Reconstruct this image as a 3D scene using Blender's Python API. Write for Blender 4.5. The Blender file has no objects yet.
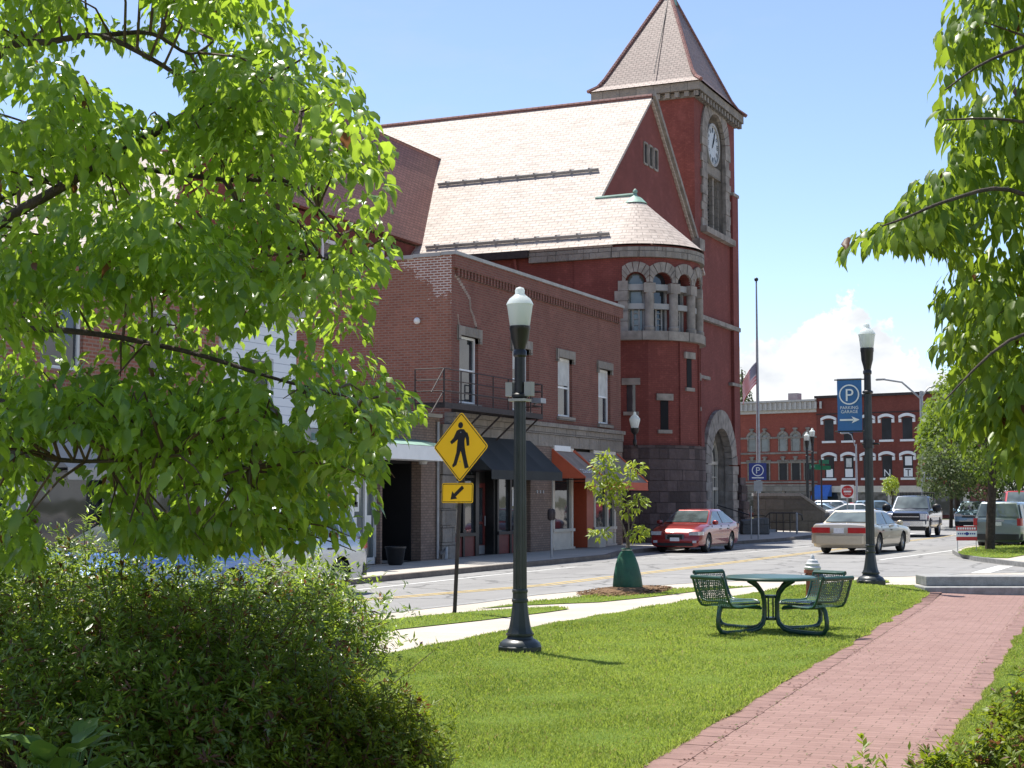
import bpy, bmesh, math, random
import numpy as np
from mathutils import Vector, Matrix
from mathutils.geometry import tessellate_polygon
random.seed(7)
rng = np.random.default_rng(11)
scene = bpy.context.scene
COL = scene.collection
R = math.radians

# ------------------------------------------------------------------ camera
FOC, CZ, PITCH, YAW = 1538.0, 1.85, math.atan(114 / 1538.0), R(24.3)
cam_data = bpy.data.cameras.new('camera')
cam_data.sensor_width = 36.0
cam_data.lens = 36.0 * FOC / 1024.0
cam_data.clip_end = 6000
cam_data.clip_start = 0.1
cam = bpy.data.objects.new('camera', cam_data)
cam.location = (0, 0, CZ)
cam.rotation_euler = (R(90) + PITCH, 0, YAW)
COL.objects.link(cam)
scene.camera = cam

# ------------------------------------------------------------------ sun, sky, exposure
SUN_EL = R(68.5)
SUN_H = Vector((-0.88, 0.47, 0)).normalized()
SUN_DIR = Vector((SUN_H.x * math.cos(SUN_EL), SUN_H.y * math.cos(SUN_EL), math.sin(SUN_EL)))
sun_data = bpy.data.lights.new('sun', 'SUN')
sun_data.energy = 3.9
sun_data.angle = R(0.53)
sun_data.color = (1.0, 0.955, 0.88)
sun = bpy.data.objects.new('sun', sun_data)
sun.rotation_euler = (-SUN_DIR).to_track_quat('-Z', 'Y').to_euler()
sun.location = (0, 0, 60)
COL.objects.link(sun)

world = bpy.data.worlds.new('World')
scene.world = world
world.use_nodes = True
wn, wl = world.node_tree.nodes, world.node_tree.links
wn.clear()
def wnode(t, **kw):
    n = wn.new(t)
    for k, v in kw.items(): setattr(n, k, v)
    return n
def wmath(op, a, b=None, c=None, clamp=False):
    n = wn.new('ShaderNodeMath'); n.operation = op; n.use_clamp = clamp
    for i, s in enumerate((a, b, c)):
        if s is None: continue
        if isinstance(s, (int, float)): n.inputs[i].default_value = s
        else: wl.new(s, n.inputs[i])
    return n.outputs[0]
sky = wnode('ShaderNodeTexSky', sky_type='NISHITA')
sky.sun_disc = False
sky.sun_elevation = SUN_EL
sky.sun_rotation = math.atan2(SUN_H.x, SUN_H.y)
sky.altitude = 500
sky.air_density = 0.65
sky.dust_density = 0.7
sky.ozone_density = 0.3
tc = wnode('ShaderNodeTexCoord')
sep = wnode('ShaderNodeSeparateXYZ'); wl.new(tc.outputs['Generated'], sep.inputs[0])
elev = sep.outputs[2]
def wnoise(scale, detail, rough, zs=1.0, off=(0, 0, 0)):
    mp = wnode('ShaderNodeMapping'); mp.inputs['Scale'].default_value = (scale, scale, scale * zs)
    mp.inputs['Location'].default_value = off
    wl.new(tc.outputs['Generated'], mp.inputs[0])
    n = wnode('ShaderNodeTexNoise'); n.inputs['Scale'].default_value = 1.0
    n.inputs['Detail'].default_value = detail; n.inputs['Roughness'].default_value = rough
    wl.new(mp.outputs[0], n.inputs['Vector'])
    return n.outputs['Fac']
# cumulus bank low over the horizon: billow noise against a height threshold
bank = wnoise(9.0, 2, 0.5, 0.6, (0.35, 0.0, 0.1))
puff = wnoise(42.0, 7, 0.58, 1.1, (0.1, 0.2, 0.3))
h_top = wmath('ADD', wmath('MULTIPLY', bank, 0.17), wmath('MULTIPLY', wmath('SUBTRACT', puff, 0.5), 0.075))
dens = wmath('MULTIPLY', wmath('SUBTRACT', wmath('ADD', h_top, 0.022), elev), 260.0)
cm = wmath('MULTIPLY', wmath('MULTIPLY_ADD', dens, 1.0, 0.0, clamp=True), 1.0)
# faint high wisps
wisp = wnoise(5.5, 5, 0.62, 3.0, (1.3, 0.4, 0.2))
wm = wmath('MULTIPLY', wmath('MULTIPLY', wmath('SUBTRACT', wisp, 0.52), 3.0, clamp=True), 0.28)
shade = wnoise(28.0, 5, 0.55, 1.6, (2.1, 0.7, 0.1))
cr = wnode('ShaderNodeValToRGB')
cr.color_ramp.elements[0].position = 0.24; cr.color_ramp.elements[0].color = (3.1, 3.3, 3.55, 1)
cr.color_ramp.elements[1].position = 0.62; cr.color_ramp.elements[1].color = (4.5, 4.52, 4.55, 1)
wl.new(shade, cr.inputs[0])
mx1 = wnode('ShaderNodeMix', data_type='RGBA'); wl.new(wm, mx1.inputs[0])
wl.new(sky.outputs[0], mx1.inputs[6]); mx1.inputs[7].default_value = (2.8, 3.0, 3.3, 1)
mx2 = wnode('ShaderNodeMix', data_type='RGBA'); wl.new(cm, mx2.inputs[0])
wl.new(mx1.outputs[2], mx2.inputs[6]); wl.new(cr.outputs[0], mx2.inputs[7])
bg = wnode('ShaderNodeBackground'); bg.inputs['Strength'].default_value = 0.125
wl.new(mx2.outputs[2], bg.inputs['Color'])
wo = wnode('ShaderNodeOutputWorld'); wl.new(bg.outputs[0], wo.inputs[0])

vs = scene.view_settings
vs.view_transform = 'Standard'; vs.look = 'None'; vs.gamma = 1.0; vs.exposure = 1.02
vs.use_curve_mapping = False
scene.cycles.max_bounces = 8
scene.cycles.diffuse_bounces = 6
scene.cycles.transparent_max_bounces = 12

# ------------------------------------------------------------------ pixel <-> place (used to measure the site)
def ray(px, py):
    xc = (px - 512) / FOC; yc = -(py - 384) / FOC
    fz = math.cos(PITCH) - yc * math.sin(PITCH); uz = math.sin(PITCH) + yc * math.cos(PITCH)
    return Vector((xc * math.cos(YAW) - fz * math.sin(YAW), xc * math.sin(YAW) + fz * math.cos(YAW), uz))
def G(px, py, z=0.0):
    r = ray(px, py); t = (z - CZ) / r.z
    return Vector((r.x * t, r.y * t, z))
def PD(px, D, z=0.0):
    r = ray(px, 384); t = D / (-r.x * math.sin(YAW) + r.y * math.cos(YAW))
    return Vector((r.x * t, r.y * t, z))
def P3(px, py, D):
    r = ray(px, py); t = D / (-r.x * math.sin(YAW) + r.y * math.cos(YAW))
    return Vector((r.x * t, r.y * t, CZ + r.z * t))
RIGHT = Vector((math.cos(YAW), math.sin(YAW), 0)); FWD = Vector((-math.sin(YAW), math.cos(YAW), 0))

# ------------------------------------------------------------------ mesh builder
WM = {}
class MB:
    def __init__(s): s.v = []; s.f = []; s.m = []
    def add(s, verts, faces, mi=0):
        b = len(s.v); s.v.extend([tuple(p) for p in verts])
        for f in faces: s.f.append([b + i for i in f]); s.m.append(mi)
    def quad(s, a, b, c, d, mi=0): s.add([a, b, c, d], [(0, 1, 2, 3)], mi)
    def poly(s, pts, mi=0): s.add(pts, [tuple(range(len(pts)))], mi)
    def box(s, x0, x1, y0, y1, z0, z1, mi=0):
        s.add([(x0,y0,z0),(x1,y0,z0),(x1,y1,z0),(x0,y1,z0),(x0,y0,z1),(x1,y0,z1),(x1,y1,z1),(x0,y1,z1)],
              [(3,2,1,0),(4,5,6,7),(0,1,5,4),(1,2,6,5),(2,3,7,6),(3,0,4,7)], mi)
    def obox(s, O, U, u0, u1, v0, v1, n0, n1, mi=0):
        # box in a facade frame: U along the wall, Z up, N = U x Z outward
        O = Vector(O); U = Vector(U); N = U.cross(Vector((0, 0, 1))); Z = Vector((0, 0, 1))
        p = lambda u, v, n: O + U * u + Z * v + N * n
        s.add([p(u0,v0,n0),p(u1,v0,n0),p(u1,v0,n1),p(u0,v0,n1),p(u0,v1,n0),p(u1,v1,n0),p(u1,v1,n1),p(u0,v1,n1)],
              [(0,1,2,3),(7,6,5,4),(4,5,1,0),(5,6,2,1),(6,7,3,2),(7,4,0,3)], mi)
    def tube(s, path, rad, n=8, mi=0, cap=True):
        path = [Vector(p) for p in path]
        if isinstance(rad, (int, float)): rad = [rad] * len(path)
        rings = []; prev = None
        for i, p in enumerate(path):
            d = (path[min(i+1, len(path)-1)] - path[max(i-1, 0)])
            if d.length < 1e-9: d = Vector((0, 0, 1))
            d.normalize()
            ref = Vector((0, 0, 1)) if abs(d.z) < 0.95 else Vector((1, 0, 0))
            if prev is not None:
                a = prev - d * prev.dot(d)
                a = a.normalized() if a.length > 1e-6 else d.cross(ref).normalized()
            else: a = d.cross(ref).normalized()
            prev = a; b = d.cross(a)
            rings.append([p + (a * math.cos(2*math.pi*k/n) + b * math.sin(2*math.pi*k/n)) * rad[i] for k in range(n)])
        base = len(s.v)
        for r in rings: s.v.extend([tuple(q) for q in r])
        for i in range(len(rings)-1):
            for k in range(n):
                s.f.append([base+i*n+k, base+i*n+(k+1)%n, base+(i+1)*n+(k+1)%n, base+(i+1)*n+k]); s.m.append(mi)
        if cap:
            s.f.append([base+k for k in reversed(range(n))]); s.m.append(mi)
            s.f.append([base+(len(rings)-1)*n+k for k in range(n)]); s.m.append(mi)
    def lathe(s, prof, c=(0, 0, 0), n=24, mi=0, a0=0.0, a1=2*math.pi, cap=True):
        full = abs(a1 - a0 - 2*math.pi) < 1e-6
        m = n if full else n + 1
        base = len(s.v)
        for r, z in prof:
            for k in range(m):
                a = a0 + (a1 - a0) * k / n
                s.v.append((c[0] + r*math.cos(a), c[1] + r*math.sin(a), c[2] + z))
        for i in range(len(prof)-1):
            for k in range(n):
                k2 = (k+1) % m
                s.f.append([base+i*m+k, base+i*m+k2, base+(i+1)*m+k2, base+(i+1)*m+k]); s.m.append(mi)
        if cap and full:
            if prof[0][0] > 1e-4: s.f.append([base+k for k in reversed(range(n))]); s.m.append(mi)
            if prof[-1][0] > 1e-4: s.f.append([base+(len(prof)-1)*m+k for k in range(n)]); s.m.append(mi)
    def prism(s, poly, d, mi=0):
        # closed polygon (3D points) pushed along vector d
        poly = [Vector(p) for p in poly]; d = Vector(d); n = len(poly)
        s.add(poly + [p + d for p in poly], [tuple(reversed(range(n))), tuple(range(n, 2*n))] + [(i, (i+1) % n, n+(i+1) % n, n+i) for i in range(n)], mi)
    def disc(s, c, nrm, r, n=20, mi=0, ry=None):
        c = Vector(c); nrm = Vector(nrm).normalized()
        a = nrm.cross(Vector((0, 0, 1))); a = Vector((1, 0, 0)) if a.length < 1e-5 else a.normalized(); b = nrm.cross(a)
        s.poly([c + a*r*math.cos(2*math.pi*k/n) + b*(ry or r)*math.sin(2*math.pi*k/n) for k in range(n)], mi)
    def build(s, name, mats, parent=None, smooth=None, world=True, fix=True):
        me = bpy.data.meshes.new(name)
        vs_ = s.v
        if world and parent is not None and parent.name in WM:
            inv = WM[parent.name].inverted(); vs_ = [tuple(inv @ Vector(p)) for p in vs_]
        me.from_pydata(vs_, [], s.f)
        if not isinstance(mats, (list, tuple)): mats = [mats]
        for m in mats: me.materials.append(m)
        if len(mats) > 1: me.polygons.foreach_set('material_index', s.m)
        if fix:
            bm = bmesh.new(); bm.from_mesh(me)
            bmesh.ops.recalc_face_normals(bm, faces=bm.faces); bm.to_mesh(me); bm.free()
        if smooth is not None:
            me.polygons.foreach_set('use_smooth', [True] * len(me.polygons))
            if smooth < 180: me.set_sharp_from_angle(angle=R(smooth))
        me.update()
        o = bpy.data.objects.new(name, me); COL.objects.link(o)
        if parent is not None:
            o.parent = parent; WM[o.name] = WM.get(parent.name, Matrix())
        return o
def tag(o, label=None, cat=None, group=None, kind=None):
    if label: o['label'] = label
    if cat: o['category'] = cat
    if group: o['group'] = group
    if kind: o['kind'] = kind
    return o
def thing(name, label, cat, loc=(0, 0, 0), rotz=0.0, group=None):
    o = bpy.data.objects.new(name, None); COL.objects.link(o)
    o.location = loc; o.rotation_euler = (0, 0, rotz); o.empty_display_size = 0.2
    WM[o.name] = Matrix.Translation(Vector(loc)) @ Matrix.Rotation(rotz, 4, 'Z')
    return tag(o, label, cat, group)
def copy_tree(o, parent=None):
    c = o.copy(); COL.objects.link(c)
    if parent is not None: c.parent = parent
    for ch in list(o.children): copy_tree(ch, c)
    return c
def structure(o): o['kind'] = 'structure'; return o
# ------------------------------------------------------------------ materials
def new_mat(name):
    m = bpy.data.materials.new(name); m.use_nodes = True
    nt = m.node_tree; nt.nodes.clear()
    out = nt.nodes.new('ShaderNodeOutputMaterial')
    return m, nt, out
def nd(nt, t, **kw):
    n = nt.nodes.new(t)
    for k, v in kw.items():
        if k in n.inputs: n.inputs[k].default_value = v
        else: setattr(n, k, v)
    return n
def mathn(nt, op, a, b=None, clamp=False):
    n = nt.nodes.new('ShaderNodeMath'); n.operation = op; n.use_clamp = clamp
    for i, s in enumerate((a, b)):
        if s is None: continue
        if isinstance(s, (int, float)): n.inputs[i].default_value = s
        else: nt.links.new(s, n.inputs[i])
    return n.outputs[0]
def mix(nt, fac, a, b, bt='MIX'):
    n = nt.nodes.new('ShaderNodeMix'); n.data_type = 'RGBA'; n.blend_type = bt
    for i, s in ((0, fac), (6, a), (7, b)):
        if isinstance(s, (int, float)): n.inputs[i].default_value = s
        elif isinstance(s, tuple): n.inputs[i].default_value = s if len(s) == 4 else s + (1,)
        else: nt.links.new(s, n.inputs[i])
    return n.outputs[2]
def noise(nt, vec, scale, detail=4, rough=0.55, out='Fac'):
    n = nt.nodes.new('ShaderNodeTexNoise'); n.inputs['Scale'].default_value = scale
    n.inputs['Detail'].default_value = detail; n.inputs['Roughness'].default_value = rough
    if vec is not None: nt.links.new(vec, n.inputs['Vector'])
    return n.outputs[out]
def ramp(nt, fac, p0, p1, c0=(0, 0, 0), c1=(1, 1, 1)):
    n = nt.nodes.new('ShaderNodeValToRGB'); e = n.color_ramp.elements
    e[0].position = p0; e[0].color = c0 + (1,); e[1].position = p1; e[1].color = c1 + (1,)
    nt.links.new(fac, n.inputs[0]); return n.outputs[0]
def objco(nt): return nt.nodes.new('ShaderNodeTexCoord').outputs['Object']
def wallco(nt):
    # u along the wall (from the true normal), v up: brick courses stay level on every side
    g = nt.nodes.new('ShaderNodeNewGeometry')
    sp = nt.nodes.new('ShaderNodeSeparateXYZ'); nt.links.new(g.outputs['Position'], sp.inputs[0])
    sn = nt.nodes.new('ShaderNodeSeparateXYZ'); nt.links.new(g.outputs['True Normal'], sn.inputs[0])
    L = mathn(nt, 'SQRT', mathn(nt, 'ADD', mathn(nt, 'ADD', mathn(nt, 'MULTIPLY', sn.outputs[0], sn.outputs[0]), mathn(nt, 'MULTIPLY', sn.outputs[1], sn.outputs[1])), 1e-4))
    u = mathn(nt, 'DIVIDE', mathn(nt, 'SUBTRACT', mathn(nt, 'MULTIPLY', sn.outputs[0], sp.outputs[1]), mathn(nt, 'MULTIPLY', sn.outputs[1], sp.outputs[0])), L)
    c = nt.nodes.new('ShaderNodeCombineXYZ'); nt.links.new(u, c.inputs[0]); nt.links.new(sp.outputs[2], c.inputs[1])
    return c.outputs[0], g.outputs['Position']
def bump(nt, h, strength=0.3, dist=0.02):
    b = nt.nodes.new('ShaderNodeBump'); b.inputs['Strength'].default_value = strength; b.inputs['Distance'].default_value = dist
    nt.links.new(h, b.inputs['Height']); return b.outputs[0]
def finish(nt, out, col, rough=0.6, metal=0.0, nrm=None, spec=0.5, coat=0.0):
    p = nt.nodes.new('ShaderNodeBsdfPrincipled')
    if isinstance(col, tuple): p.inputs['Base Color'].default_value = col if len(col) == 4 else col + (1,)
    else: nt.links.new(col, p.inputs['Base Color'])
    if isinstance(rough, (int, float)): p.inputs['Roughness'].default_value = rough
    else: nt.links.new(rough, p.inputs['Roughness'])
    p.inputs['Metallic'].default_value = metal
    p.inputs['Specular IOR Level'].default_value = spec
    if coat: p.inputs['Coat Weight'].default_value = coat; p.inputs['Coat Roughness'].default_value = 0.04
    if nrm is not None: nt.links.new(nrm, p.inputs['Normal'])
    nt.links.new(p.outputs[0], out.inputs[0]); return p
def plain(name, c, rough=0.55, metal=0.0, var=0.12, scale=6.0, bmp=0.0, spec=0.5, coat=0.0, fine=0.0):
    m, nt, out = new_mat(name); co = objco(nt)
    f = ramp(nt, noise(nt, co, scale, 5), 0.3, 0.72)
    lo = tuple(x * (1 - var) for x in c); hi = tuple(min(1, x * (1 + var)) for x in c)
    col = mix(nt, f, lo, hi)
    if fine: col = mix(nt, mathn(nt, 'MULTIPLY', ramp(nt, noise(nt, co, scale * 12, 3), 0.4, 0.62), fine), col, tuple(x * 0.55 for x in c))
    nrm = bump(nt, noise(nt, co, scale * 6, 4), bmp, 0.02) if bmp else None
    finish(nt, out, col, rough, metal, nrm, spec, coat); return m
def brick_mat(name, c1, c2, mortar, scale=1.0, msize=0.012, stain=0.25, bmp=0.35, patch=None):
    m, nt, out = new_mat(name); co, pos = wallco(nt)
    b = nt.nodes.new('ShaderNodeTexBrick'); nt.links.new(co, b.inputs['Vector'])
    b.inputs['Scale'].default_value = scale
    b.inputs['Brick Width'].default_value = 0.215; b.inputs['Row Height'].default_value = 0.075
    b.inputs['Mortar Size'].default_value = msize; b.inputs['Mortar Smooth'].default_value = 0.2
    b.inputs['Bias'].default_value = -0.1
    b.inputs['Color1'].default_value = c1 + (1,); b.inputs['Color2'].default_value = c2 + (1,)
    mo = mortar + (1,)
    b.inputs['Mortar'].default_value = mo
    if patch:
        # repointed area: pale mortar only near the given corner
        sp = nt.nodes.new('ShaderNodeSeparateXYZ'); nt.links.new(pos, sp.inputs[0])
        x0, z0, xs, zs = patch
        d = mathn(nt, 'ADD', mathn(nt, 'MULTIPLY', mathn(nt, 'SUBTRACT', sp.outputs[2], z0), zs), mathn(nt, 'MULTIPLY', mathn(nt, 'SUBTRACT', sp.outputs[0], x0), xs))
        d = mathn(nt, 'ADD', d, mathn(nt, 'MULTIPLY', mathn(nt, 'SUBTRACT', noise(nt, pos, 2.2, 5, 0.65), 0.5), 2.6))
        f = ramp(nt, d, 0.42, 0.52)
        nt.links.new(mix(nt, f, mo, (0.62, 0.56, 0.5)), b.inputs['Mortar'])
    big = ramp(nt, noise(nt, pos, 0.45, 6, 0.62), 0.32, 0.7)
    col = mix(nt, mathn(nt, 'MULTIPLY', big, stain), b.outputs['Color'], tuple(x * 0.45 for x in c1))
    sm = nd(nt, 'ShaderNodeMapping'); sm.inputs['Scale'].default_value = (1.6, 1.6, 0.14); nt.links.new(pos, sm.inputs[0])
    col = mix(nt, mathn(nt, 'MULTIPLY', ramp(nt, noise(nt, sm.outputs[0], 1.0, 6, 0.65), 0.5, 0.75), 0.35), col, tuple(x * 0.5 for x in c1))
    col = mix(nt, mathn(nt, 'MULTIPLY', ramp(nt, noise(nt, pos, 1.1, 5, 0.6), 0.56, 0.72), 0.22), col, tuple(min(1, x * 1.5 + 0.03) for x in c2))
    spk = ramp(nt, noise(nt, pos, 7.0, 3), 0.58, 0.7)
    col = mix(nt, mathn(nt, 'MULTIPLY', spk, 0.22), col, tuple(min(1, x * 1.7 + 0.02) for x in c2))
    h = mathn(nt, 'ADD', mathn(nt, 'MULTIPLY', b.outputs['Fac'], -1.0), mathn(nt, 'MULTIPLY', noise(nt, pos, 30, 3), 0.6))
    finish(nt, out, col, 0.85, 0, bump(nt, h, bmp, 0.012), 0.25); return m
def stone_mat(name, c, bw=0.75, rh=0.36, var=0.35, msize=0.012, mort=0.55):
    m, nt, out = new_mat(name); co, pos = wallco(nt)
    b = nt.nodes.new('ShaderNodeTexBrick'); nt.links.new(co, b.inputs['Vector']); b.inputs['Scale'].default_value = 1
    b.inputs['Brick Width'].default_value = bw; b.inputs['Row Height'].default_value = rh
    b.inputs['Mortar Size'].default_value = msize; b.inputs['Mortar Smooth'].default_value = 0.6
    b.offset = 0.43; b.squash = 0.7; b.squash_frequency = 3
    b.inputs['Color1'].default_value = tuple(x * (1 - var) for x in c) + (1,)
    b.inputs['Color2'].default_value = tuple(x * (1 + var) for x in c) + (1,)
    b.inputs['Mortar'].default_value = tuple(x * mort for x in c) + (1,)
    n1 = ramp(nt, noise(nt, pos, 3.2, 7, 0.65), 0.3, 0.7)
    col = mix(nt, mathn(nt, 'MULTIPLY', n1, 0.5), b.outputs['Color'], tuple(x * 0.5 for x in c))
    h = mathn(nt, 'ADD', mathn(nt, 'MULTIPLY', b.outputs['Fac'], -1.2), mathn(nt, 'MULTIPLY', noise(nt, pos, 5.0, 6, 0.6), 1.6))
    finish(nt, out, col, 0.9, 0, bump(nt, h, 0.9, 0.06), 0.2); return m
def slate_mat(name, c1, c2, rough=0.42, rh=0.2, bw=0.3, line=0.35, spec=0.5):
    m, nt, out = new_mat(name); co, pos = wallco(nt)
    mp = nd(nt, 'ShaderNodeMapping'); mp.inputs['Scale'].default_value = (1, 1.5, 1); nt.links.new(co, mp.inputs[0])
    b = nt.nodes.new('ShaderNodeTexBrick'); nt.links.new(mp.outputs[0], b.inputs['Vector']); b.inputs['Scale'].default_value = 1
    b.inputs['Brick Width'].default_value = bw; b.inputs['Row Height'].default_value = rh
    b.inputs['Mortar Size'].default_value = 0.018; b.inputs['Mortar Smooth'].default_value = 0.3; b.inputs['Bias'].default_value = 0.0
    b.inputs['Color1'].default_value = c1 + (1,); b.inputs['Color2'].default_value = c2 + (1,)
    b.inputs['Mortar'].default_value = tuple(x * line for x in c1) + (1,)
    # streaks along the courses
    st = nd(nt, 'ShaderNodeMapping'); st.inputs['Scale'].default_value = (0.55, 4.5, 1); nt.links.new(co, st.inputs[0])
    f = ramp(nt, noise(nt, st.outputs[0], 1.6, 5, 0.7), 0.48, 0.66)
    col = mix(nt, mathn(nt, 'MULTIPLY', f, 0.6), b.outputs['Color'], tuple(x * 0.45 for x in c1))
    h = mathn(nt, 'MULTIPLY', b.outputs['Fac'], -1.0)
    ro = mathn(nt, 'ADD', mathn(nt, 'MULTIPLY', noise(nt, pos, 9, 3), 0.2), rough - 0.1)
    finish(nt, out, col, ro, 0, bump(nt, h, 0.5, 0.02), spec); return m
def glass_mat(name, c=(0.02, 0.025, 0.03), rough=0.04, spec=0.8, var=0.6):
    m, nt, out = new_mat(name); co = objco(nt)
    n = ramp(nt, noise(nt, co, 1.3, 2), 0.35, 0.65)
    col = mix(nt, n, c, tuple(min(1, x * (1 + var) + 0.01) for x in c))
    finish(nt, out, col, rough, 0, bump(nt, noise(nt, co, 1.5, 1), 0.06, 0.05), spec); return m
def leaf_mat(name, dark, light, trans, tmix=0.42, rough=0.42, spec=0.5, brown=(0.13, 0.055, 0.022)):
    m, nt, out = new_mat(name)
    a = nd(nt, 'ShaderNodeAttribute', attribute_name='tint')
    old = ramp(nt, mathn(nt, 'SUBTRACT', a.outputs['Fac'], 1.0), 0.08, 0.12)
    col = mix(nt, old, mix(nt, mathn(nt, 'MULTIPLY', a.outputs['Fac'], 1.0, True), dark, light), brown)
    p = nt.nodes.new('ShaderNodeBsdfPrincipled'); nt.links.new(col, p.inputs['Base Color'])
    p.inputs['Roughness'].default_value = rough; p.inputs['Specular IOR Level'].default_value = spec
    t = nt.nodes.new('ShaderNodeBsdfTranslucent')
    nt.links.new(mix(nt, old, mix(nt, mathn(nt, 'MULTIPLY', a.outputs['Fac'], 1.0, True), tuple(x * 0.6 for x in trans), trans), tuple(x * 1.6 for x in brown)), t.inputs[0])
    ms = nt.nodes.new('ShaderNodeMixShader'); ms.inputs[0].default_value = tmix
    nt.links.new(p.outputs[0], ms.inputs[1]); nt.links.new(t.outputs[0], ms.inputs[2])
    nt.links.new(ms.outputs[0], out.inputs[0]); return m
M = {}
M['brick_corner'] = brick_mat('red corner brick', (0.180, 0.064, 0.049), (0.24, 0.090, 0.066), (0.21, 0.14, 0.11))
M['brick_flank'] = brick_mat('red flank brick', (0.26, 0.092, 0.060), (0.34, 0.135, 0.088), (0.30, 0.20, 0.155), msize=0.017, patch=(-21.2, 7.9, 0.55, 0.75))
M['brick_lit'] = brick_mat('lit orange brick', (0.34, 0.12, 0.065), (0.42, 0.17, 0.09), (0.36, 0.27, 0.2))  # orange sunlit look put into the brick colour
M['brick_tan'] = brick_mat('grey tan brick', (0.23, 0.16, 0.125), (0.3, 0.215, 0.165), (0.15, 0.12, 0.10), msize=0.014)
M['brick_hall'] = brick_mat('painted red hall brick', (0.225, 0.062, 0.050), (0.265, 0.076, 0.059), (0.165, 0.055, 0.045), stain=0.5, bmp=0.15)
M['brick_far'] = brick_mat('far red brick', (0.29, 0.072, 0.048), (0.35, 0.092, 0.06), (0.28, 0.1, 0.075), stain=0.2)
M['brick_far_dark'] = brick_mat('far dark red brick', (0.18, 0.047, 0.036), (0.225, 0.06, 0.044), (0.19, 0.075, 0.055), stain=0.25)
M['stone_base'] = stone_mat('rock faced brownstone', (0.125, 0.093, 0.088), 0.85, 0.42, 0.42)
M['stone_trim'] = stone_mat('pale sandstone', (0.31, 0.275, 0.235), 0.9, 0.5, 0.16)
M['stone_arch'] = plain('arch sandstone', (0.29, 0.255, 0.22), 0.9, var=0.35, scale=2.2, bmp=0.5, spec=0.2)
M['stone_grey'] = stone_mat('grey wall stone', (0.16, 0.155, 0.145), 1.2, 0.6, 0.2)
M['granite'] = plain('granite', (0.30, 0.30, 0.29), 0.8, var=0.25, scale=9, bmp=0.4, fine=0.5, spec=0.3)
M['slate_main'] = slate_mat('slate with sheen in its colour', (0.49, 0.41, 0.35), (0.56, 0.48, 0.415), 0.64, bw=0.42, rh=0.21, spec=0.2, line=0.62)  # base colour lifted to carry the sun sheen on the main slope
M['slate_red'] = slate_mat('shaded red slate', (0.25, 0.11, 0.09), (0.31, 0.14, 0.112), 0.5, spec=0.4)  # darker red of the wing slope turned from the sun, put into the colour
M['slate_spire'] = slate_mat('spire slate', (0.20, 0.135, 0.118), (0.25, 0.172, 0.148), 0.55, spec=0.3)
M['copper'] = plain('verdigris copper', (0.22, 0.36, 0.29), 0.6, var=0.25, scale=4)
M['white_paint'] = plain('white paint', (0.78, 0.78, 0.76), 0.5, var=0.06, scale=3)
M['cream_paint'] = plain('cream paint', (0.62, 0.56, 0.46), 0.55, var=0.1, scale=3)
M['siding'] = None
M['grey_trim'] = plain('grey trim', (0.36, 0.35, 0.33), 0.7, var=0.15, scale=2, bmp=0.1)
M['black_iron'] = plain('black iron', (0.012, 0.012, 0.013), 0.4, 0.0, var=0.3, scale=8, spec=0.5)
M['rust_iron'] = plain('weathered iron', (0.035, 0.024, 0.022), 0.7, var=0.4, scale=9)
M['lamp_paint'] = plain('lamp post paint', (0.026, 0.032, 0.032), 0.38, var=0.3, scale=5, spec=0.5)
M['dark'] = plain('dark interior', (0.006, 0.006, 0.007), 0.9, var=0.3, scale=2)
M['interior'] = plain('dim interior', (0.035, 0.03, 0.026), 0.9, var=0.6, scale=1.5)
M['glass'] = glass_mat('window glass')
M['glass_pale'] = glass_mat('pale window glass', (0.10, 0.12, 0.12), 0.08)
M['glass_far'] = plain('far dark glass', (0.02, 0.022, 0.026), 0.25, var=0.5, scale=0.8, spec=0.25)
M['kerb_dark'] = plain('dark brown kerb stone', (0.15, 0.125, 0.105), 0.85, var=0.3, scale=3, bmp=0.3, fine=0.4)  # darker and browner than the granite of the near kerb
M['blind'] = plain('white blind', (0.55, 0.55, 0.52), 0.8, var=0.15, scale=3)
M['awning_black'] = plain('black canvas', (0.018, 0.020, 0.019), 0.75, var=0.25, scale=2)
M['awning_orange'] = plain('orange canvas', (0.58, 0.12, 0.05), 0.7, var=0.1, scale=2)
M['awning_faded'] = plain('faded brown canvas', (0.29, 0.225, 0.18), 0.8, var=0.2, scale=2)
M['awning_grey'] = plain('grey canvas', (0.36, 0.34, 0.31), 0.8, var=0.15, scale=2)
M['maroon'] = plain('maroon paint', (0.15, 0.026, 0.022), 0.45, var=0.15)
M['orange_paint'] = plain('orange paint', (0.46, 0.10, 0.045), 0.5, var=0.08)
M['sign_yellow'] = plain('sign yellow', (0.95, 0.55, 0.01), 0.4, var=0.04, scale=2)
M['sign_black'] = plain('sign black', (0.01, 0.01, 0.01), 0.45, var=0.1)
M['sign_blue'] = plain('sign blue', (0.012, 0.03, 0.22), 0.4, var=0.1)
M['banner_blue'] = plain('banner blue', (0.045, 0.155, 0.36), 0.65, var=0.1, scale=3)
M['sign_white'] = plain('sign white', (0.80, 0.80, 0.78), 0.45, var=0.04)
M['sign_green'] = plain('sign green', (0.01, 0.16, 0.07), 0.4, var=0.1)
M['sign_red'] = plain('sign red', (0.5, 0.02, 0.02), 0.4, var=0.08)
M['steel'] = plain('galvanised steel', (0.32, 0.33, 0.34), 0.45, 0.5, var=0.15, scale=6)
M['green_metal'] = plain('green coated metal', (0.018, 0.065, 0.042), 0.32, var=0.2, scale=8, spec=0.6)
M['rubber'] = plain('tyre rubber', (0.016, 0.016, 0.016), 0.75, var=0.3, scale=12)
M['rim'] = plain('alloy rim', (0.5, 0.5, 0.5), 0.3, 0.8, var=0.1)
M['chrome'] = plain('chrome', (0.72, 0.72, 0.72), 0.14, 1.0, var=0.05)
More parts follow.
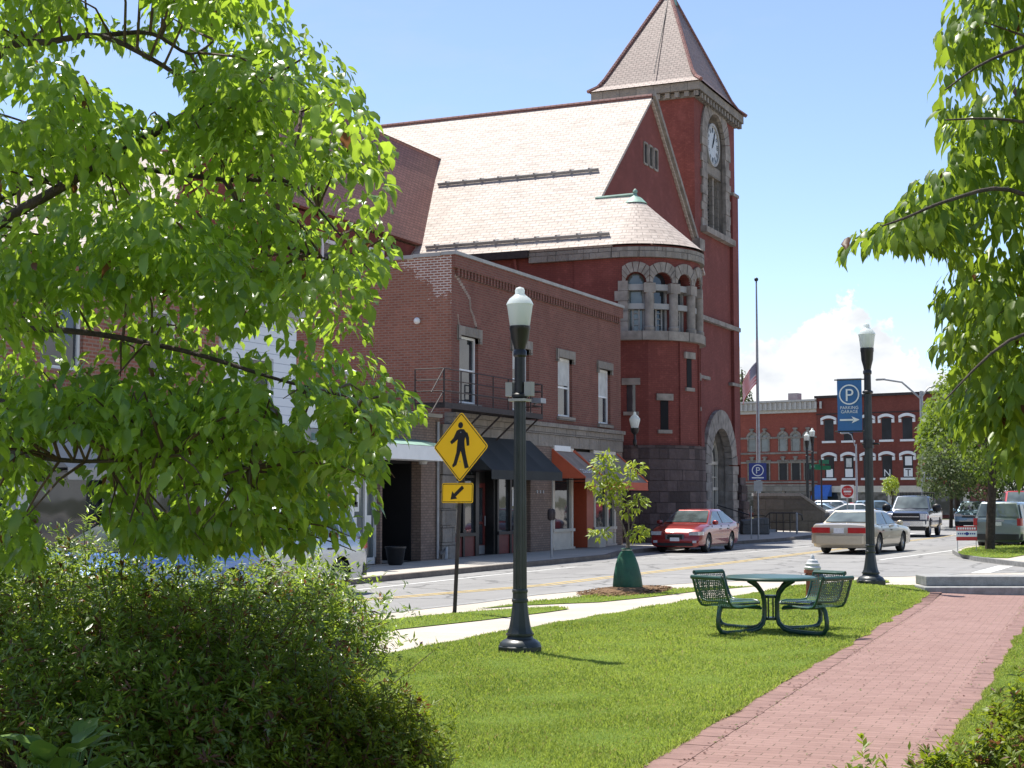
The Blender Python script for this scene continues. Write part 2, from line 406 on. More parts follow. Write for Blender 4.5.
M['car_glass'] = glass_mat('car glass', (0.05, 0.065, 0.065), 0.03, 1.0, 1.6)  # pale blotches in the base colour stand in for reflected sky
M['car_trim'] = plain('black car trim', (0.014, 0.014, 0.015), 0.5, var=0.2)
M['tail_red'] = plain('tail lamp red', (0.42, 0.012, 0.012), 0.15, var=0.1, coat=0.6)
M['head_clear'] = plain('headlamp lens', (0.62, 0.64, 0.66), 0.1, 0.3, var=0.2, scale=14, coat=0.8)
M['plate'] = plain('number plate', (0.66, 0.66, 0.68), 0.5, var=0.12, scale=20)
M['bark'] = plain('dark bark', (0.055, 0.040, 0.030), 0.9, var=0.5, scale=14, bmp=0.6)
M['bark_pale'] = plain('grey bark', (0.14, 0.115, 0.09), 0.9, var=0.35, scale=16, bmp=0.4)
M['twig'] = plain('twig', (0.10, 0.065, 0.04), 0.8, var=0.4, scale=20)
M['bag_green'] = plain('green watering bag', (0.012, 0.085, 0.045), 0.5, var=0.25, scale=5, bmp=0.5)
M['leaf_dogwood'] = leaf_mat('dogwood leaf', (0.05, 0.125, 0.017), (0.18, 0.285, 0.038), (0.58, 0.82, 0.07), 0.48, 0.30, 0.6)
M['leaf_right'] = leaf_mat('right tree leaf', (0.040, 0.115, 0.015), (0.16, 0.225, 0.03), (0.44, 0.60, 0.05), 0.48, 0.38, 0.38)
M['leaf_azalea'] = leaf_mat('azalea leaf', (0.05, 0.11, 0.018), (0.20, 0.29, 0.045), (0.48, 0.64, 0.07), 0.44, 0.32, 0.6)
M['leaf_bright'] = leaf_mat('bright shrub leaf', (0.06, 0.115, 0.012), (0.21, 0.26, 0.026), (0.40, 0.50, 0.03), 0.4, 0.4, 0.25)
M['leaf_sapling'] = leaf_mat('sapling leaf', (0.13, 0.23, 0.02), (0.27, 0.34, 0.03), (0.50, 0.58, 0.04), 0.45, 0.45)
M['leaf_mid'] = leaf_mat('street tree leaf', (0.035, 0.080, 0.012), (0.13, 0.19, 0.028), (0.30, 0.42, 0.035), 0.4, 0.5, 0.22)
M['leaf_dark'] = leaf_mat('dark shrub leaf', (0.03, 0.055, 0.02), (0.10, 0.13, 0.05), (0.16, 0.22, 0.05), 0.3, 0.55, 0.2)
M['leaf_hosta'] = leaf_mat('broad plant leaf', (0.07, 0.16, 0.03), (0.16, 0.26, 0.06), (0.3, 0.42, 0.06), 0.3, 0.4)
M['grass_blade'] = leaf_mat('grass blade', (0.135, 0.22, 0.034), (0.36, 0.42, 0.10), (0.50, 0.62, 0.09), 0.38, 0.55, 0.2, (0.32, 0.25, 0.10))

def acorn_glass():
    m, nt, out = new_mat('acorn globe glass'); co = objco(nt)
    p = nt.nodes.new('ShaderNodeBsdfPrincipled'); p.inputs['Base Color'].default_value = (0.80, 0.83, 0.80, 1)
    p.inputs['Roughness'].default_value = 0.18; p.inputs['Coat Weight'].default_value = 0.5
    t = nt.nodes.new('ShaderNodeBsdfTranslucent'); t.inputs[0].default_value = (0.82, 0.86, 0.83, 1)
    ms = nt.nodes.new('ShaderNodeMixShader'); ms.inputs[0].default_value = 0.45
    nt.links.new(p.outputs[0], ms.inputs[1]); nt.links.new(t.outputs[0], ms.inputs[2]); nt.links.new(ms.outputs[0], out.inputs[0])
    return m
M['acorn'] = acorn_glass()
def siding_mat():
    m, nt, out = new_mat('white clapboard'); co, pos = wallco(nt)
    sp = nt.nodes.new('ShaderNodeSeparateXYZ'); nt.links.new(co, sp.inputs[0])
    fr = mathn(nt, 'FRACT', mathn(nt, 'MULTIPLY', sp.outputs[1], 5.0))
    l = ramp(nt, fr, 0.02, 0.1)
    col = mix(nt, l, (0.30, 0.33, 0.38), (0.66, 0.70, 0.76))  # bluish cast of open shade put into the white boards
    finish(nt, out, col, 0.6, 0, bump(nt, fr, 0.6, 0.03)); return m
M['siding'] = siding_mat()
def mesh_mat():
    m, nt, out = new_mat('perforated green metal'); tcn = nt.nodes.new('ShaderNodeTexCoord')
    v = nd(nt, 'ShaderNodeTexVoronoi'); v.feature = 'F1'; v.inputs['Scale'].default_value = 46; v.inputs['Randomness'].default_value = 0.0
    nt.links.new(tcn.outputs['Object'], v.inputs['Vector'])
    h = ramp(nt, v.outputs['Distance'], 0.40, 0.46)
    p = nt.nodes.new('ShaderNodeBsdfPrincipled'); p.inputs['Base Color'].default_value = (0.02, 0.07, 0.045, 1); p.inputs['Roughness'].default_value = 0.35
    t = nt.nodes.new('ShaderNodeBsdfTransparent')
    ms = nt.nodes.new('ShaderNodeMixShader'); nt.links.new(h, ms.inputs[0])
    nt.links.new(t.outputs[0], ms.inputs[1]); nt.links.new(p.outputs[0], ms.inputs[2]); nt.links.new(ms.outputs[0], out.inputs[0])
    return m
M['perforated'] = mesh_mat()
def asphalt_mat():
    m, nt, out = new_mat('worn asphalt'); co = objco(nt)
    st = nd(nt, 'ShaderNodeMapping'); st.inputs['Scale'].default_value = (0.9, 0.06, 1); nt.links.new(co, st.inputs[0])
    big = ramp(nt, noise(nt, st.outputs[0], 1.2, 5, 0.6), 0.3, 0.7)
    col = mix(nt, big, (0.205, 0.20, 0.195), (0.275, 0.27, 0.26))
    col = mix(nt, mathn(nt, 'MULTIPLY', ramp(nt, noise(nt, co, 0.5, 6, 0.6), 0.55, 0.72), 0.25), col, (0.10, 0.10, 0.10))
    col = mix(nt, mathn(nt, 'MULTIPLY', ramp(nt, noise(nt, co, 60, 2), 0.45, 0.65), 0.35), col, (0.30, 0.30, 0.29))
    v = nd(nt, 'ShaderNodeTexVoronoi'); v.feature = 'DISTANCE_TO_EDGE'; v.inputs['Scale'].default_value = 0.33
    wv = nt.nodes.new('ShaderNodeVectorMath'); wv.operation = 'ADD'; nt.links.new(co, wv.inputs[0]); nt.links.new(noise(nt, co, 1.5, 4, out='Color'), wv.inputs[1])
    nt.links.new(wv.outputs[0], v.inputs['Vector'])
    ck = ramp(nt, v.outputs['Distance'], 0.010, 0.022, (1, 1, 1), (0, 0, 0))
    col = mix(nt, mathn(nt, 'MULTIPLY', ck, 0.6), col, (0.06, 0.06, 0.06))
    finish(nt, out, col, 0.88, 0, bump(nt, noise(nt, co, 70, 3), 0.35, 0.01), 0.3); return m
M['asphalt'] = asphalt_mat()
def concrete_mat(name, c, joint=1.5, ang=0.0):
    m, nt, out = new_mat(name); co = objco(nt)
    mp = nd(nt, 'ShaderNodeMapping'); mp.inputs['Rotation'].default_value = (0, 0, ang); nt.links.new(co, mp.inputs[0])
    sp = nt.nodes.new('ShaderNodeSeparateXYZ'); nt.links.new(mp.outputs[0], sp.inputs[0])
    f = mathn(nt, 'FRACT', mathn(nt, 'DIVIDE', sp.outputs[1], joint))
    j = ramp(nt, f, 0.008, 0.014, (1, 1, 1), (0, 0, 0))
    col = mix(nt, ramp(nt, noise(nt, co, 0.9, 6, 0.6), 0.3, 0.7), tuple(x * 0.86 for x in c), tuple(x * 1.1 for x in c))
    col = mix(nt, mathn(nt, 'MULTIPLY', ramp(nt, noise(nt, co, 18, 4), 0.5, 0.7), 0.25), col, tuple(x * 0.6 for x in c))
    col = mix(nt, mathn(nt, 'MULTIPLY', j, 0.55), col, tuple(x * 0.35 for x in c))
    finish(nt, out, col, 0.9, 0, bump(nt, noise(nt, co, 40, 3), 0.25, 0.01), 0.25); return m
M['concrete'] = concrete_mat('pale concrete', (0.46, 0.41, 0.345))
M['concrete_far'] = concrete_mat('far pavement concrete', (0.44, 0.405, 0.355), 1.8)
def paver_mat():
    m, nt, out = new_mat('pink brick pavers'); co = objco(nt)
    mp = nd(nt, 'ShaderNodeMapping'); mp.inputs['Rotation'].default_value = (0, 0, R(-3.4)); nt.links.new(co, mp.inputs[0])
    b = nt.nodes.new('ShaderNodeTexBrick'); nt.links.new(mp.outputs[0], b.inputs['Vector']); b.inputs['Scale'].default_value = 1
    b.inputs['Brick Width'].default_value = 0.21; b.inputs['Row Height'].default_value = 0.105
    b.inputs['Mortar Size'].default_value = 0.0045; b.inputs['Mortar Smooth'].default_value = 0.3; b.inputs['Bias'].default_value = 0.1
    b.inputs['Color1'].default_value = (0.205, 0.120, 0.102, 1); b.inputs['Color2'].default_value = (0.26, 0.158, 0.135, 1)
    b.inputs['Mortar'].default_value = (0.15, 0.10, 0.075, 1)
    col = mix(nt, mathn(nt, 'MULTIPLY', ramp(nt, noise(nt, co, 0.8, 5), 0.3, 0.7), 0.4), b.outputs['Color'], (0.31, 0.20, 0.175))
    # crumbs of soil in the corners of the joints
    spk = mathn(nt, 'MULTIPLY', b.outputs['Fac'], ramp(nt, noise(nt, co, 10, 3, 0.6), 0.49, 0.55))
    col = mix(nt, mathn(nt, 'MULTIPLY', spk, 0.9), col, (0.075, 0.055, 0.03))
    col = mix(nt, mathn(nt, 'MULTIPLY', ramp(nt, noise(nt, co, 3.5, 6, 0.7), 0.56, 0.7), 0.3), col, (0.2, 0.13, 0.10))
    h = mathn(nt, 'ADD', mathn(nt, 'MULTIPLY', b.outputs['Fac'], -1), mathn(nt, 'MULTIPLY', noise(nt, co, 50, 2), 0.4))
    finish(nt, out, col, 0.85, 0, bump(nt, h, 0.5, 0.008), 0.3); return m
M['paver'] = paver_mat()
M['paver_edge'] = plain('border pavers', (0.225, 0.135, 0.115), 0.85, var=0.18, scale=5, bmp=0.2, spec=0.3)
def soil_mat(name, c0, c1, sc):
    m, nt, out = new_mat(name); co = objco(nt)
    col = mix(nt, ramp(nt, noise(nt, co, sc, 6, 0.65), 0.3, 0.7), c0, c1)
    finish(nt, out, col, 0.95, 0, bump(nt, noise(nt, co, sc * 3, 4), 0.6, 0.03), 0.1); return m
M['lawn_soil'] = soil_mat('turf', (0.08, 0.135, 0.02), (0.14, 0.19, 0.035), 2.5)
M['mulch'] = soil_mat('bark mulch', (0.10, 0.06, 0.035), (0.26, 0.17, 0.10), 14)
M['land'] = soil_mat('distant land', (0.09, 0.10, 0.05), (0.16, 0.15, 0.10), 0.3)
M['bed_soil'] = soil_mat('planting bed soil', (0.03, 0.022, 0.015), (0.07, 0.05, 0.032), 6)
M['road_white'] = plain('worn white paint', (0.62, 0.62, 0.60), 0.8, var=0.2, scale=4, fine=0.35)
M['road_yellow'] = plain('worn yellow paint', (0.52, 0.38, 0.14), 0.8, var=0.2, scale=4, fine=0.5)
def car_paint(name, c, metal=0.25):
    m, nt, out = new_mat(name); co = objco(nt)
    col = mix(nt, ramp(nt, noise(nt, co, 220, 2), 0.4, 0.6), tuple(x * 0.9 for x in c), tuple(min(1, x * 1.12) for x in c))
    d = ramp(nt, noise(nt, co, 3.0, 5), 0.5, 0.75)
    col = mix(nt, mathn(nt, 'MULTIPLY', d, 0.12), col, (0.2, 0.18, 0.15))
    finish(nt, out, col, 0.32, metal, None, 0.5, 1.0); return m
# ------------------------------------------------------------------ ground, street, pavements
def zl(x, y):
    return 0.10 + 0.16 * math.exp(-((x + 6.0) ** 2 + (y - 28.5) ** 2) / (2 * 1.0 ** 2))
def sheet(name, pts, mat, dz=0.0, zf=None, cell=0.7, skirt=None):
    # polygon sheet following the land height, cut into cells so that it can undulate
    bm = bmesh.new()
    vsb = [bm.verts.new((p[0], p[1], 0)) for p in pts]
    f = bm.faces.new(vsb); bm.normal_update()
    if f.normal.z < 0: f.normal_flip()
    bmesh.ops.triangulate(bm, faces=bm.faces[:])
    if zf:
        xs = [p[0] for p in pts]; ys = [p[1] for p in pts]
        for ax, lo, hi in ((0, min(xs), max(xs)), (1, min(ys), max(ys))):
            k = lo + cell
            while k < hi:
                co = (k, 0, 0) if ax == 0 else (0, k, 0); no = (1, 0, 0) if ax == 0 else (0, 1, 0)
                bmesh.ops.bisect_plane(bm, geom=bm.verts[:] + bm.edges[:] + bm.faces[:], plane_co=co, plane_no=no)
                k += cell
    for v in bm.verts: v.co.z = (zf(v.co.x, v.co.y) if zf else 0) + dz
    if skirt is not None:
        be = [e for e in bm.edges if len(e.link_faces) == 1]
        r = bmesh.ops.extrude_edge_only(bm, edges=be)
        for v in r['geom']:
            if isinstance(v, bmesh.types.BMVert): v.co.z = skirt
    me = bpy.data.meshes.new(name); bm.to_mesh(me); bm.free()
    me.materials.append(mat)
    o = bpy.data.objects.new(name, me); COL.objects.link(o); return structure(o)
sheet('ground', [(-2500, -2500), (2500, -2500), (2500, 4500), (-2500, 4500)], M['land'], -0.06)
sheet('street', [(-19, -80), (60, -80), (60, 330), (-19, 330)], M['asphalt'], 0.0)
sheet('cross_street', [(-90, 84), (-19, 84), (-19, 135), (-90, 135)], M['asphalt'], 0.0)

# far kerb line with the parking bay beside the hall
KERB = [(-16.75, -60), (-16.75, 44.3), (-17.2, 46.2), (-17.55, 47.6), (-17.55, 58), (-17.0, 62), (-16.7, 66), (-16.9, 72), (-17.6, 76), (-19.2, 79.5), (-22, 81.5), (-60, 83)]
far_side = KERB + [(-60, -60)]
sheet('far_pavement', far_side, M['concrete_far'], 0.12, skirt=-0.05)
def kerb_strip(name, line, z0, z1, w, side, mat, zf=None):
    b = MB()
    L = [Vector((p[0], p[1], 0)) for p in line]
    offs = []
    for i, p in enumerate(L):
        d = (L[min(i+1, len(L)-1)] - L[max(i-1, 0)]).normalized(); n = Vector((-d.y, d.x, 0)) * side
        offs.append(n)
    for i in range(len(L)-1):
        a, c = L[i], L[i+1]; na, nc = offs[i], offs[i+1]
        za = (zf(a.x, a.y) - 0.10 if zf else 0); zc = (zf(c.x, c.y) - 0.10 if zf else 0)
        pts = [a - na*0.02, c - nc*0.02, c + nc*w, a + na*w]
        zz = [za, zc, zc, za]
        b.add([(p.x, p.y, z0) for p in pts] + [(p.x, p.y, z1 + q) for p, q in zip(pts, zz)], [(0,1,5,4),(1,2,6,5),(2,3,7,6),(3,0,4,7),(4,5,6,7)])
    return structure(b.build(name, mat))
kerb_strip('far_kerb', KERB, -0.05, 0.128, 0.16, 1, M['kerb_dark'])

# near side: raised lawn and walk
NEARK = [(-11.75, -40), (-11.75, 19.0)] + [tuple(G(*p)[:2]) for p in [(470, 609), (530, 600.5), (610, 593), (690, 587.5), (800, 582.5)]] + [(-6.35, 35.2), (-5.2, 37.2), (-3.6, 38.6), (-1, 39.6), (4, 40.6), (14, 42), (40, 44)]
near = NEARK + [(40, -40)]
sheet('near_walk', near, M['concrete'], 0.0, zl, 0.8, skirt=-0.05)
kerb_strip('near_kerb', NEARK, -0.05, 0.108, 0.15, -1, M['granite'], zl)
# lawn between walk and brick path
def pl(y): return -2.78 - 0.0646 * y
def pr(y): return -1.02 - 0.058 * y
swn = [tuple(G(*p, 0.1)[:2]) for p in [(385, 655), (480, 637), (600, 616), (700, 600), (790, 592)]] + [(-6.35, 29.3), (-5.5, 31.3)]
LAWN = [(-9.6, -6), (-8.7, 10)] + swn + [(-4.95, 31.0), (pl(28.6) - 0.02, 28.6)] + [(pl(y) - 0.02, y) for y in (26, 22, 18, 14, 10, 5, 0, -6)]
sheet('lawn_soil', LAWN, M['lawn_soil'], 0.012, zl, 0.6)
RLAWN = [(pr(y) + 0.02, y) for y in (-6, 0, 5, 10, 14, 18, 22, 26, 28.4)] + [(12, 28.4), (14, -6)]
sheet('right_lawn_soil', RLAWN, M['lawn_soil'], 0.012, zl, 0.8)
VERGE_A = [tuple(G(*p, 0.1)[:2]) for p in [(360, 634), (480, 621), (545, 613), (569, 609.5), (555, 607), (490, 611), (455, 613.5), (420, 617), (360, 623)]]
VERGE_B = [tuple(G(*p, 0.1)[:2]) for p in [(476, 609.5), (530, 605.5), (600, 602.5), (650, 597.5), (700, 591.5), (760, 587), (700, 588.5), (650, 591.5), (600, 595.5), (540, 601.5)]]
VERGE_C = [tuple(G(*p, 0.17)[:2]) for p in [(820, 583), (852, 581.5), (890, 579.5), (884, 577), (850, 577.5)]]
sheet('verge_soil', VERGE_A, M['lawn_soil'], 0.012, zl, 0.6)
sheet('verge_soil', VERGE_B, M['lawn_soil'], 0.012, zl, 0.6)
sheet('verge_soil', VERGE_C, M['lawn_soil'], 0.012, zl, 0.6)
ys = (-6, 0, 5, 9, 12, 15, 18, 21, 24, 26.5, 29.0)
sheet('brick_path', [(pl(y) + 0.22, y) for y in ys] + [(pr(y) - 0.22, y) for y in reversed(ys)], M['paver'], 0.010, zl, 0.8)
# soldier-course borders of single pavers
def border(f, sgn):
    b = MB(); y = 2.0
    while y < 28.6:
        x = f(y); x2 = f(y + 0.2)
        j = random.uniform(-0.006, 0.006)
        za = zl(x, y) + 0.012 + random.uniform(0, .003)
        b.quad((x + j, y, za), (x + sgn*0.225 + j, y, za), (x2 + sgn*0.225 + j, y + 0.203, za), (x2 + j, y + 0.203, za)); y += 0.209
    o = structure(b.build('path_border', M['paver_edge'])); return o
border(pl, 1); border(pr, -1)
sheet('path_bedding', [(pl(y), y) for y in ys] + [(pr(y), y) for y in reversed(ys)], M['bed_soil'], 0.005, zl, 0.8)
sheet('planting_bed', [(-9.0, 4.5), (-9.3, 12.6), (-7.2, 12.2), (-5.5, 10.2), (-4.7, 9.0), (-4.3, 7.4), (-4.1, 4.5)], M['bed_soil'], 0.02, zl, 1.0)
# mulch ring round the young tree
mc = G(627, 592, 0.1)
bm_ = MB(); rings = [(0, 0.10), (0.35, 0.09), (0.6, 0.05), (0.85, 0.0)]
bm_.lathe([(max(r, 0.001), h) for r, h in rings], (0, 0, 0), 28)
o = bm_.build('mulch_bed', M['mulch'], smooth=60); o.location = (mc.x, mc.y, 0.108); o.scale = (0.8, 1.9, 1); structure(o)
b = MB()
for k in range(900):
    a = random.uniform(0, 6.28); r = random.uniform(0, 1) ** .5 * 0.92
    x = mc.x + 0.8*r*math.cos(a); y = mc.y + 1.9*r*math.sin(a); z = 0.11 + 0.10*max(0, 1 - r)
    t = random.uniform(0, 3.1); L = random.uniform(.02, .05); w = random.uniform(.006, .014)
    dx, dy = math.cos(t), math.sin(t)
    b.add([(x-dx*L-dy*w, y-dy*L+dx*w, z), (x-dx*L+dy*w, y-dy*L-dx*w, z+.01), (x+dx*L+dy*w, y+dy*L-dx*w, z+.02), (x+dx*L-dy*w, y+dy*L+dx*w, z+.012)], [(0,1,2,3)])
tag(b.build('mulch_chips', M['mulch'], fix=False), 'brown bark chips heaped round the young tree', 'mulch', kind='stuff')

# corner island on the right with lawn and kerb
isl = [tuple(G(*p)[:2]) for p in [(958, 556.5), (953, 553.5), (962, 550), (990, 546.5)]] + [(-5.0, 70), (6, 72), (8, 52)] + [tuple(G(*p)[:2]) for p in [(1040, 569), (1010, 565.5), (975, 561)]]
sheet('island_walk', isl, M['concrete'], 0.12, skirt=-0.05)
il2 = [tuple(G(*p, 0.13)[:2]) for p in [(962, 554.5), (958, 552.5), (966, 549), (990, 546)]] + [(-3.6, 62), (6, 62), (5, 54.5)] + [tuple(G(*p, 0.13)[:2]) for p in [(1030, 554), (1008, 558), (985, 557.5)]]
sheet('island_soil', il2, M['lawn_soil'], 0.135)
kerb_strip('island_kerb', [tuple(G(*p)[:2]) for p in [(1040, 569), (1010, 565.5), (975, 561), (958, 556.5), (953, 553.5), (962, 550), (990, 546.5)]] + [(-5.0, 70)], -0.05, 0.13, 0.15, -1, M['granite'])
# far right pavement behind the vehicles, planting there is in shade of trees
sheet('right_pavement', [(-5.0, 92), (60, 92), (60, 240), (-9.5, 240)], M['concrete_far'], 0.1, skirt=-0.05)

# painted lines
def line(name, pts, w, mat, z=0.005):
    b = MB(); P = [Vector((p[0], p[1], 0)) for p in pts]
    for i in range(len(P)-1):
        d = (P[i+1] - P[i]).normalized(); n = Vector((-d.y, d.x, 0)) * w * .5
        b.quad(*[(q.x, q.y, z) for q in (P[i]-n, P[i+1]-n, P[i+1]+n, P[i]+n)])
    return structure(b.build(name, mat))
cl = [tuple(G(*p)[:2]) for p in [(300, 604), (395, 597), (540, 585), (700, 566), (820, 551), (935, 537.5)]]
line('centre_line', [(cl[0][0] - 1, -20)] + cl + [(-13.5, 160)], 0.12, M['road_yellow'])
line('centre_line', [(p[0] + .24, p[1]) for p in [(cl[0][0] - 1, -20)] + cl + [(-13.5, 160)]], 0.10, M['road_yellow'])
pk = [tuple(G(*p)[:2]) for p in [(500, 574.5), (576, 567), (640, 558.5), (747, 552.5), (812, 546)]]
line('parking_line', [(-15.6, -20)] + pk[:2], 0.11, M['road_white'])
line('parking_line', pk[2:], 0.11, M['road_white'])
for y in (38, 44.2, 58.2, 64):
    line('stall_line', [(-16.6, y), (-15.6, y)], 0.1, M['road_white'])
wl_ = [tuple(G(*p)[:2]) for p in [(880, 560), (930, 553.5), (978, 547)]]
line('lane_line', wl_, 0.13, M['road_white'])
line('stop_line', [tuple(G(*p)[:2]) for p in [(955, 580), (1006, 566)]], 0.42, M['road_white'])
for q in range(5):
    line('crossing_bar', [(-16.4 + q*1.15, 79), (-16.4 + q*1.15, 82)], 0.4, M['road_white'])

# granite steps at the end of the brick path
st = thing('stone_steps', 'two long grey granite steps at the far end of the brick path', 'steps', (-4.3, 28.6, 0.1))
U = RIGHT
A = G(932, 596, 0.1)
for k, (zz0, zz1, back) in enumerate(((0.08, 0.255, 0.0), (0.255, 0.43, 0.36))):
    b = MB(); x = 0.0 if k else -0.12
    while x < 9.0:
        w = random.uniform(1.6, 2.4)
        O = A + FWD * back
        b.obox((O.x, O.y, 0), U, x, x + w - 0.012, zz0, zz1, -0.75, 0.0); x += w
    ob = b.build('step', M['granite'], st)
    bv = ob.modifiers.new('bevel', 'BEVEL'); bv.width = 0.015; bv.segments = 2
# ------------------------------------------------------------------ facade helpers
ZV = Vector((0, 0, 1))
def wall(mb, O, U, W, H, holes, depth=0.2, mi=0, mr=None):
    O = Vector(O); U = Vector(U).normalized(); N = U.cross(ZV)
    us = sorted({0.0, W} | {min(max(h[0], 0), W) for h in holes} | {min(max(h[2], 0), W) for h in holes})
    vs_ = sorted({0.0, H} | {min(max(h[1], 0), H) for h in holes} | {min(max(h[3], 0), H) for h in holes})
    for i in range(len(us)-1):
        for j in range(len(vs_)-1):
            cu, cv = (us[i]+us[i+1])/2, (vs_[j]+vs_[j+1])/2
            if any(h[0] < cu < h[2] and h[1] < cv < h[3] for h in holes): continue
            mb.quad(O+U*us[i]+ZV*vs_[j], O+U*us[i+1]+ZV*vs_[j], O+U*us[i+1]+ZV*vs_[j+1], O+U*us[i]+ZV*vs_[j+1], mi)
    for h in holes:
        a, b, c, d = [O+U*u+ZV*v for u, v in ((h[0],h[1]),(h[2],h[1]),(h[2],h[3]),(h[0],h[3]))]
        k = -N * depth; r = mi if mr is None else mr
        for p, q in ((a,b),(b,c),(c,d),(d,a)): mb.quad(p, q, q+k, p+k, r)
def sash_window(parent, O, U, h, depth=0.16, fw=0.07, fmat='white_paint', pane='glass', mull=0, rail=True, label=None, blind=0.0):
    f = MB(); u0, v0, u1, v1 = h; n0, n1 = -depth, -depth + 0.06
    f.obox(O, U, u0, u0+fw, v0, v1, n0, n1); f.obox(O, U, u1-fw, u1, v0, v1, n0, n1)
    f.obox(O, U, u0+fw, u1-fw, v0, v0+fw, n0, n1); f.obox(O, U, u0+fw, u1-fw, v1-fw, v1, n0, n1)
    vm = (v0+v1)/2
    if rail: f.obox(O, U, u0+fw, u1-fw, vm-fw*.4, vm+fw*.4, n0, n1-0.01)
    for k in range(mull):
        uc = u0+fw+(u1-u0-2*fw)*(k+1)/(mull+1)
        f.obox(O, U, uc-.02, uc+.02, v0+fw, v1-fw, n0+.01, n1-0.02)
    w = f.build('window', M[fmat], parent)
    if label: w['label'] = label
    g = MB(); g.obox(O, U, u0+.02, u1-.02, v0+.02, v1-.02, n0-.03, n0+.015)
    g.build('pane', M[pane], w)
    if blind:
        c = MB(); c.obox(O, U, u0+fw, u1-fw, v1-fw-(v1-v0)*blind, v1-fw, n0+.017, n0+.024); c.build('blind', M['blind'], w)
    return w
def arch_ring(mb, C, U, r0, r1, n0, n1, a0=0, a1=math.pi, n=11, gap=0.02, mi=0, sub=2):
    # separate voussoir blocks round an arch, each with its own thickness
    C = Vector(C); U = Vector(U); N = U.cross(ZV)
    for k in range(n):
        b0 = a0 + (a1-a0)*k/n + gap/ r1; b1 = a0 + (a1-a0)*(k+1)/n - gap/r1
        j = random.uniform(-.012, .012)
        for s in range(sub):
            c0 = b0+(b1-b0)*s/sub; c1 = b0+(b1-b0)*(s+1)/sub
            p = [C + U*math.cos(t)*r + ZV*math.sin(t)*r for t, r in ((c0,r0),(c1,r0),(c1,r1),(c0,r1))]
            q = [x + N*(n1+j) for x in p]; p = [x + N*n0 for x in p]
            fs = [(4,5,6,7), (0,1,5,4), (2,3,7,6)]
            if s == 0: fs.append((3,0,4,7))
            if s == sub-1: fs.append((1,2,6,5))
            mb.add(p+q, fs, mi)
def arch_panel(mb, C, U, r, n, nn=18, mi=0, ve=0.0):
    C = Vector(C); U = Vector(U); N = U.cross(ZV)
    pts = [C + U*math.cos(math.pi*k/nn)*r + ZV*math.sin(math.pi*k/nn)*r + N*n for k in range(nn+1)]
    if ve: pts = [C + U*r - ZV*ve + N*n] + pts + [C - U*r - ZV*ve + N*n]
    pts = list(reversed(pts)); mb.poly(pts, mi)
def wall_arch(mb, O, U, W, H, arches, depth=0.4, mi=0, mr=1, nn=16):
    # wall with round-headed openings (u centre, sill v, spring v, radius)
    O = Vector(O); U = Vector(U); N = U.cross(ZV)
    holes = [(a[0]-a[3], a[1], a[0]+a[3], a[2]+a[3]+0.02) for a in arches]
    wall(mb, O, U, W, H, holes, 0.0, mi)
    for (uc, v0, vsp, r) in arches:
        top = vsp + r + .02
        prev = None
        for k in range(nn+1):
            t = math.pi*k/nn; u = uc + r*math.cos(t); v = vsp + r*math.sin(t)
            cur = (O+U*u+ZV*v, O+U*u+ZV*top)
            if prev: mb.quad(prev[0], prev[1], cur[1], cur[0], mi); mb.quad(prev[0], cur[0], cur[0]-N*depth, prev[0]-N*depth, mr)
            prev = cur
        for s in (-1, 1):
            a = O+U*(uc+s*r)+ZV*v0; b = O+U*(uc+s*r)+ZV*vsp; mb.quad(a, b, b-N*depth, a-N*depth, mr)
        a = O+U*(uc-r)+ZV*v0; b = O+U*(uc+r)+ZV*v0; mb.quad(a, b, b-N*depth, a-N*depth, mr)
UY = Vector((0, 1, 0)); UX = Vector((1, 0, 0))

# ------------------------------------------------------------------ town hall
XG = -22.7; RY, RZ = 65.6, 20.13; SL = 0.88; YE, ZE = 56.12, 11.79; YW = 56.35
hall = thing('town_hall', 'large red brick town hall with pale slate roof, round corner bay and square clock tower', 'town hall', (-27, 66, 0))
def roofz(y): return RZ - SL*(RY-y) if y < RY else RZ - 0.9*(y-RY)
b = MB()
b.quad((-58, YW, 0), (XG, YW, 0), (XG, YW, ZE+.2), (-58, YW, ZE+.2))
# gable wall to the street with three slots
cx0 = 0
gp = [(58.9, 14.27), (RY, RZ-.05), (71.9, 14.45)]
b.quad((XG, YW, 0), (XG, 58.4, 0), (XG, 58.4, 11.6), (XG, YW, 11.6)); b.quad((XG, 58.4, 0), (XG, 72.2, 0), (XG, 72.2, 13.9), (XG, 58.6, 13.9))
sl = [(64.72, 65.1), (65.42, 65.8), (66.12, 66.5)]
# gable triangle above 13.9, cut round the slots
zs0, zs1 = 16.92, 17.8
def gy0(z): return RY-(RZ-z)/SL
def gy1(z): return RY+(RZ-z)/0.9
def gq(ya, yb, yc, yd, z0, z1): b.quad((XG, ya, z0), (XG, yb, z0), (XG, yc, z1), (XG, yd, z1))
gq(gy0(13.9), gy1(13.9), gy1(zs0), gy0(zs0), 13.9, zs0)
b.poly([(XG, gy0(zs1), zs1), (XG, gy1(zs1), zs1), (XG, RY, RZ)])
gq(gy0(zs0), sl[0][0], sl[0][0], gy0(zs1), zs0, zs1)
gq(sl[0][1], sl[1][0], sl[1][0], sl[0][1], zs0, zs1); gq(sl[1][1], sl[2][0], sl[2][0], sl[1][1], zs0, zs1)
gq(sl[2][1], gy1(zs0), gy1(zs1), sl[2][1], zs0, zs1)
b.quad((-58, 75, 0), (-58, YW, 0), (-58, YW, ZE), (-58, 75, ZE))
b.quad((XG-1, 79, 0), (-58, 79, 0), (-58, 79, 10), (XG-1, 79, 10))
b.build('wall', M['brick_hall'], hall)
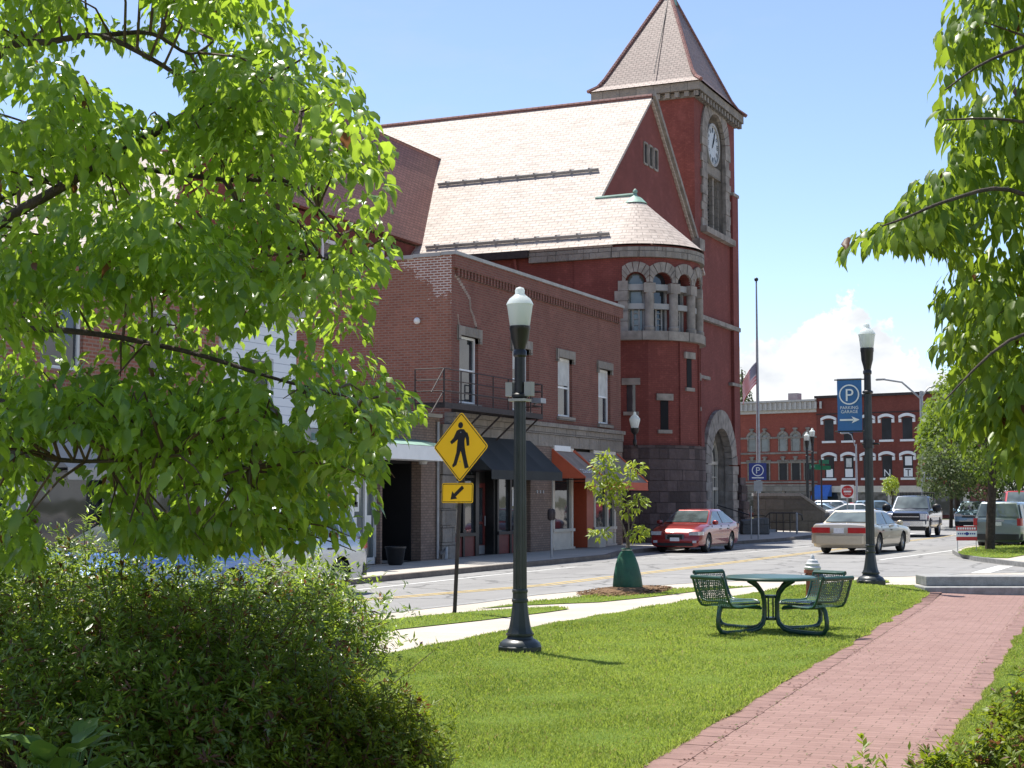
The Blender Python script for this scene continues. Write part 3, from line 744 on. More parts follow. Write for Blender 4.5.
for (a, c) in sl:
    w = MB(); O = Vector((XG, a, zs0)); W = c-a; H = zs1-zs0
    for (u0,u1,v0,v1) in ((-.09,0,-.06,H+.06),(W,W+.09,-.06,H+.06),(0,W,H,H+.09),(0,W,-.09,0)): w.obox(O, UY, u0, u1, v0, v1, -.2, .05)
    wf = w.build('window', M['stone_arch'], hall)
    g = MB(); g.obox(O, UY, .002, W-.002, .002, H-.002, -.3, -.02); g.build('pane', M['dark'], wf)
# main roof
b = MB(); T = 0.12
XR0 = -58.0
def slab(mb, pts, d=T, mi=0):
    n = (Vector(pts[1])-Vector(pts[0])).cross(Vector(pts[2])-Vector(pts[0])).normalized()
    if n.z < 0: n = -n
    mb.prism([Vector(p) for p in pts], -n*d, mi)
slab(b, [(XR0, YE, roofz(YE)), (-21.05, YE, roofz(YE)), (-21.05, 58.9, roofz(58.9)), (XG+.12, 58.9, roofz(58.9)), (XG+.12, RY, RZ), (XR0, RY, RZ)])
slab(b, [(XR0, RY, RZ), (XG+.12, RY, RZ), (XG+.12, 73.5, RZ-.9*(73.5-RY)), (XR0, 75, RZ-.9*(75-RY))])
roof = b.build('roof', M['slate_main'], hall)
b = MB(); b.tube([(XR0, RY, RZ+.03), (XG+.12, RY, RZ+.03)], 0.11, 8); b.build('ridge_cap', M['slate_red'], roof)
# snow guards: two rails with brackets on the slope
nrm = Vector((0, -SL, 1)).normalized()
for y, x0, x1 in ((60.65, -31.0, -23.3), (56.62, -29.5, -21.3)):
    b = MB(); z = roofz(y)
    for k in (0.04, 0.09, 0.14):
        p = Vector((0, y, z)) + nrm*k; b.tube([(x0, p.y, p.z), (x1, p.y, p.z)], 0.03, 6)
    n = 9
    for i in range(n):
        x = x0 + (x1-x0)*(i+.5)/n; p = Vector((x, y, z)); b.tube([p + Vector((0,.25,.22)), p + nrm*.18, p], [.03,.05,.04], 6)
    b.build('snow_guard', M['grey_trim'], roof)
# stone coping on the street gable's right rake with kneeler
b = MB(); n = 9
for i in range(n):
    y0 = RY + (72.1-RY)*i/n; y1 = RY + (72.1-RY)*(i+1)/n - .02
    w = .17
    pts = [(XG-.1, y0, RZ-.9*(y0-RY)+.02), (XG-.1, y1, RZ-.9*(y1-RY)+.02), (XG-.1, y1, RZ-.9*(y1-RY)+.3), (XG-.1, y0, RZ-.9*(y0-RY)+.3)]
    b.prism(pts, (.36, 0, 0))
b.box(XG-.05, XG+.42, 71.7, 72.5, 14.0, 14.55); b.prism([(XG+.01, 71.75, 13.5), (XG+.01, 72.35, 13.5), (XG+.01, 72.45, 14.0), (XG+.01, 71.7, 14.0)], (.3, 0, 0))
b.build('coping', M['stone_arch'], hall)
# eave: stone cornice on the flank, dark gutter behind the neighbour
b = MB(); b.box(-58, -24.6, YE-.16, YE+.1, ZE-.32, ZE-.02); b.build('gutter', M['rust_iron'], hall)
# ---- round corner bay
BX, BY, BR = -21.05, 58.9, 2.62
def ring_pts(r, z, a0, a1, n): return [(BX + r*math.cos(a0+(a1-a0)*k/n), BY + r*math.sin(a0+(a1-a0)*k/n), z) for k in range(n+1)]
def bay_loft(mb, prof, a0, a1, n, mi=0, straight=True):
    rows = [ring_pts(r, z, a0, a1, n) for r, z in prof]
    for i in range(len(rows)-1):
        for k in range(n): mb.quad(rows[i][k], rows[i][k+1], rows[i+1][k+1], rows[i+1][k], mi)
A0, A1 = R(-90), R(90)
ANG_CAM = math.atan2(-BY, -BX)      # direction from the bay to the street corner opposite
ZB0, ZB1, ZS, ZT = 3.9, 8.0, 8.35, 11.25
b = MB()
NF = 6
bay_loft(b, [(BR, ZB0), (BR, ZB1)], A0, A1, NF)
b.quad((XG, BY-BR, ZB0), (BX, BY-BR, ZB0), (BX, BY-BR, ZT+.5), (XG, BY-BR, ZT+.5))
b.quad((XG, BY+BR, ZB0), (BX, BY+BR, ZB0), (BX, BY+BR, ZT+.5), (XG, BY+BR, ZT+.5))
# plain drum wall before the first arch and the frieze above the arches
W_A0 = R(-82); STEP = R(23.43); NB = 7
bay_loft(b, [(BR, ZB1), (BR, ZT+.5)], A0, W_A0, 2)
bay_loft(b, [(BR, 10.98), (BR, ZT+.5)], W_A0, W_A0+STEP*NB, 42)
bay_loft(b, [(BR, ZB1), (BR, ZT+.5)], W_A0+STEP*NB, A1, 2)
# spandrels with arch cut-outs
AR = 0.5*BR*STEP - 0.125; ZSP = 10.27
for q in range(NB):
    ac = W_A0 + STEP*(q+.5); n = 14
    prev = None
    for k in range(n+1):
        t = math.pi*k/n; u = AR*math.cos(t); v = ZSP + AR*math.sin(t); a = ac + u/BR
        cur = [(BX+r*math.cos(a), BY+r*math.sin(a), z) for r, z in ((BR, v), (BR, 10.99), (BR-.5, v))]
        if prev: b.quad(prev[0], prev[1], cur[1], cur[0]); b.quad(prev[0], cur[0], cur[2], prev[2])
        prev = cur
    for s in (-1, 1):
        a0 = ac + s*AR/BR; a1 = ac + s*STEP/2
        bay_loft(b, [(BR, ZS), (BR, 10.99)], min(a0,a1), max(a0,a1), 2)
        p = [(BX+r*math.cos(a0), BY+r*math.sin(a0), z) for r, z in ((BR, ZS), (BR, ZSP), (BR-.5, ZSP), (BR-.5, ZS))]; b.quad(*p)
b.build('bay_wall', M['brick_hall'], hall)
# facet edges: thin downpipes at the corners of the lower drum
b = MB()
for k in (2, 3, 4):
    b = MB(); a = A0 + (A1-A0)*k/NF; b.tube([(BX+(BR+.03)*math.cos(a), BY+(BR+.03)*math.sin(a), 3.95), (BX+(BR+.03)*math.cos(a), BY+(BR+.03)*math.sin(a), 7.95)], .035, 6); b.build('downpipe', M['brick_hall'], hall)
b = MB(); b.tube([(-25.3, YW-.15, 11.6), (-25.2, YW-.15, 11.0), (-25.0, YW-.12, 10.5), (-25.0, YW-.12, 7)], .07, 6)
b.build('downpipe', M['brick_hall'], hall)
# rock faced base
b = MB(); RB = BR + .14
bay_loft(b, [(RB+.06, 0), (RB, ZB0)], A0, A1, 12); b.poly(list(reversed(ring_pts(RB, ZB0, A0, A1, 24))))
b.quad((XG, BY-RB, 0), (BX, BY-RB, 0), (BX, BY-RB, ZB0), (XG, BY-RB, ZB0)); b.quad((BX, BY+RB, 0), (XG, BY+RB, 0), (XG, BY+RB, ZB0), (BX, BY+RB, ZB0))
b.quad((XG, BY-RB, ZB0), (BX, BY-RB, ZB0), (BX, BY+RB, ZB0), (XG, BY+RB, ZB0))
b.box(XG, XG+.14, BY+RB+.02, 73.6, 0, 4.05); b.box(-40, XG+.02, YW-.14, YW+.0, 0, ZB0)
b.build('stone_base', M['stone_base'], hall)
# arcade stone: sills, columns, voussoirs, transoms
b = MB()
def ring_block(mb, r0, r1, z0, z1, a0, a1, n=6, mi=0):
    p = []
    for k in range(n+1):
        a = a0+(a1-a0)*k/n; c, s = math.cos(a), math.sin(a)
        p.append([(BX+r0*c, BY+r0*s, z0), (BX+r1*c, BY+r1*s, z0), (BX+r1*c, BY+r1*s, z1), (BX+r0*c, BY+r0*s, z1)])
    base = len(mb.v)
    for q in p: mb.v.extend(q)
    for k in range(n):
        for i in range(4):
            mb.f.append([base+4*k+i, base+4*k+(i+1)%4, base+4*(k+1)+(i+1)%4, base+4*(k+1)+i]); mb.m.append(mi)
    mb.f.append([base+3, base+2, base+1, base]); mb.m.append(mi)
    e = base+4*n; mb.f.append([e, e+1, e+2, e+3]); mb.m.append(mi)
for q in range(8):
    a = W_A0 - R(5) + (STEP*NB+R(10))*q/8; a2 = W_A0 - R(5) + (STEP*NB+R(10))*(q+1)/8 - .008
    ring_block(b, BR-.4, BR+.19+random.uniform(-.02,.02), ZB1, ZS, a, a2, 4)
b.build('sill', M['stone_arch'], hall)
for q in range(NB+1):
    a = W_A0 + STEP*q
    b = MB()
    if q in (0, NB):
        for zz in range(5): ring_block(b, BR-.2, BR+.06+(zz % 2)*.02, ZS+zz*.4, ZS+zz*.4+.385, a-.06-(zz % 2)*.05, a+.085, 2)
    else:
        r = BR - .06
        b.lathe([(.19,0),(.21,.06),(.21,.16),(.175,.2),(.18,.8),(.18,1.45),(.175,1.52)], (BX+r*math.cos(a), BY+r*math.sin(a), ZS), 14)
        ring_block(b, BR-.3, BR+.10, ZSP-.4, ZSP-.02, a-.085, a+.085, 3)
    b.build('column', M['stone_arch'], hall, smooth=40)
for q in range(NB):
    ac = W_A0+STEP*(q+.5)
    b = MB(); nv = 9
    for k in range(nv):
        t0 = math.pi*k/nv+.02; t1 = math.pi*(k+1)/nv-.02
        for s_ in range(2):
            c0 = t0+(t1-t0)*s_/2; c1 = t0+(t1-t0)*(s_+1)/2
            pp = []
            for rr in (BR-.05, BR+.07+(k % 2)*.02):
                for t, ra in ((c0, AR), (c1, AR), (c1, AR+.4), (c0, AR+.4)):
                    u = max(-STEP*BR/2+.012, min(STEP*BR/2-.012, ra*math.cos(t))); a = ac+u/BR
                    pp.append((BX+rr*math.cos(a), BY+rr*math.sin(a), ZSP+ra*math.sin(t)))
            b.add(pp, [(4,5,6,7),(0,1,5,4),(1,2,6,5),(2,3,7,6),(3,0,4,7)])
    b.build('arch', M['stone_arch'], hall)
    w = MB(); hw = AR/BR
    for z0, z1 in ((9.98, 10.22), (9.24, 9.46)): ring_block(w, BR-.42, BR-.12, z0, z1, ac-hw, ac+hw, 4)
    for a in (ac-hw+.02, ac+hw-.02): ring_block(w, BR-.45, BR-.34, ZS, ZSP, a-.022, a+.022, 1)
    for a in (ac-hw*.34, ac+hw*.34): ring_block(w, BR-.45, BR-.36, ZS, 9.3, a-.014, a+.014, 1)
    for z in (8.62, 8.86, 9.08): ring_block(w, BR-.43, BR-.37, z, z+.03, ac-hw*.34, ac+hw*.34, 1)
    wf = w.build('window', M['grey_trim'], hall)
    g = MB(); bay_loft(g, [(BR-.44, ZS), (BR-.44, ZSP+AR+.05)], ac-hw-.03, ac+hw+.03, 3); g.build('pane', M['glass_pale' if q < 1 else 'glass'], wf)
# slit windows in the drum
for aa, z0, z1 in ((-75, 5.2, 6.25), (-45, 4.5, 5.65), (-15, 6.2, 7.35), (15, 5.5, 6.6), (45, 4.6, 5.7)):
    a = R(aa); c = Vector((math.cos(a), math.sin(a), 0)); rr = BR*math.cos(R(15))
    O = Vector((BX, BY, 0)) + c*rr; Uw = Vector((-c.y, c.x, 0))
    w = MB(); w.obox(O, Uw, -.36, .36, z1, z1+.26, -.05, .09); w.obox(O, Uw, -.3, .3, z0-.14, z0, -.05, .09)
    wf = w.build('window', M['stone_arch'], hall)
    g = MB(); g.obox(O, Uw, -.17, .17, z0+.003, z1-.003, -.05, .02); g.build('pane', M['dark' if aa > -60 else 'glass'], wf)
# bay cornice and half-cone roof with finial
b = MB()
for q in range(8):
    a = A0 + (A1-A0)*q/8; ring_block(b, BR-.2, BR+.17, 11.26, 11.66, a+.004, a+(A1-A0)/8-.004, 5)
nst = 3
for q in range(nst):
    x0 = -24.6 + (BX+24.6)*q/nst; x1 = -24.6 + (BX+24.6)*(q+1)/nst - .015
    b.box(x0, x1, BY-BR-.17, BY-BR+.2, 11.26, 11.66)
b.box(XG, BX-.015, BY+BR-.2, BY+BR+.17, 11.26, 11.66)
b.build('cornice', M['stone_trim'], hall)
TZ = roofz(58.9)
b = MB(); n = 30
er = 2.78
for k in range(n):
    a = A0+(A1-A0)*k/n; a2 = A0+(A1-A0)*(k+1)/n
    rows = [(er, roofz(58.9-er)), (er*.66, roofz(58.9-er*.66)), (er*.33, roofz(58.9-er*.33)), (.02, TZ)]
    for i in range(3):
        (r0, z0), (r1, z1) = rows[i], rows[i+1]
        b.quad(*[(BX+r*math.cos(t), BY+r*math.sin(t), z) for r, t, z in ((r0,a,z0),(r0,a2,z0),(r1,a2,z1),(r1,a,z1))])
b.quad((BX, BY+er, 11.67), (XG+.0, BY+er, 11.67), (XG+.0, BY, TZ), (BX, BY, TZ))
b.build('bay_roof', M['slate_main'], hall)
b = MB(); b.tube([(XG-.1, BY+.02, TZ+.02), (BX, BY, TZ+.04)], .07, 6)
b.lathe([(.5,-.36),(.28,-.14),(.10,-.02),(.06,.08),(.10,.13),(.09,.2),(.04,.25),(.001,.28)], (BX, BY, TZ), 14); b.build('finial', M['copper'], hall, smooth=40)
# ---- clock tower
TX0, TX1, TY0, TY1, TZT = -27.6, XG, 72.25, 79.35, 21.95
tw = MB()
tw.quad((TX0, TY0, 0), (TX1, TY0, 0), (TX1, TY0, TZT), (TX0, TY0, TZT)); tw.quad((TX1, TY1, 0), (TX0, TY1, 0), (TX0, TY1, TZT), (TX1, TY1, TZT))
tw.quad((TX0, TY1, 0), (TX0, TY0, 0), (TX0, TY0, TZT), (TX0, TY1, TZT))
UC = 75.75 - TY0
wall_arch(tw, (TX1, TY0, 0), UY, TY1-TY0, TZT, [(UC, 15.45, 20.0, 1.72), (75.85-TY0, 0.4, 3.55, 1.92)], 0.75, 0, 1)
tower = tw.build('tower_wall', [M['brick_hall'], M['stone_arch']], hall)
# slightly wider stages of the tower with stone string courses
b = MB()
b.box(TX1+.003, TX1+.16, TY1-1.0, TY1+.03, 3.6, 17.9); b.box(TX0+1, TX1+.16, TY1+.003, TY1+.06, 0, 17.9)
b.box(TX1+.003, TX1+.20, TY0+.02, TY0+.62, 3.9, 10.7)
b.build('buttress', M['brick_hall'], hall)
b = MB()
b.box(TX1+.005, TX1+.24, TY0+.05, TY1+.08, 10.66, 10.88)
for (y0_, y1_, z0_, z1_) in ((TY0+.05, 73.9, 7.72, 7.88), (77.8, TY1+.12, 7.72, 7.88), (TY1-1.02, TY1+.1, 17.88, 18.04)):
    c_ = MB(); c_.box(TX1+.005, TX1+.22, y0_, y1_, z0_, z1_); c_.build('string_course', M['stone_arch'], hall)
b.build('string_course', M['stone_arch'], hall)
# clock arch
b = MB(); CA = Vector((TX1, TY0+UC, 20.0))
arch_ring(b, CA, UY, 1.62, 2.5, -.1, .1, n=15)
for s in (-1, 1):
    for k in range(11):
        w = .72 if k % 2 else .92
        z0 = 15.45 + k*.415
        u0, u1 = (1.62, 1.62+w) if s > 0 else (-1.62-w, -1.62)
        b.obox(CA, UY, u0, u1, z0-20.0, z0+.40-20.0, -.1, .07+random.uniform(0,.04))
b.obox(CA, UY, -2.6, 2.6, 15.12-20, 15.42-20, -.3, .32)
b.build('clock_arch', M['stone_arch'], hall)
# recessed louvres below the dial
b = MB()
b.obox(CA, UY, -1.72, 1.72, -1.55, -.98, -.7, -.18)
for u in (-1.55, -.62, .62-.0, 1.55-.0): b.obox(CA, UY, u-.12, u+.12, -4.5, -1.55, -.72, -.3)
b.build('mullion', M['stone_trim'], hall)
b = MB(); b.obox(CA, UY, -1.72, 1.72, -4.56, -1.5, -.76, -.7)
for k in range(14): b.obox(CA, UY, -1.5, 1.5, -4.5+k*.21, -4.44+k*.21, -.7, -.5)
b.build('louvre', M['dark'], hall)
b = MB(); arch_panel(b, CA, UY, 1.73, -.72, ve=1.0); b.build('arch_infill', M['stone_arch'], hall)
ck = MB(); N = Vector((1,0,0)); CC = CA + ZV*.05
def dial_ring(mb, r0, r1, n0, n1, n=36, mi=0):
    for k in range(n):
        a, a2 = 2*math.pi*k/n, 2*math.pi*(k+1)/n
        P = lambda r, t, q: CC + UY*math.cos(t)*r + ZV*math.sin(t)*r + N*q
        mb.quad(P(r0,a,n1), P(r0,a2,n1), P(r1,a2,n1), P(r1,a,n1), mi); mb.quad(P(r1,a,n0), P(r1,a2,n0), P(r1,a2,n1), P(r1,a,n1), mi); mb.quad(P(r0,a,n0), P(r0,a2,n0), P(r0,a2,n1), P(r0,a,n1), mi)
ck.poly([CC + UY*math.cos(2*math.pi*k/36)*1.0 + ZV*math.sin(2*math.pi*k/36)*1.0 + N*-.12 for k in range(36)])
clock = ck.build('clock', plain('clock dial', (.52, .54, .54), .5, var=.1), hall)
b = MB(); dial_ring(b, .98, 1.12, -.3, -.05); b.build('clock_rim', M['grey_trim'], clock)
b = MB()
for k in range(12):
    a = 2*math.pi*k/12; d = UY*math.sin(a)+ZV*math.cos(a); e = UY*math.cos(a)-ZV*math.sin(a)
    for off in (-.05, .05) if k % 3 else (-.09, 0, .09):
        p0 = CC + d*.66 + e*off + N*-.11; p1 = CC + d*.92 + e*off + N*-.11
        b.quad(p0-e*.028, p0+e*.028, p1+e*.028, p1-e*.028)
b.build('numeral', M['sign_black'], clock)
for nm, ang, L, w in (('hour_hand', 2*math.pi*(1.08/12), .55, .07), ('minute_hand', 2*math.pi*(5/60), .85, .05)):
    b = MB(); d = UY*math.sin(ang)+ZV*math.cos(ang); e = UY*math.cos(ang)-ZV*math.sin(ang); q = CC+N*-.09
    b.quad(q-d*.2-e*w*.6, q-d*.2+e*w*.6, q+d*L*.7+e*w, q+d*L*.7-e*w); b.poly([q+d*L*.7-e*w*1.3, q+d*L*.7+e*w*1.3, q+d*L]); b.build(nm, M['sign_black'], clock)
# tower cornice with dentils, flared pyramid roof
b = MB(); e = .42
b.box(TX0-.12, TX1+.12, TY0-.12, TY1+.12, 21.72, 21.97)
for (x0,x1,y0,y1) in ((TX0-e,TX1+e,TY0-e,TY0-.0),(TX0-e,TX1+e,TY1+.0,TY1+e),(TX1+.0,TX1+e,TY0+.01,TY1-.01),(TX0-e,TX0,TY0+.01,TY1-.01)): b.box(x0,x1,y0,y1,22.0,22.42)
k = 0
y = TY0-.3
while y < TY1+.3: b.box(TX1+.125, TX1+.34, y, y+.24, 21.72, 21.998); y += .5
x = TX0
while x < TX1+.3: b.box(x, x+.24, TY0-.34, TY0-.125, 21.72, 21.998); x += .5
b.build('tower_cornice', M['stone_trim'], hall)
b = MB(); cxm, cym = (TX0+TX1)/2, (TY0+TY1)/2
prof = [(1.0, 22.43, .72), (.80, 23.4, .0), (.62, 25.0, 0), (.0, 30.35, 0)]
HX = (TX1-TX0)/2; HY = (TY1-TY0)/2
def sq(h, z):
    a, c = (HX+h, HY+h) if h > -10 else (.22, .3)
    return [(cxm-a, cym-c, z), (cxm+a, cym-c, z), (cxm+a, cym+c, z), (cxm-a, cym+c, z)]
sqs = [sq(.55, 22.43), sq(.16, 22.72), sq(-.12, 23.15), sq(-20, 28.1)]
for i in range(3):
    for k in range(4): b.quad(sqs[i][k], sqs[i][(k+1)%4], sqs[i+1][(k+1)%4], sqs[i+1][k])
spire = b.build('tower_roof', M['slate_spire'], hall)
b = MB()
for k in range(4): b.tube([Vector(sqs[i][k])+ZV*.02 for i in range(4)], .1, 6)
b.build('hip_ridge', M['slate_red'], spire)
b = MB(); b.lathe([(.48,-.4),(.36,.1),(.2,.2),(.2,.34),(.09,.5),(.06,.9),(.001,.95)], (cxm, cym, 28.1), 12); b.build('finial', M['copper'], spire, smooth=40)
b = MB(); p0 = Vector((cxm+.3, cym-HY+.2, 23.9)); b.tube([Vector((cxm+.4, cym-HY-.1, 23.1)), Vector((cxm+.1, cym-.35, 28.0))], .022, 5); b.build('lightning_cable', M['black_iron'], spire)
# ---- arched entrance in the tower foot
DA = Vector((TX1, 75.85, 3.55))
b = MB(); arch_ring(b, DA, UY, 1.84, 2.78, -.2, .2, n=17)
for s in (-1, 1):
    for k in range(8):
        w = 1.1 if k % 2 else .85; u0, u1 = (1.84, 1.84+w) if s > 0 else (-1.84-w, -1.84)
        b.obox(DA, UY, u0, u1, -3.55+k*.44, -3.55+k*.44+.425, -.2, .2+random.uniform(0,.06))
b.build('door_arch', M['stone_arch'], hall)
b = MB()
for k in range(7):
    q = .05*(k % 2)
    b.box(TX1+.01, TX1+.55-k*.04+q, 78.75-q, TY1+.55-k*.02, k*.42, k*.42+.405)
b.build('stone_pier', M['stone_base'], hall)
d = MB()
for u in (-1.78, -.62, .56, 1.66): d.obox(DA, UY, u, u+.12, -3.2, .0, -.72, -.58)
for v in (-3.2, -1.3, .02): d.obox(DA, UY, -1.8, 1.8, v, v+.16, -.72, -.57)
for r0 in (.9, 1.78): arch_ring(d, DA+ZV*.1, UY, r0, r0+.12, -.72, -.58, n=1, gap=0, sub=14)
for a in (.6, 1.25, 1.9, 2.55): 
    p0 = DA+ZV*.1+UY*math.cos(a)*.95+Vector((-.65,0,0)); p1 = DA+ZV*.1+UY*math.cos(a)*1.8+ZV*(math.sin(a)*1.8-math.sin(a)*0)+Vector((-.65,0,0)); p0 = p0+ZV*math.sin(a)*.95; d.tube([p0,p1], .05, 4)
for u in (-1.2, -.02, 1.1):
    d.obox(DA, UY, u-.03, u+.03, -3.0, .0, -.7, -.6)
    d.obox(DA, UY, u-.5, u+.5, -.65, -.60, -.7, -.6)
dd = d.build('entrance_door', M['cream_paint'], hall)
g = MB(); arch_panel(g, DA, UY, 1.9, -.7, ve=3.3); g.build('pane', M['glass'], dd)
# ---- steep cross wing on the left of the roof
b = MB()
slab(b, [(-29.85, 45.5, 12.5), (-29.85, 57.0, 12.5), (-31.97, 62.75, 17.55), (-31.97, 45.5, 17.55)], .15)
slab(b, [(-34.1, 45.5, 12.5), (-34.1, 57.0, 12.5), (-31.99, 62.75, 17.55), (-31.99, 45.5, 17.55)], .15)
b.build('wing_roof', M['slate_red'], hall)
b = MB(); b.quad((-30.1, 46, 0), (-30.1, 57, 0), (-30.1, 57, 12.4), (-30.1, 46, 12.4)); b.poly([(-33.9, 46, 0), (-30.1, 46, 0), (-30.1, 46, 12.4), (-31.98, 46, 17.0), (-33.9, 46, 12.4)]); b.build('wing_wall', M['brick_hall'], hall)
sash_window(hall, (-30.1, 46, 0), UY, (3.2, 9.6, 4.6, 11.6), -.0, .14, mull=1)
sash_window(hall, (-30.1, 46, 0), UY, (6.7, 9.8, 8.0, 11.8), -.0, .14, mull=1)
# ------------------------------------------------------------------ corner brick building
XF = -19.85
def bar(mb, y0, y1, z0, z1, n0, n1, mi=0): mb.box(XF+n0, XF+n1, y0, y1, z0, z1, mi)
cb = thing('corner_building', 'two storey dark red brick corner shop building with bricked parapet and cracked wall', 'shop building', (-24, 46.7, 0))
Y0, Y1, ZTOP = 39.7, 53.82, 8.92
FO = Vector((XF, Y0, 0))
HOL = [(40.22-Y0, 4.62, 41.5-Y0, 6.62), (44.0-Y0, 4.6, 45.3-Y0, 6.62), (47.72-Y0, 4.6, 49.0-Y0, 6.6), (51.5-Y0, 4.52, 52.72-Y0, 6.5)]
b = MB()
wall(b, FO + ZV*4.3, UY, Y1-Y0, ZTOP-4.3, [(h[0], h[1]-4.3, h[2], h[3]-4.3) for h in HOL], .2)
b.quad((-34, Y0, 3.0), (XF, Y0, 3.0), (XF, Y0, ZTOP), (-34, Y0, ZTOP-.35), 1); b.quad((XF, Y1, 0), (-34, Y1, 0), (-34, Y1, ZTOP), (XF, Y1, ZTOP))
b.quad((-34, Y1, 0), (-34, Y0, 0), (-34, Y0, ZTOP), (-34, Y1, ZTOP)); b.quad((-34, Y0, 8.5), (XF-.3, Y0, 8.5), (XF-.3, Y1, 8.5), (-34, Y1, 8.5))
b.quad((XF-.3, Y0, 8), (XF-.3, Y1, 8), (XF-.3, Y1, ZTOP), (XF-.3, Y0, ZTOP))
# corbel table: row of dentil bricks under the parapet with a projecting band
y = Y0+.25
while y < Y1-.2: bar(b, y, y+.11, 8.32, 8.55, .002, .09); y += .225
bar(b, Y0, Y1, 8.55, ZTOP-.0, .002, .11)
b.build('wall', [M['brick_corner'], M['brick_flank']], cb)
b = MB(); y = Y0 - .05
while y < Y1:
    y2 = min(y+.9, Y1+.02); bar(b, y, y2-.01, ZTOP, ZTOP+.1, -.33, .17); y = y2
x = XF-.34
while x > -34: 
    t = (XF-x)/(34+XF)*.35; b.box(x-.9, x-.01, Y0-.06, Y0+.3, ZTOP-t-.02, ZTOP+.09-t); x -= .9
b.build('coping', M['grey_trim'], cb)
# stone lintels and sills of the upper openings
for i, h in enumerate(HOL):
    w = sash_window(cb, FO, UY, h, .17, .075, mull=0, pane='glass', blind=(0.0, .3, .42, .46)[i], label='tall door window opening onto the fire escape' if i == 0 else None)
    b = MB(); b.obox(FO, UY, h[0]-.16, h[2]+.16, h[3], h[3]+.27, -.17, .07); b.obox(FO, UY, h[0]-.16, h[0], h[3]-.16, h[3], -.1, .065); b.obox(FO, UY, h[2], h[2]+.16, h[3]-.16, h[3], -.1, .065)
    b.build('lintel', M['stone_trim'], w)
    b = MB(); b.obox(FO, UY, h[0]-.1, h[2]+.1, h[1]-.13, h[1], -.17, .09); b.build('sill', M['stone_trim'], w)
# mended cracks: raised zigzag of pale mortar
b = MB()
def crack(pts, w):
    for (y0, z0), (y1, z1) in zip(pts[:-1], pts[1:]):
        n = 5
        for k in range(n):
            t0, t1 = k/n, (k+1)/n
            a = (y0+(y1-y0)*t0, z0+(z1-z0)*t0); c = (y0+(y1-y0)*t1, z0+(z1-z0)*t1)
            q = w*random.uniform(.6, 1.3)
            b.box(XF+.001, XF+.012, min(a[0], c[0])-q*.5, max(a[0], c[0])+q*.5, min(a[1], c[1]), max(a[1], c[1])+.02)
crack([(39.95, 8.35), (40.5, 8.0), (40.9, 7.75), (40.95, 7.45), (41.15, 7.25), (41.35, 6.95), (41.3, 6.9)], .09)
b.build('mortar_crack', plain('long crack mortar', (0.36, 0.27, 0.22), .9, var=.2), cb); b = MB()
crack([(40.1, 7.2), (40.15, 6.95), (40.35, 6.8)], .06)
b.build('mortar_crack', plain('crack mortar', (0.36, 0.27, 0.22), .9, var=.2), cb)
b = MB(); b.lathe([(.09,0),(.10,.06),(.05,.12),(.001,.13)], (0,0,0), 12); v = b.build('vent_cap', M['white_paint'], cb, world=False)
v.location = Vector((-20.95, Y0-.02, 7.02)) - Vector((-24, 46.7, 0)); v.rotation_euler = (R(90), 0, 0)
# stone band over the shops and corner pier
b = MB(); y = Y0-.04
while y < Y1:
    y2 = min(y + random.uniform(.8, 1.5), Y1+.02)
    bar(b, y, y2-.008, 3.95, 4.18, -.2, .10+random.uniform(0,.015)); bar(b, y, y2-.008, 4.19, 4.32, -.2, .18); bar(b, y+.2, y2+.19 if y2 < Y1 else y2, 3.55, 3.94, -.2, .06); y = y2
for k in range(8): bar(b, 39.0+.0, 39.9-(.12 if k % 2 else 0), .12+k*.48 if k else .12, .12+(k+1)*.48-.012, -.4, .08+.02*(k % 2))
b.build('stone_band', M['stone_trim'], cb)
# shop piers and recessed shop walls
b = MB()
bar(b, 45.3, 46.75, .12, 3.55, -.3, .05); bar(b, 46.78, 47.1, .12, 3.55, -.3, .03)
b.build('brick_pier', M['brick_tan'], cb)
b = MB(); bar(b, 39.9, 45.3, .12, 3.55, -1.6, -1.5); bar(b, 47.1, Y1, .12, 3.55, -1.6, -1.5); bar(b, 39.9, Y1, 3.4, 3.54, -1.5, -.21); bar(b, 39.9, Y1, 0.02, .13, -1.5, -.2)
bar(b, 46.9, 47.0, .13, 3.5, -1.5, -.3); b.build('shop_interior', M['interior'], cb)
# dark shop front: maroon bulkheads, posts, windows and a glazed door
def shop_front(y0, y1, posts, bulk, fm, bm_, gm, nz, top=3.3):
    f = MB()
    for p in posts: bar(f, p-.06, p+.06, .13, top, nz-.05, nz+.08)
    bar(f, y0, y1, top, 3.54, nz-.05, nz+.1); bar(f, y0, y1, bulk, bulk+.1, nz-.05, nz+.12); bar(f, y0, y1, 2.45, 2.53, nz-.04, nz+.05)
    fr = f.build('shop_front', M[fm], cb)
    k = MB(); bar(k, y0, y1, .13, bulk, nz-.04, nz+.04); k.build('bulkhead', M[bm_], fr)
    g = MB(); bar(g, y0, y1, bulk+.1, top, nz-.02, nz); g.build('pane', M[gm], fr)
    return fr
s1 = shop_front(39.95, 41.75, (40.0, 40.85, 41.7), .72, 'black_iron', 'maroon', 'glass', -.22)
s2 = shop_front(43.2, 45.25, (43.25, 44.2, 45.2), .72, 'black_iron', 'maroon', 'glass', -.22)
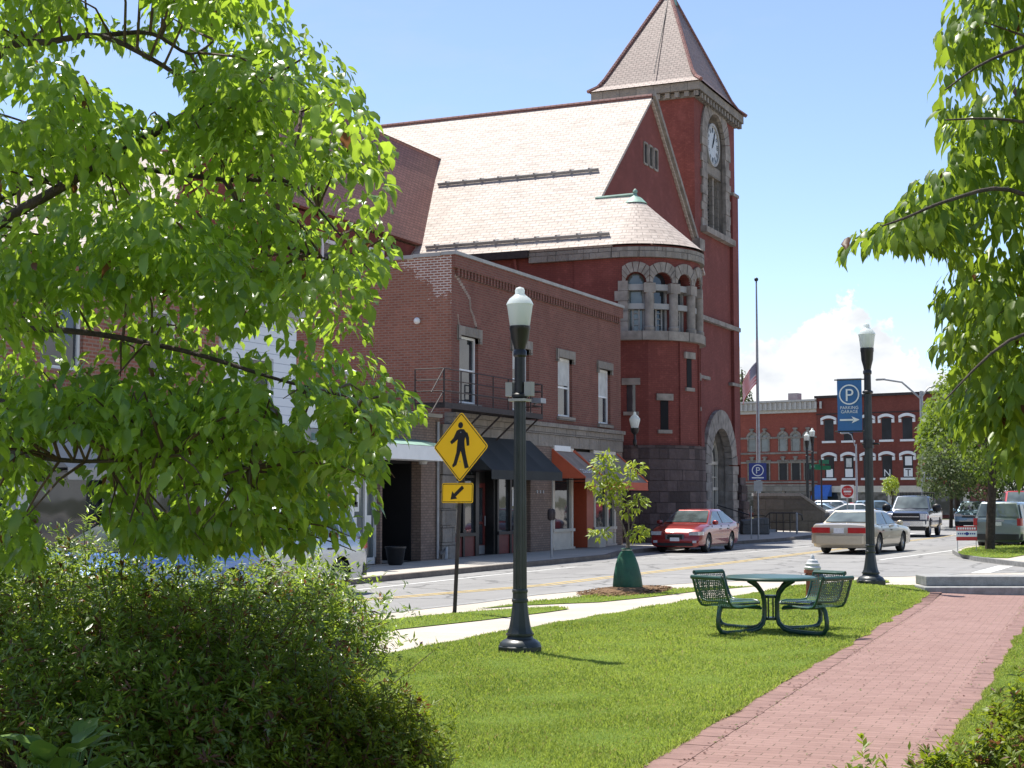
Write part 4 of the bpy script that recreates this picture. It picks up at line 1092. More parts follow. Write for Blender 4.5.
def door(y0, y1, z1, nz, fm, gm, name='door', kick=None, poster=None, fw=.13):
    f = MB(); bar(f, y0, y0+fw, .13, z1, nz-.05, nz); bar(f, y1-fw, y1, .13, z1, nz-.05, nz); bar(f, y0+fw, y1-fw, z1-fw, z1, nz-.05, nz); bar(f, y0+fw, y1-fw, .13, .42, nz-.05, nz); bar(f, y0+fw, y1-fw, 1.05, 1.13, nz-.05, nz-.004)
    d = f.build(name, M[fm], cb)
    g = MB(); bar(g, y0+fw, y1-fw, .42, z1-fw, nz-.04, nz-.025); g.build('pane', M[gm], d)
    if kick: k = MB(); bar(k, y0+.03, y1-.03, .14, .40, nz+.001, nz+.008); k.build('kick_plate', M[kick], d)
    if poster: k = MB(); bar(k, y0+.3, y0+.62, 1.15, 1.95, nz-.022, nz-.018); k.build('poster', M['sign_white'], d)
    h = MB(); h.tube([(XF+nz+.04, y1-.09, 1.0), (XF+nz+.04, y1-.09, 1.3)], .018, 6); h.build('handle', M['steel'], d)
    return d
door(42.0, 43.05, 2.3, -.5, 'maroon', 'glass', kick='steel', poster=True)
b = MB(); bar(b, 41.75, 42.0, .13, 3.3, -.55, -.2); bar(b, 43.05, 43.25, .13, 3.3, -.55, -.2); bar(b, 42.0, 43.05, 2.3, 3.3, -.56, -.5); b.build('door_recess', M['black_iron'], cb)
b = MB(); bar(b, 44.45, 44.75, 1.6, 2.1, -.215, -.21); b.build('poster', M['sign_white'], cb)
b = MB()
for y in (45.75, 46.0, 46.25): bar(b, y, y+.1, 2.0, 2.1, .05, .075)
b.build('house_number_plate', M['steel'], cb)
# orange and cream shop
def shop2(y0, y1, posts):
    f = MB()
    for p in posts: bar(f, p-.08, p+.08, .13, 2.75, -.08, .06)
    bar(f, y0, y1, 2.75, 3.54, -.1, .05); bar(f, y0, y1, .13, .2, -.1, .10); bar(f, y0, y1, .72, .82, -.1, .10); bar(f, y0+.1, y1-.1, .2, .72, -.06, .03)
    fr = f.build('shop_front', M['cream_paint'], cb)
    g = MB(); bar(g, y0+.05, y1-.05, .82, 2.75, -.05, -.03); g.build('pane', M['glass'], fr)
    return fr
w1 = shop2(47.15, 49.0, (47.22, 48.85)); w2 = shop2(50.9, 53.1, (50.98, 52.25, 53.0))
b = MB(); random.seed(3)
blu = plain('blue clothes', (0.05, 0.16, 0.42), .8, var=.4, scale=9)
for k in range(7):
    y = 47.5+k*.18; h_ = random.uniform(.5, 1.0); b.lathe([(.02,0),(.09,.08),(.11,h_*.5),(.08,h_*.8),(.05,h_)], (XF-.35, y, .95+random.uniform(0,.25)), 8)
b.build('shop_display', blu, cb, smooth=60)
b = MB()
for k in range(5): b.lathe([(.02,0),(.10,.1),(.12,.4),(.06,.7)], (XF-.35, 51.3+k*.22, 1.0+.1*(k % 2)), 8)
b.build('shop_display', M['blind'], cb, smooth=60)
b = MB(); bar(b, 50.2, 50.85, .13, 2.75, -.9, .05); bar(b, 49.05, 50.2, 2.6, 2.75, -.9, .04); bar(b, 49.0, 49.06, .13, 2.75, -.9, -.1)
b.build('entry_reveal', M['orange_paint'], cb)
b = MB(); bar(b, 49.06, 50.2, .13, 2.6, -1.0, -.92); b.build('door', M['dark'], cb)
b = MB(); bar(b, 49.5, 50.15, .9, 2.2, -.91, -.88); b.build('door_panel', M['orange_paint'], cb)
b = MB(); bar(b, 50.25, 50.85, .13, .62, .06, .5); b.build('display_plinth', M['cream_paint'], cb)
b = MB(); bar(b, 47.2, 48.6, 3.42, 3.6, .062, .1); b.build('fascia_sign', M['sign_white'], cb)
b = MB(); bar(b, 53.12, Y1, .13, 3.54, -.2, .04); b.build('brick_pier', M['brick_tan'], cb)

# awnings: sloping canvas, two triangular ends, a hanging valance, frame
def awning(name, label, y0, y1, zt, zf, out, val, top, side, valm, grp, ribs=3, xw=XF+.02):
    t = thing(name, label, 'awning', (xw, (y0+y1)/2, zf), 0, grp)
    b = MB(); n = 12; m = 6
    P = lambda u, v: (xw + out*v, y0+(y1-y0)*u, zt+(zf-zt)*v - .05*math.sin(math.pi*v)*math.sin(math.pi*((u*ribs) % 1)))
    for i in range(n*ribs):
        for j in range(m):
            u0, u1, v0, v1 = i/(n*ribs), (i+1)/(n*ribs), j/m, (j+1)/m
            if i == n*ribs-1: u1 = 1-1e-6
            b.quad(P(u0,v0), P(u1,v0), P(u1,v1), P(u0,v1))
    c = b.build('canvas', M[top], t, smooth=60)
    for y in (y0, y1):
        s = MB(); s.prism([(xw, y, zt), (xw, y, zf), (xw+out, y, zf)], (0, .012 if y == y0 else -.012, 0)); s.build('end_panel', M[side], t)
    v = MB(); v.box(xw+out-.006, xw+out+.006, y0, y1, zf-val, zf); v.build('valance', M[valm], t)
    f = MB()
    for k in range(ribs+1):
        y = y0+(y1-y0)*k/ribs + (.02 if k == 0 else -.02 if k == ribs else 0); f.tube([(xw, y, zt-.06), (xw+out-.02, y, zf-.03), (xw, y, zf-.02)], .016, 5)
    f.build('frame', M['rust_iron'], t)
    return t, c
awning('awning', 'long black canvas awning over the dark shop front', 39.95, 45.25, 3.72, 2.66, 1.15, .27, 'awning_black', 'awning_black', 'awning_black', None, 4)
t1, c1 = awning('awning', 'small faded awning with big orange end and white lettering, next to the brick pier', 47.12, 49.0, 3.45, 2.5, 1.2, .26, 'awning_faded', 'awning_orange', 'awning_faded', 'awnings of the orange shop')
t2, c2 = awning('awning', 'wide faded awning edged in orange beside the stone bay of the hall', 49.12, 53.3, 3.45, 2.4, 1.2, .26, 'awning_faded', 'awning_orange', 'awning_orange', 'awnings of the orange shop', 3)
for t, y0, y1, zt, zf in ((t1, 47.12, 49.0, 3.45, 2.5), (t2, 49.12, 53.3, 3.45, 2.4)):
    b = MB()
    for y in (y0+.02, y1-.02): b.tube([(XF+.02, y, zt+.02), (XF+.02+1.2, y, zf+.02)], .035, 6)
    b.tube([(XF+1.23, y0, zf-.26), (XF+1.23, y1, zf-.26)], .02, 5)
    b.build('piping', M['awning_orange'], t)
def sloped_letters(t, y0, y1, v, zt, zf, out, n, h):
    b = MB(); random.seed(n)
    d = Vector((out, 0, zf-zt)).normalized(); nn = Vector((zt-zf, 0, out)).normalized()
    for k in range(n):
        y = y0 + (y1-y0)*(k+.1)/n; w = (y1-y0)/n*.7
        p = Vector((XF+.02+out*v, y, zt+(zf-zt)*v)) + nn*.012
        U = UY
        for (a0,a1,c0,c1) in random.sample([(0,.25,0,1),(.75,1,0,1),(0,1,0,.22),(0,1,.4,.6),(0,1,.78,1)], 3):
            b.quad(p+U*w*a0+d*h*c0, p+U*w*a1+d*h*c0, p+U*w*a1+d*h*c1, p+U*w*a0+d*h*c1)
    b.build('lettering', M['sign_white'], t)
sloped_letters(t1, 47.5, 48.9, .68, 3.45, 2.5, 1.2, 8, .2); sloped_letters(t2, 49.6, 51.0, .28, 3.45, 2.4, 1.2, 7, .22)

# iron fire escape balcony wrapping past the corner
fe = thing('fire_escape', 'rusty black iron fire escape balcony with railing on the corner building', 'fire escape', (XF, 41, 4.35))
b = MB(); x0, x1 = XF+.02, XF+1.0; ya, yb = 37.3, 44.1; zp = 4.42
for k in range(9): b.box(x0+k*(x1-x0)/9+.01, x0+k*(x1-x0)/9+.07, ya, yb, zp, zp+.035)
b.box(x1-.05, x1, ya, yb, zp-.12, zp+.04); b.box(x0, x0+.05, Y0+.0, yb, zp-.12, zp-.002); b.box(x0+.05, x1-.05, ya, ya+.05, zp-.12, zp-.003); b.box(x0+.05, x1-.05, yb-.05, yb, zp-.12, zp-.003)
b.build('platform', M['rust_iron'], fe)
def rail(mb, p, q, n, h=.92, bars=3):
    p = Vector(p); q = Vector(q)
    for k in range(n+1): c = p+(q-p)*k/n; mb.tube([c, c+ZV*h], .02, 5)
    for k in range(bars): z = h*(k+1)/bars; mb.tube([p+ZV*z, q+ZV*z], .018, 5)
r_ = MB(); rail(r_, (x1-.03, ya, zp+.04), (x1-.03, 42.6, zp+.04), 5); r_.build('railing', M['rust_iron'], fe)
r_ = MB(); rail(r_, (x1-.03, 43.2, zp+.04), (x1-.03, yb, zp+.04), 1, .92, 4); rail(r_, (x0+.1, yb-.03, zp+.04), (x1-.03, yb-.03, zp+.04), 1, .92, 4); r_.build('railing', M['rust_iron'], fe)
r_ = MB(); rail(r_, (x0+.05, ya+.03, zp+.04), (x1-.03, ya+.03, zp+.04), 1); r_.tube([(x1-.03, ya, zp+.95), (x1-.03, ya-.75, zp+.25)], .02, 5); r_.tube([(x1-.03, ya, zp+.35), (x1-.03, ya-.75, zp-.3)], .02, 5); r_.build('stair_rail', M['rust_iron'], fe)
for y in (39.9, 41.2, 42.5, 43.9):
    k = MB(); k.tube([(x0, y, 3.5), (x1-.06, y, zp-.1)], .03, 5); k.tube([(x0, y, 3.5), (x0, y, zp-.1)], .025, 5); k.build('bracket', M['rust_iron'], fe)
k = MB(); k.box(x1-.1, x1+.25, 43.35, 43.75, zp+.35, zp+.5); k.tube([(x1-.06, 43.55, zp+.3), (x1+.12, 43.55, zp+.42)], .03, 5); k.build('floodlight', M['steel'], fe)

# ------------------------------------------------------------------ low shop with the white canopy
ls = thing('low_shop', 'single storey tan brick shop with flat white canopy and dark recessed entry', 'shop building', (-24, 35.6, 0))
b = MB()
wall(b, (XF, 33.0, .12), UY, 5.98, 4.0, [(.35, 0, 2.55, 2.75), (2.65, 0, 4.85, 2.75)], .3)
b.box(-30, XF-.02, 33.0, 38.98, 4.0, 4.1); b.quad((-30, 33.0, 0), (XF, 33.0, 0), (XF, 33.0, 4.1), (-30, 33.0, 4.1))
b.build('wall', M['brick_tan'], ls)
b = MB(); b.box(XF-.3, XF+.08, 32.98, 38.99, 4.12, 4.22); b.build('coping', M['grey_trim'], ls)
b = MB(); b.box(XF-.0, XF+.85, 31.9, 38.0, 2.86, 3.24); b.build('canopy', M['white_paint'], ls)
b = MB(); b.prism([(XF+.002, 31.9, 3.25), (XF+.86, 31.9, 3.25), (XF+.002, 31.9, 3.45)], (0, 6.1, 0)); b.build('canopy_flashing', M['copper'], ls)
b = MB(); b.lathe([(.10,0),(.12,.05),(.12,.09)], (XF+.5, 37.0, 2.76), 10); b.build('canopy_light', M['grey_trim'], ls)
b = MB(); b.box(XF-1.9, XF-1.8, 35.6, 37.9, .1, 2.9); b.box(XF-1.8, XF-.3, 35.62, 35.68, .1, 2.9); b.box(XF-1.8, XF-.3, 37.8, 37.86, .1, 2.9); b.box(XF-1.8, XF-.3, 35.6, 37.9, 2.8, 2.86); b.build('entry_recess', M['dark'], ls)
b = MB(); b.box(XF-1.2, XF-1.14, 35.7, 36.3, .13, 2.2); b.build('door', M['glass'], ls)
f = MB()
for y in (33.36, 34.15, 34.95, 35.5): f.box(XF-.25, XF-.12, y, y+.1, .13, 2.85)
f.box(XF-.25, XF-.12, 33.36, 35.6, .13, .3); f.box(XF-.25, XF-.12, 33.36, 35.6, 2.6, 2.86); fr = f.build('shop_window', M['white_paint'], ls)
g = MB(); g.box(XF-.2, XF-.18, 33.4, 35.55, .3, 2.6); g.build('pane', M['glass_pale'], fr)
for (y, z, w, h) in ((34.35, 1.5, .38, .62), (34.4, 1.05, .22, .3), (35.15, 1.1, .22, .3)):
    g = MB(); g.box(XF-.178, XF-.172, y, y+w, z, z+h); g.build('poster', M['sign_white'], fr)
g = MB(); g.box(XF-.172, XF-.168, 34.43, 34.6, 1.68, 1.95); g.box(XF-.172, XF-.168, 34.5, 34.66, 1.62, 1.75); g.build('poster_print', M['sign_black'], fr)
b = MB(); b.tube([(XF+.06, 38.75, .15), (XF+.06, 38.75, 4.0)], .04, 6); b.tube([(XF+.1, 38.85, .3), (XF+.3, 38.85, .45), (XF+.3, 38.8, .14)], .05, 6); b.build('downpipe', M['steel'], ls)
pb = thing('planter', 'dark planter tub standing by the recessed shop entry', 'planter', (-19.2, 35.2, .12))
b = MB(); b.lathe([(.16,0),(.2,.05),(.26,.42),(.28,.44),(.28,.48),(.24,.48),(.22,.4),(.001,.4)], (-19.2, 35.2, .12), 16); b.build('tub', M['black_iron'], pb, smooth=40)

# ------------------------------------------------------------------ narrow brick shop, white clapboard house, grey shop row behind the tree
nb = thing('narrow_brick_shop', 'narrow lit orange brick shop front with white band between two buildings', 'shop building', (-24, 32.2, 0))
b = MB(); wall(b, (XF, 31.4, .1), UY, 1.58, 5.5, [(.25, 0, 1.35, 2.6)], .25); b.box(-30, XF-.01, 31.4, 32.98, 5.45, 5.65); b.build('wall', M['brick_lit'], nb)
b = MB(); b.box(XF+.002, XF+.1, 31.4, 32.9, 3.55, 4.25); b.box(XF+.002, XF+.16, 31.4, 32.9, 4.26, 4.36); b.build('fascia', M['white_paint'], nb)
b = MB(); b.box(XF+.003, XF+.12, 31.4, 32.9, 2.72, 3.53); b.build('shingle_panel', M['grey_trim'], nb)
sash_window(nb, (XF, 31.4, .1), UY, (.25, 0.02, 1.35, 2.6), .14, pane='glass')
up = thing('utility_post', 'plain white post on the far pavement beside the narrow brick shop', 'post', (-19.3, 33.0, .12))
b = MB(); b.tube([(-19.3, 33.0, .12), (-19.3, 33.0, 4.9)], [.13, .11], 12); b.build('post', M['white_paint'], up); b = MB(); b.lathe([(.17,0),(.17,.08),(.001,.16)], (-19.3, 33.0, 4.9), 12); b.build('cap', M['white_paint'], up)
wh = thing('clapboard_house', 'narrow white clapboard house front seen in gaps of the big tree', 'house', (-25, 30, 0))
b = MB(); wall(b, (XF, 28.4, .1), UY, 2.98, 6.0, [(.9, 3.4, 2.0, 5.0), (.4, 0, 2.6, 2.6)], .2); b.quad((-32, 28.4, 0), (XF, 28.4, 0), (XF, 28.4, 6.1), (-32, 28.4, 6.1)); b.build('wall', M['siding'], wh)
for h in ((.9, 3.4, 2.0, 5.0), (.4, 0.02, 2.6, 2.6)): sash_window(wh, (XF, 28.4, .1), UY, h, .14, pane='glass', mull=1 if h[1] < 1 else 0)
b = MB(); b.box(-32, XF+.25, 28.3, 31.38, 6.11, 6.35); b.build('roof', M['grey_trim'], wh)
gs = thing('grey_shop', 'grey shop with white columns and brick upper wall behind the big tree', 'shop building', (-25, 16, 0))
b = MB(); wall(b, (XF, 3, 3.4), UY, 25.2, 2.9, [(1.5+3*k, .9, 2.7+3*k, 2.4) for k in range(8)], .2); b.box(-32, XF-.02, 3, 28.2, 6.2, 6.45); b.build('wall', M['brick_flank'], gs)
for k in range(8): sash_window(gs, (XF, 3, 3.4), UY, (1.5+3*k, .9, 2.7+3*k, 2.4), .14)
for k in range(10): b = MB(); b.box(XF-.2, XF+.1, 3+k*2.7, 3.35+k*2.7, .12, 3.4); b.build('column', M['white_paint'], gs)
b = MB(); b.box(XF-.3, XF-.25, 3, 28.2, .1, 3.4); b.build('shop_glass', M['glass'], gs)
b = MB(); b.box(XF-.2, XF+.2, 3, 28.22, 3.4, 3.75); b.build('fascia', M['grey_trim'], gs)
awning('awning', 'pale grey canvas awning half hidden behind the big tree', 21.9, 24.7, 3.35, 2.4, 1.2, .22, 'awning_grey', 'awning_grey', 'awning_grey', None)
# ------------------------------------------------------------------ far brick blocks across the square
FA = PD(740, 154.5); FB = PD(817, 149.7); FC = PD(946, 142.2)
def tall_window(parent, O, U, uc, v0, w, h, style, pane='glass', poster=None, letter=None):
    f = MB(); hw = w/2
    if style == 'hood':
        f.obox(O, U, uc-hw-.22, uc+hw+.22, v0-.2, v0, -.1, .16)
        n = 10
        for k in range(n):
            t0 = -1+2*k/n; t1 = -1+2*(k+1)/n; f0 = .26*(1-t0*t0); f1 = .26*(1-t1*t1); W = hw+.32
            pts = [O+U*(uc+W*t0)+ZV*(v0+h+f0-.12), O+U*(uc+W*t1)+ZV*(v0+h+f1-.12), O+U*(uc+W*t1)+ZV*(v0+h+f1+.15), O+U*(uc+W*t0)+ZV*(v0+h+f0+.15)]
            N = Vector(U).cross(ZV); f.prism([p + N*.0 for p in pts], N*.2)
        f.obox(O, U, uc-hw-.32, uc-hw-.08, v0+h-.45, v0+h-.12, -.05, .17); f.obox(O, U, uc+hw+.08, uc+hw+.32, v0+h-.45, v0+h-.12, -.05, .17)
    else:
        f.obox(O, U, uc-hw-.12, uc-hw, v0, v0+h, -.1, .08); f.obox(O, U, uc+hw, uc+hw+.12, v0, v0+h, -.1, .08)
        if style == 'round':
            arch_ring(f, Vector(O)+Vector(U)*uc+ZV*(v0+h-hw), U, hw-.02, hw+.24, -.1, .12, n=1, gap=0, sub=10)
        else: f.obox(O, U, uc-hw-.22, uc+hw+.22, v0+h, v0+h+.2, -.1, .12)
        f.obox(O, U, uc-.14, uc+.14, v0+h+.05, v0+h+.55, -.05, .2); f.obox(O, U, uc-.24, uc+.24, v0+h+.4, v0+h+.52, -.05, .21)
        f.obox(O, U, uc-.03, uc+.03, v0, v0+h, -.09, -.03)
    f.obox(O, U, uc-hw, uc+hw, v0+h*.48, v0+h*.52, -.09, -.03)
    w_ = f.build('window', M['stone_trim' if style != 'hood' else 'white_paint'], parent)
    g = MB()
    if style == 'round': arch_panel(g, Vector(O)+Vector(U)*uc+ZV*(v0+h-hw), U, hw, .01, ve=h-hw)
    else: g.obox(O, U, uc-hw, uc+hw, v0, v0+h, -.05, .01)
    g.build('pane', M[pane], w_)
    if poster:
        for (a, b0, c, d, m) in poster:
            g = MB(); g.obox(O, U, uc+a*hw, uc+c*hw, v0+b0*h, v0+d*h, .012, .02); g.build('poster', M[m], w_)
    if letter: text_part(letter, Vector(O)+Vector(U)*uc+ZV*(v0+.15)+Vector(U).cross(ZV)*.03, U, ZV, .95, M['sign_black'] if letter == 'T' else M['sign_white'], w_)
    return w_
def text_part(s, c, U, V, size, mat, parent, name='lettering'):
    cu = bpy.data.curves.new('lettering', 'FONT'); cu.body = s; cu.size = size; cu.align_x = 'CENTER'; cu.fill_mode = 'FRONT'
    tmp = bpy.data.objects.new('tmp_text', cu); COL.objects.link(tmp)
    dg = bpy.context.evaluated_depsgraph_get(); me = bpy.data.meshes.new_from_object(tmp.evaluated_get(dg))
    bpy.data.objects.remove(tmp); bpy.data.curves.remove(cu)
    U = Vector(U); V = Vector(V); N = U.cross(V)
    inv = WM[parent.name].inverted() if parent.name in WM else Matrix()
    for v in me.vertices: v.co = inv @ (Vector(c) + U*v.co.x + V*v.co.y + N*.001)
    me.materials.clear(); me.materials.append(mat)
    o = bpy.data.objects.new(name, me); COL.objects.link(o); o.parent = parent; WM[o.name] = WM.get(parent.name, Matrix()); return o
# left block: arched windows, pale cornice
U1 = (FB-FA).normalized(); W1 = (FB-FA).length + 9
O1 = FA - U1*9; N1 = U1.cross(ZV)
fb1 = thing('brick_block', 'far bright red brick block with pale cornice and narrow arched windows', 'brick building', tuple((FA+FB)/2))
b = MB(); b.obox(O1, U1, 0, W1, 0, 10.2, -14, 0); b.build('wall', M['brick_far'], fb1)
b = MB(); b.obox(O1, U1, 0, W1, 10.2, 10.5, -.3, .25); b.obox(O1, U1, 0, W1, 10.51, 11.25, -.3, .4); b.obox(O1, U1, 0, W1, 11.26, 11.45, -.3, .6)
for k in range(34): b.obox(O1, U1, .3+k*.53, .5+k*.53, 10.51, 11.2, .41, .55)
b.build('cornice', plain('pale cornice', (.50, .47, .42), .7, var=.15), fb1)
b = MB()
for z in (7.9-.12, 6.25, 3.4, 5.35): b.obox(O1, U1, 0, W1, z-.08, z+.1, -.1, .1)
b.build('band', M['stone_trim'], fb1)
D1 = (FB-FA).length/77.0
for k, px in enumerate((725, 733, 752, 765, 783, 795.5, 808)):
    uc = (px-740)*D1 + 9
    tall_window(fb1, O1, U1, uc, 6.45, .78, 1.75, 'round', 'glass_far' if px < 750 else 'glass_pale'); tall_window(fb1, O1, U1, uc, 3.6, .82, 1.8, 'flat', 'glass_far')
b = MB(); b.obox(O1, U1, 0, W1, 2.5, 3.2, -.1, .2)
for k in range(7): b.obox(O1, U1, k*2.7, k*2.7+.3, 0, 2.5, -.1, .15)
b.build('shop_fascia', M['stone_trim'], fb1)
b = MB()
for k in range(6): b.obox(O1, U1, k*2.7+.3, k*2.7+2.7, .4, 2.5, -.1, .03)
b.build('shop_glass', M['glass'], fb1)
ch = P3(784, 398, 150); b = MB(); b.obox(O1, U1, (784-740)*D1+9-.45, (784-740)*D1+9+.55, 11.4, 12.3, -3, -2); b.build('chimney', M['grey_trim'], fb1)
# right block: white hooded windows
U2 = (FC-FB).normalized(); W2 = (FC-FB).length; N2 = U2.cross(ZV)
fb2 = thing('brick_block', 'far dark red brick block with white arched window hoods and posters in windows', 'brick building', tuple((FC+FB)/2))
b = MB(); b.obox(FB, U2, .01, W2, 0, 11.5, -14, .25); b.build('wall', M['brick_far_dark'], fb2)
b = MB(); b.obox(FB, U2, -.1, W2, 11.5, 11.75, -14, .5); b.obox(FB, U2, 0, W2, 9.9, 10.0, .24, .32); b.build('cornice', M['rust_iron'], fb2)
OF = FB + N2*.25
dpx = W2/129.0
PO = {1: [(-.7, .05, .7, .42, 'sign_white')], 2: [(-.8, .05, .8, .42, 'sign_white'), (-.6, .5, .6, .9, 'blind')], 3: [(-.1, .05, .8, .75, 'blind')], 5: [(-.9, .05, .9, .42, 'sign_white'), (-.6, .55, .8, .95, 'sign_white')]}
for i, px in enumerate((830, 850, 869.5, 888.5, 909, 930)):
    uc = (px-817)*dpx
    tall_window(fb2, OF, U2, uc, 7.35, .95, 2.05, 'hood', 'glass_far'); tall_window(fb2, OF, U2, uc, 3.75, .95, 2.1, 'hood', 'glass_far', PO.get(i+1), 'N' if i == 3 else 'T' if i == 4 else None)
b = MB(); b.obox(FB, U2, 0, W2, 2.4, 3.0, .2, .5)
for k in range(5): b.obox(FB, U2, k*3.6, k*3.6+.5, 0, 2.4, .2, .42)
b.build('shop_fascia', M['cream_paint'], fb2)
b = MB()
for k in range(4): b.obox(FB, U2, k*3.6+.5, k*3.6+3.6, .3, 2.4, .2, .3)
b.build('shop_glass', M['glass'], fb2)
aw = thing('awning', 'bright blue awning on the far brick block', 'awning', tuple(FB + N2*.6 + U2*.6))
b = MB(); q = FB + N2*.52
A_ = [q+U2*-.1+ZV*3.1, q+U2*1.6+ZV*3.1, q+U2*1.6+ZV*2.0+N2*1.0, q+U2*-.1+ZV*2.0+N2*1.0]; b.poly(A_); b.prism([A_[0], q+U2*-.1+ZV*2.0, A_[3]], U2*.02); b.prism([A_[1], q+U2*1.6+ZV*2.0, A_[2]], -U2*.02); b.build('canvas', plain('blue canvas', (.05, .16, .5), .7), aw)
b = MB(); b.prism([A_[3], A_[2], A_[2]-ZV*.3, A_[3]-ZV*.3], N2*.02); b.build('valance', plain('blue valance canvas', (.05, .15, .46), .7), aw)

# ------------------------------------------------------------------ hall forecourt: rail wall, steps, iron railing
rw = thing('stone_wall', 'grey stone wall sloping down to a low end beside the hall steps', 'wall', (-20.3, 83, 0))
b = MB(); P0 = PD(752, 86); P1 = PD(799, 84); P2 = PD(823, 83)
def wallseg(mb, p, q, z0, z1, th=.5):
    d = (q-p).normalized(); n = Vector((-d.y, d.x, 0))*th
    mb.prism([p, q, q+ZV*z1, p+ZV*z0], n)
wallseg(b, P0, P1, 1.95, 1.95); wallseg(b, P1+(P1-P0).normalized()*.002, P2, 1.95, 1.05); wallseg(b, P2+(P2-P1).normalized()*.002, P2+RIGHT*.8, .85, .75)
b.build('wall', M['stone_grey'], rw)
b = MB(); n_ = FWD
b.prism([P0+ZV*1.96-FWD*.06, P1+ZV*1.96-FWD*.06, P1+ZV*2.12-FWD*.06, P0+ZV*2.12-FWD*.06], FWD*.65); b.prism([P1+ZV*1.96-FWD*.06, P2+ZV*1.06-FWD*.06, P2+ZV*1.2-FWD*.06, P1+ZV*2.12-FWD*.06], FWD*.65); b.build('coping', M['granite'], rw)
blk = thing('stone_block', 'dark grey stone block at the foot of the hall steps', 'stone block', tuple(PD(751, 74, .12)))
b = MB(); O = PD(741, 73.5, .12); b.add([O, O+RIGHT*1.3, O+RIGHT*1.3+FWD*1, O+FWD*1, O+ZV*.62, O+RIGHT*1.25+ZV*.8, O+RIGHT*1.25+FWD*.9+ZV*.8, O+FWD*.9+ZV*.7], [(3,2,1,0),(4,5,6,7),(0,1,5,4),(1,2,6,5),(2,3,7,6),(3,0,4,7)]); ob = b.build('block', M['stone_grey'], blk); bv = ob.modifiers.new('bevel', 'BEVEL'); bv.width = .06; bv.segments = 2
hs = thing('stone_stairs', 'grey stone stairs rising to the arched hall entrance', 'stairs', (-21.5, 76, .12))
b = MB()
for k in range(4): b.box(-22.1, -20.2+k*-.35, 74.0, 77.8, .12+k*.13, .12+(k+1)*.13-.004)
b.build('flight', M['granite'], hs)
ir = thing('iron_railing', 'black iron railing with hooped ends beside the hall steps', 'railing', tuple(PD(785, 80, .12)))
b = MB(); A = PD(768, 79, .12); Bq = PD(795, 78.5, .12)
for k in range(5): c = A+(Bq-A)*k/4; b.tube([c, c+ZV*(.95-.0*k)], .03, 6)
b.tube([A-RIGHT*.6+ZV*.4, A+ZV*.97, Bq+ZV*.97, Bq+RIGHT*.25+ZV*.85, Bq+RIGHT*.3+ZV*.6], .032, 6); b.tube([A+ZV*.5, Bq+ZV*.5], .022, 5); b.build('rail', M['black_iron'], ir)
ir2 = thing('iron_railing', 'black iron handrail sloping down from the arched hall door', 'railing', (-21, 74.2, .12))
b = MB(); b.tube([(-22.3, 74.2, .4), (-22.3, 74.2, 1.5), (-20.6, 74.2, 1.0), (-19.9, 74.2, 1.0), (-19.9, 74.2, .12)], .03, 6); b.tube([(-21.2, 74.2, .3), (-21.2, 74.2, 1.15)], .025, 5); b.build('rail', M['black_iron'], ir2)
bo = thing('bollard', 'thin steel bollard on the far pavement corner', 'bollard', tuple(G(797, 534, .12)))
b = MB(); p = G(797, 534, .12); b.tube([p, p+ZV*.95], .05, 8); b.lathe([(.06,0),(.06,.04),(.001,.08)], tuple(p+ZV*.95), 8); b.build('post', M['steel'], bo)

# flagpole and flag at half mast
fp = PD(757.5, 88); fpo = thing('flagpole', 'tall grey flagpole with dark ball finial beyond the clock tower', 'flagpole', tuple(fp))
zt = P3(757, 283, 88).z
b = MB(); b.tube([fp, fp+ZV*3, fp+ZV*zt], [.13, .12, .045], 10); b.build('pole', M['steel'], fpo, smooth=60)
b = MB(); b.lathe([(.001,-.13),(.09,-.09),(.13,0),(.09,.09),(.001,.13)], (fp.x, fp.y, zt+.2), 10); b.lathe([(.05,0),(.03,.1)], (fp.x, fp.y, zt), 8); b.build('ball_finial', M['black_iron'], fpo, smooth=60)
fl = thing('flag', 'red, white and blue striped flag hanging at half mast', 'flag', tuple(fp + ZV*6))
ztop = P3(757, 362, 88).z; L = 2.05
def flag_pt(u, v):
    # u along the fly (0 at the pole), v down the hoist; a limp fold that sags from the pole
    s = (-RIGHT-FWD*.25).normalized(); x = 1.0*u - .12*u*u; drop = .75*u + .5*u*u
    return fp + s*(.06 + x*.98) - ZV*0 + Vector((0,0,ztop - v*1.25 - drop)) + FWD*(.16*math.sin(u*9 + v*1.2)*u)
SM = [plain('flag red', (.62, .015, .025), .8, var=.05), plain('flag white', (.85, .85, .85), .8, var=.03), plain('flag navy', (.012, .02, .13), .8, var=.05)]
b = MB(); nu, nv = 20, 13
for i in range(nu):
    for j in range(nv):
        u0, u1, v0, v1 = i/nu, (i+1)/nu, j/nv, (j+1)/nv
        mi = 2 if (u0 < .42 and j < 7) else j % 2
        b.quad(flag_pt(u0,v0), flag_pt(u1,v0), flag_pt(u1,v1), flag_pt(u0,v1), mi)
b.build('cloth', SM, fl, smooth=80, fix=False)
b = MB()
for i in range(5):
    for j in range(5):
        u = .04+.4*(i+.5)/5; v = (j*1.35+.6)/13; c = flag_pt(u, v); e = flag_pt(u+.02, v)-flag_pt(u, v)
        b.disc(c - FWD*.02, -FWD, .035, 5)
b.build('stars', M['sign_white'], fl)

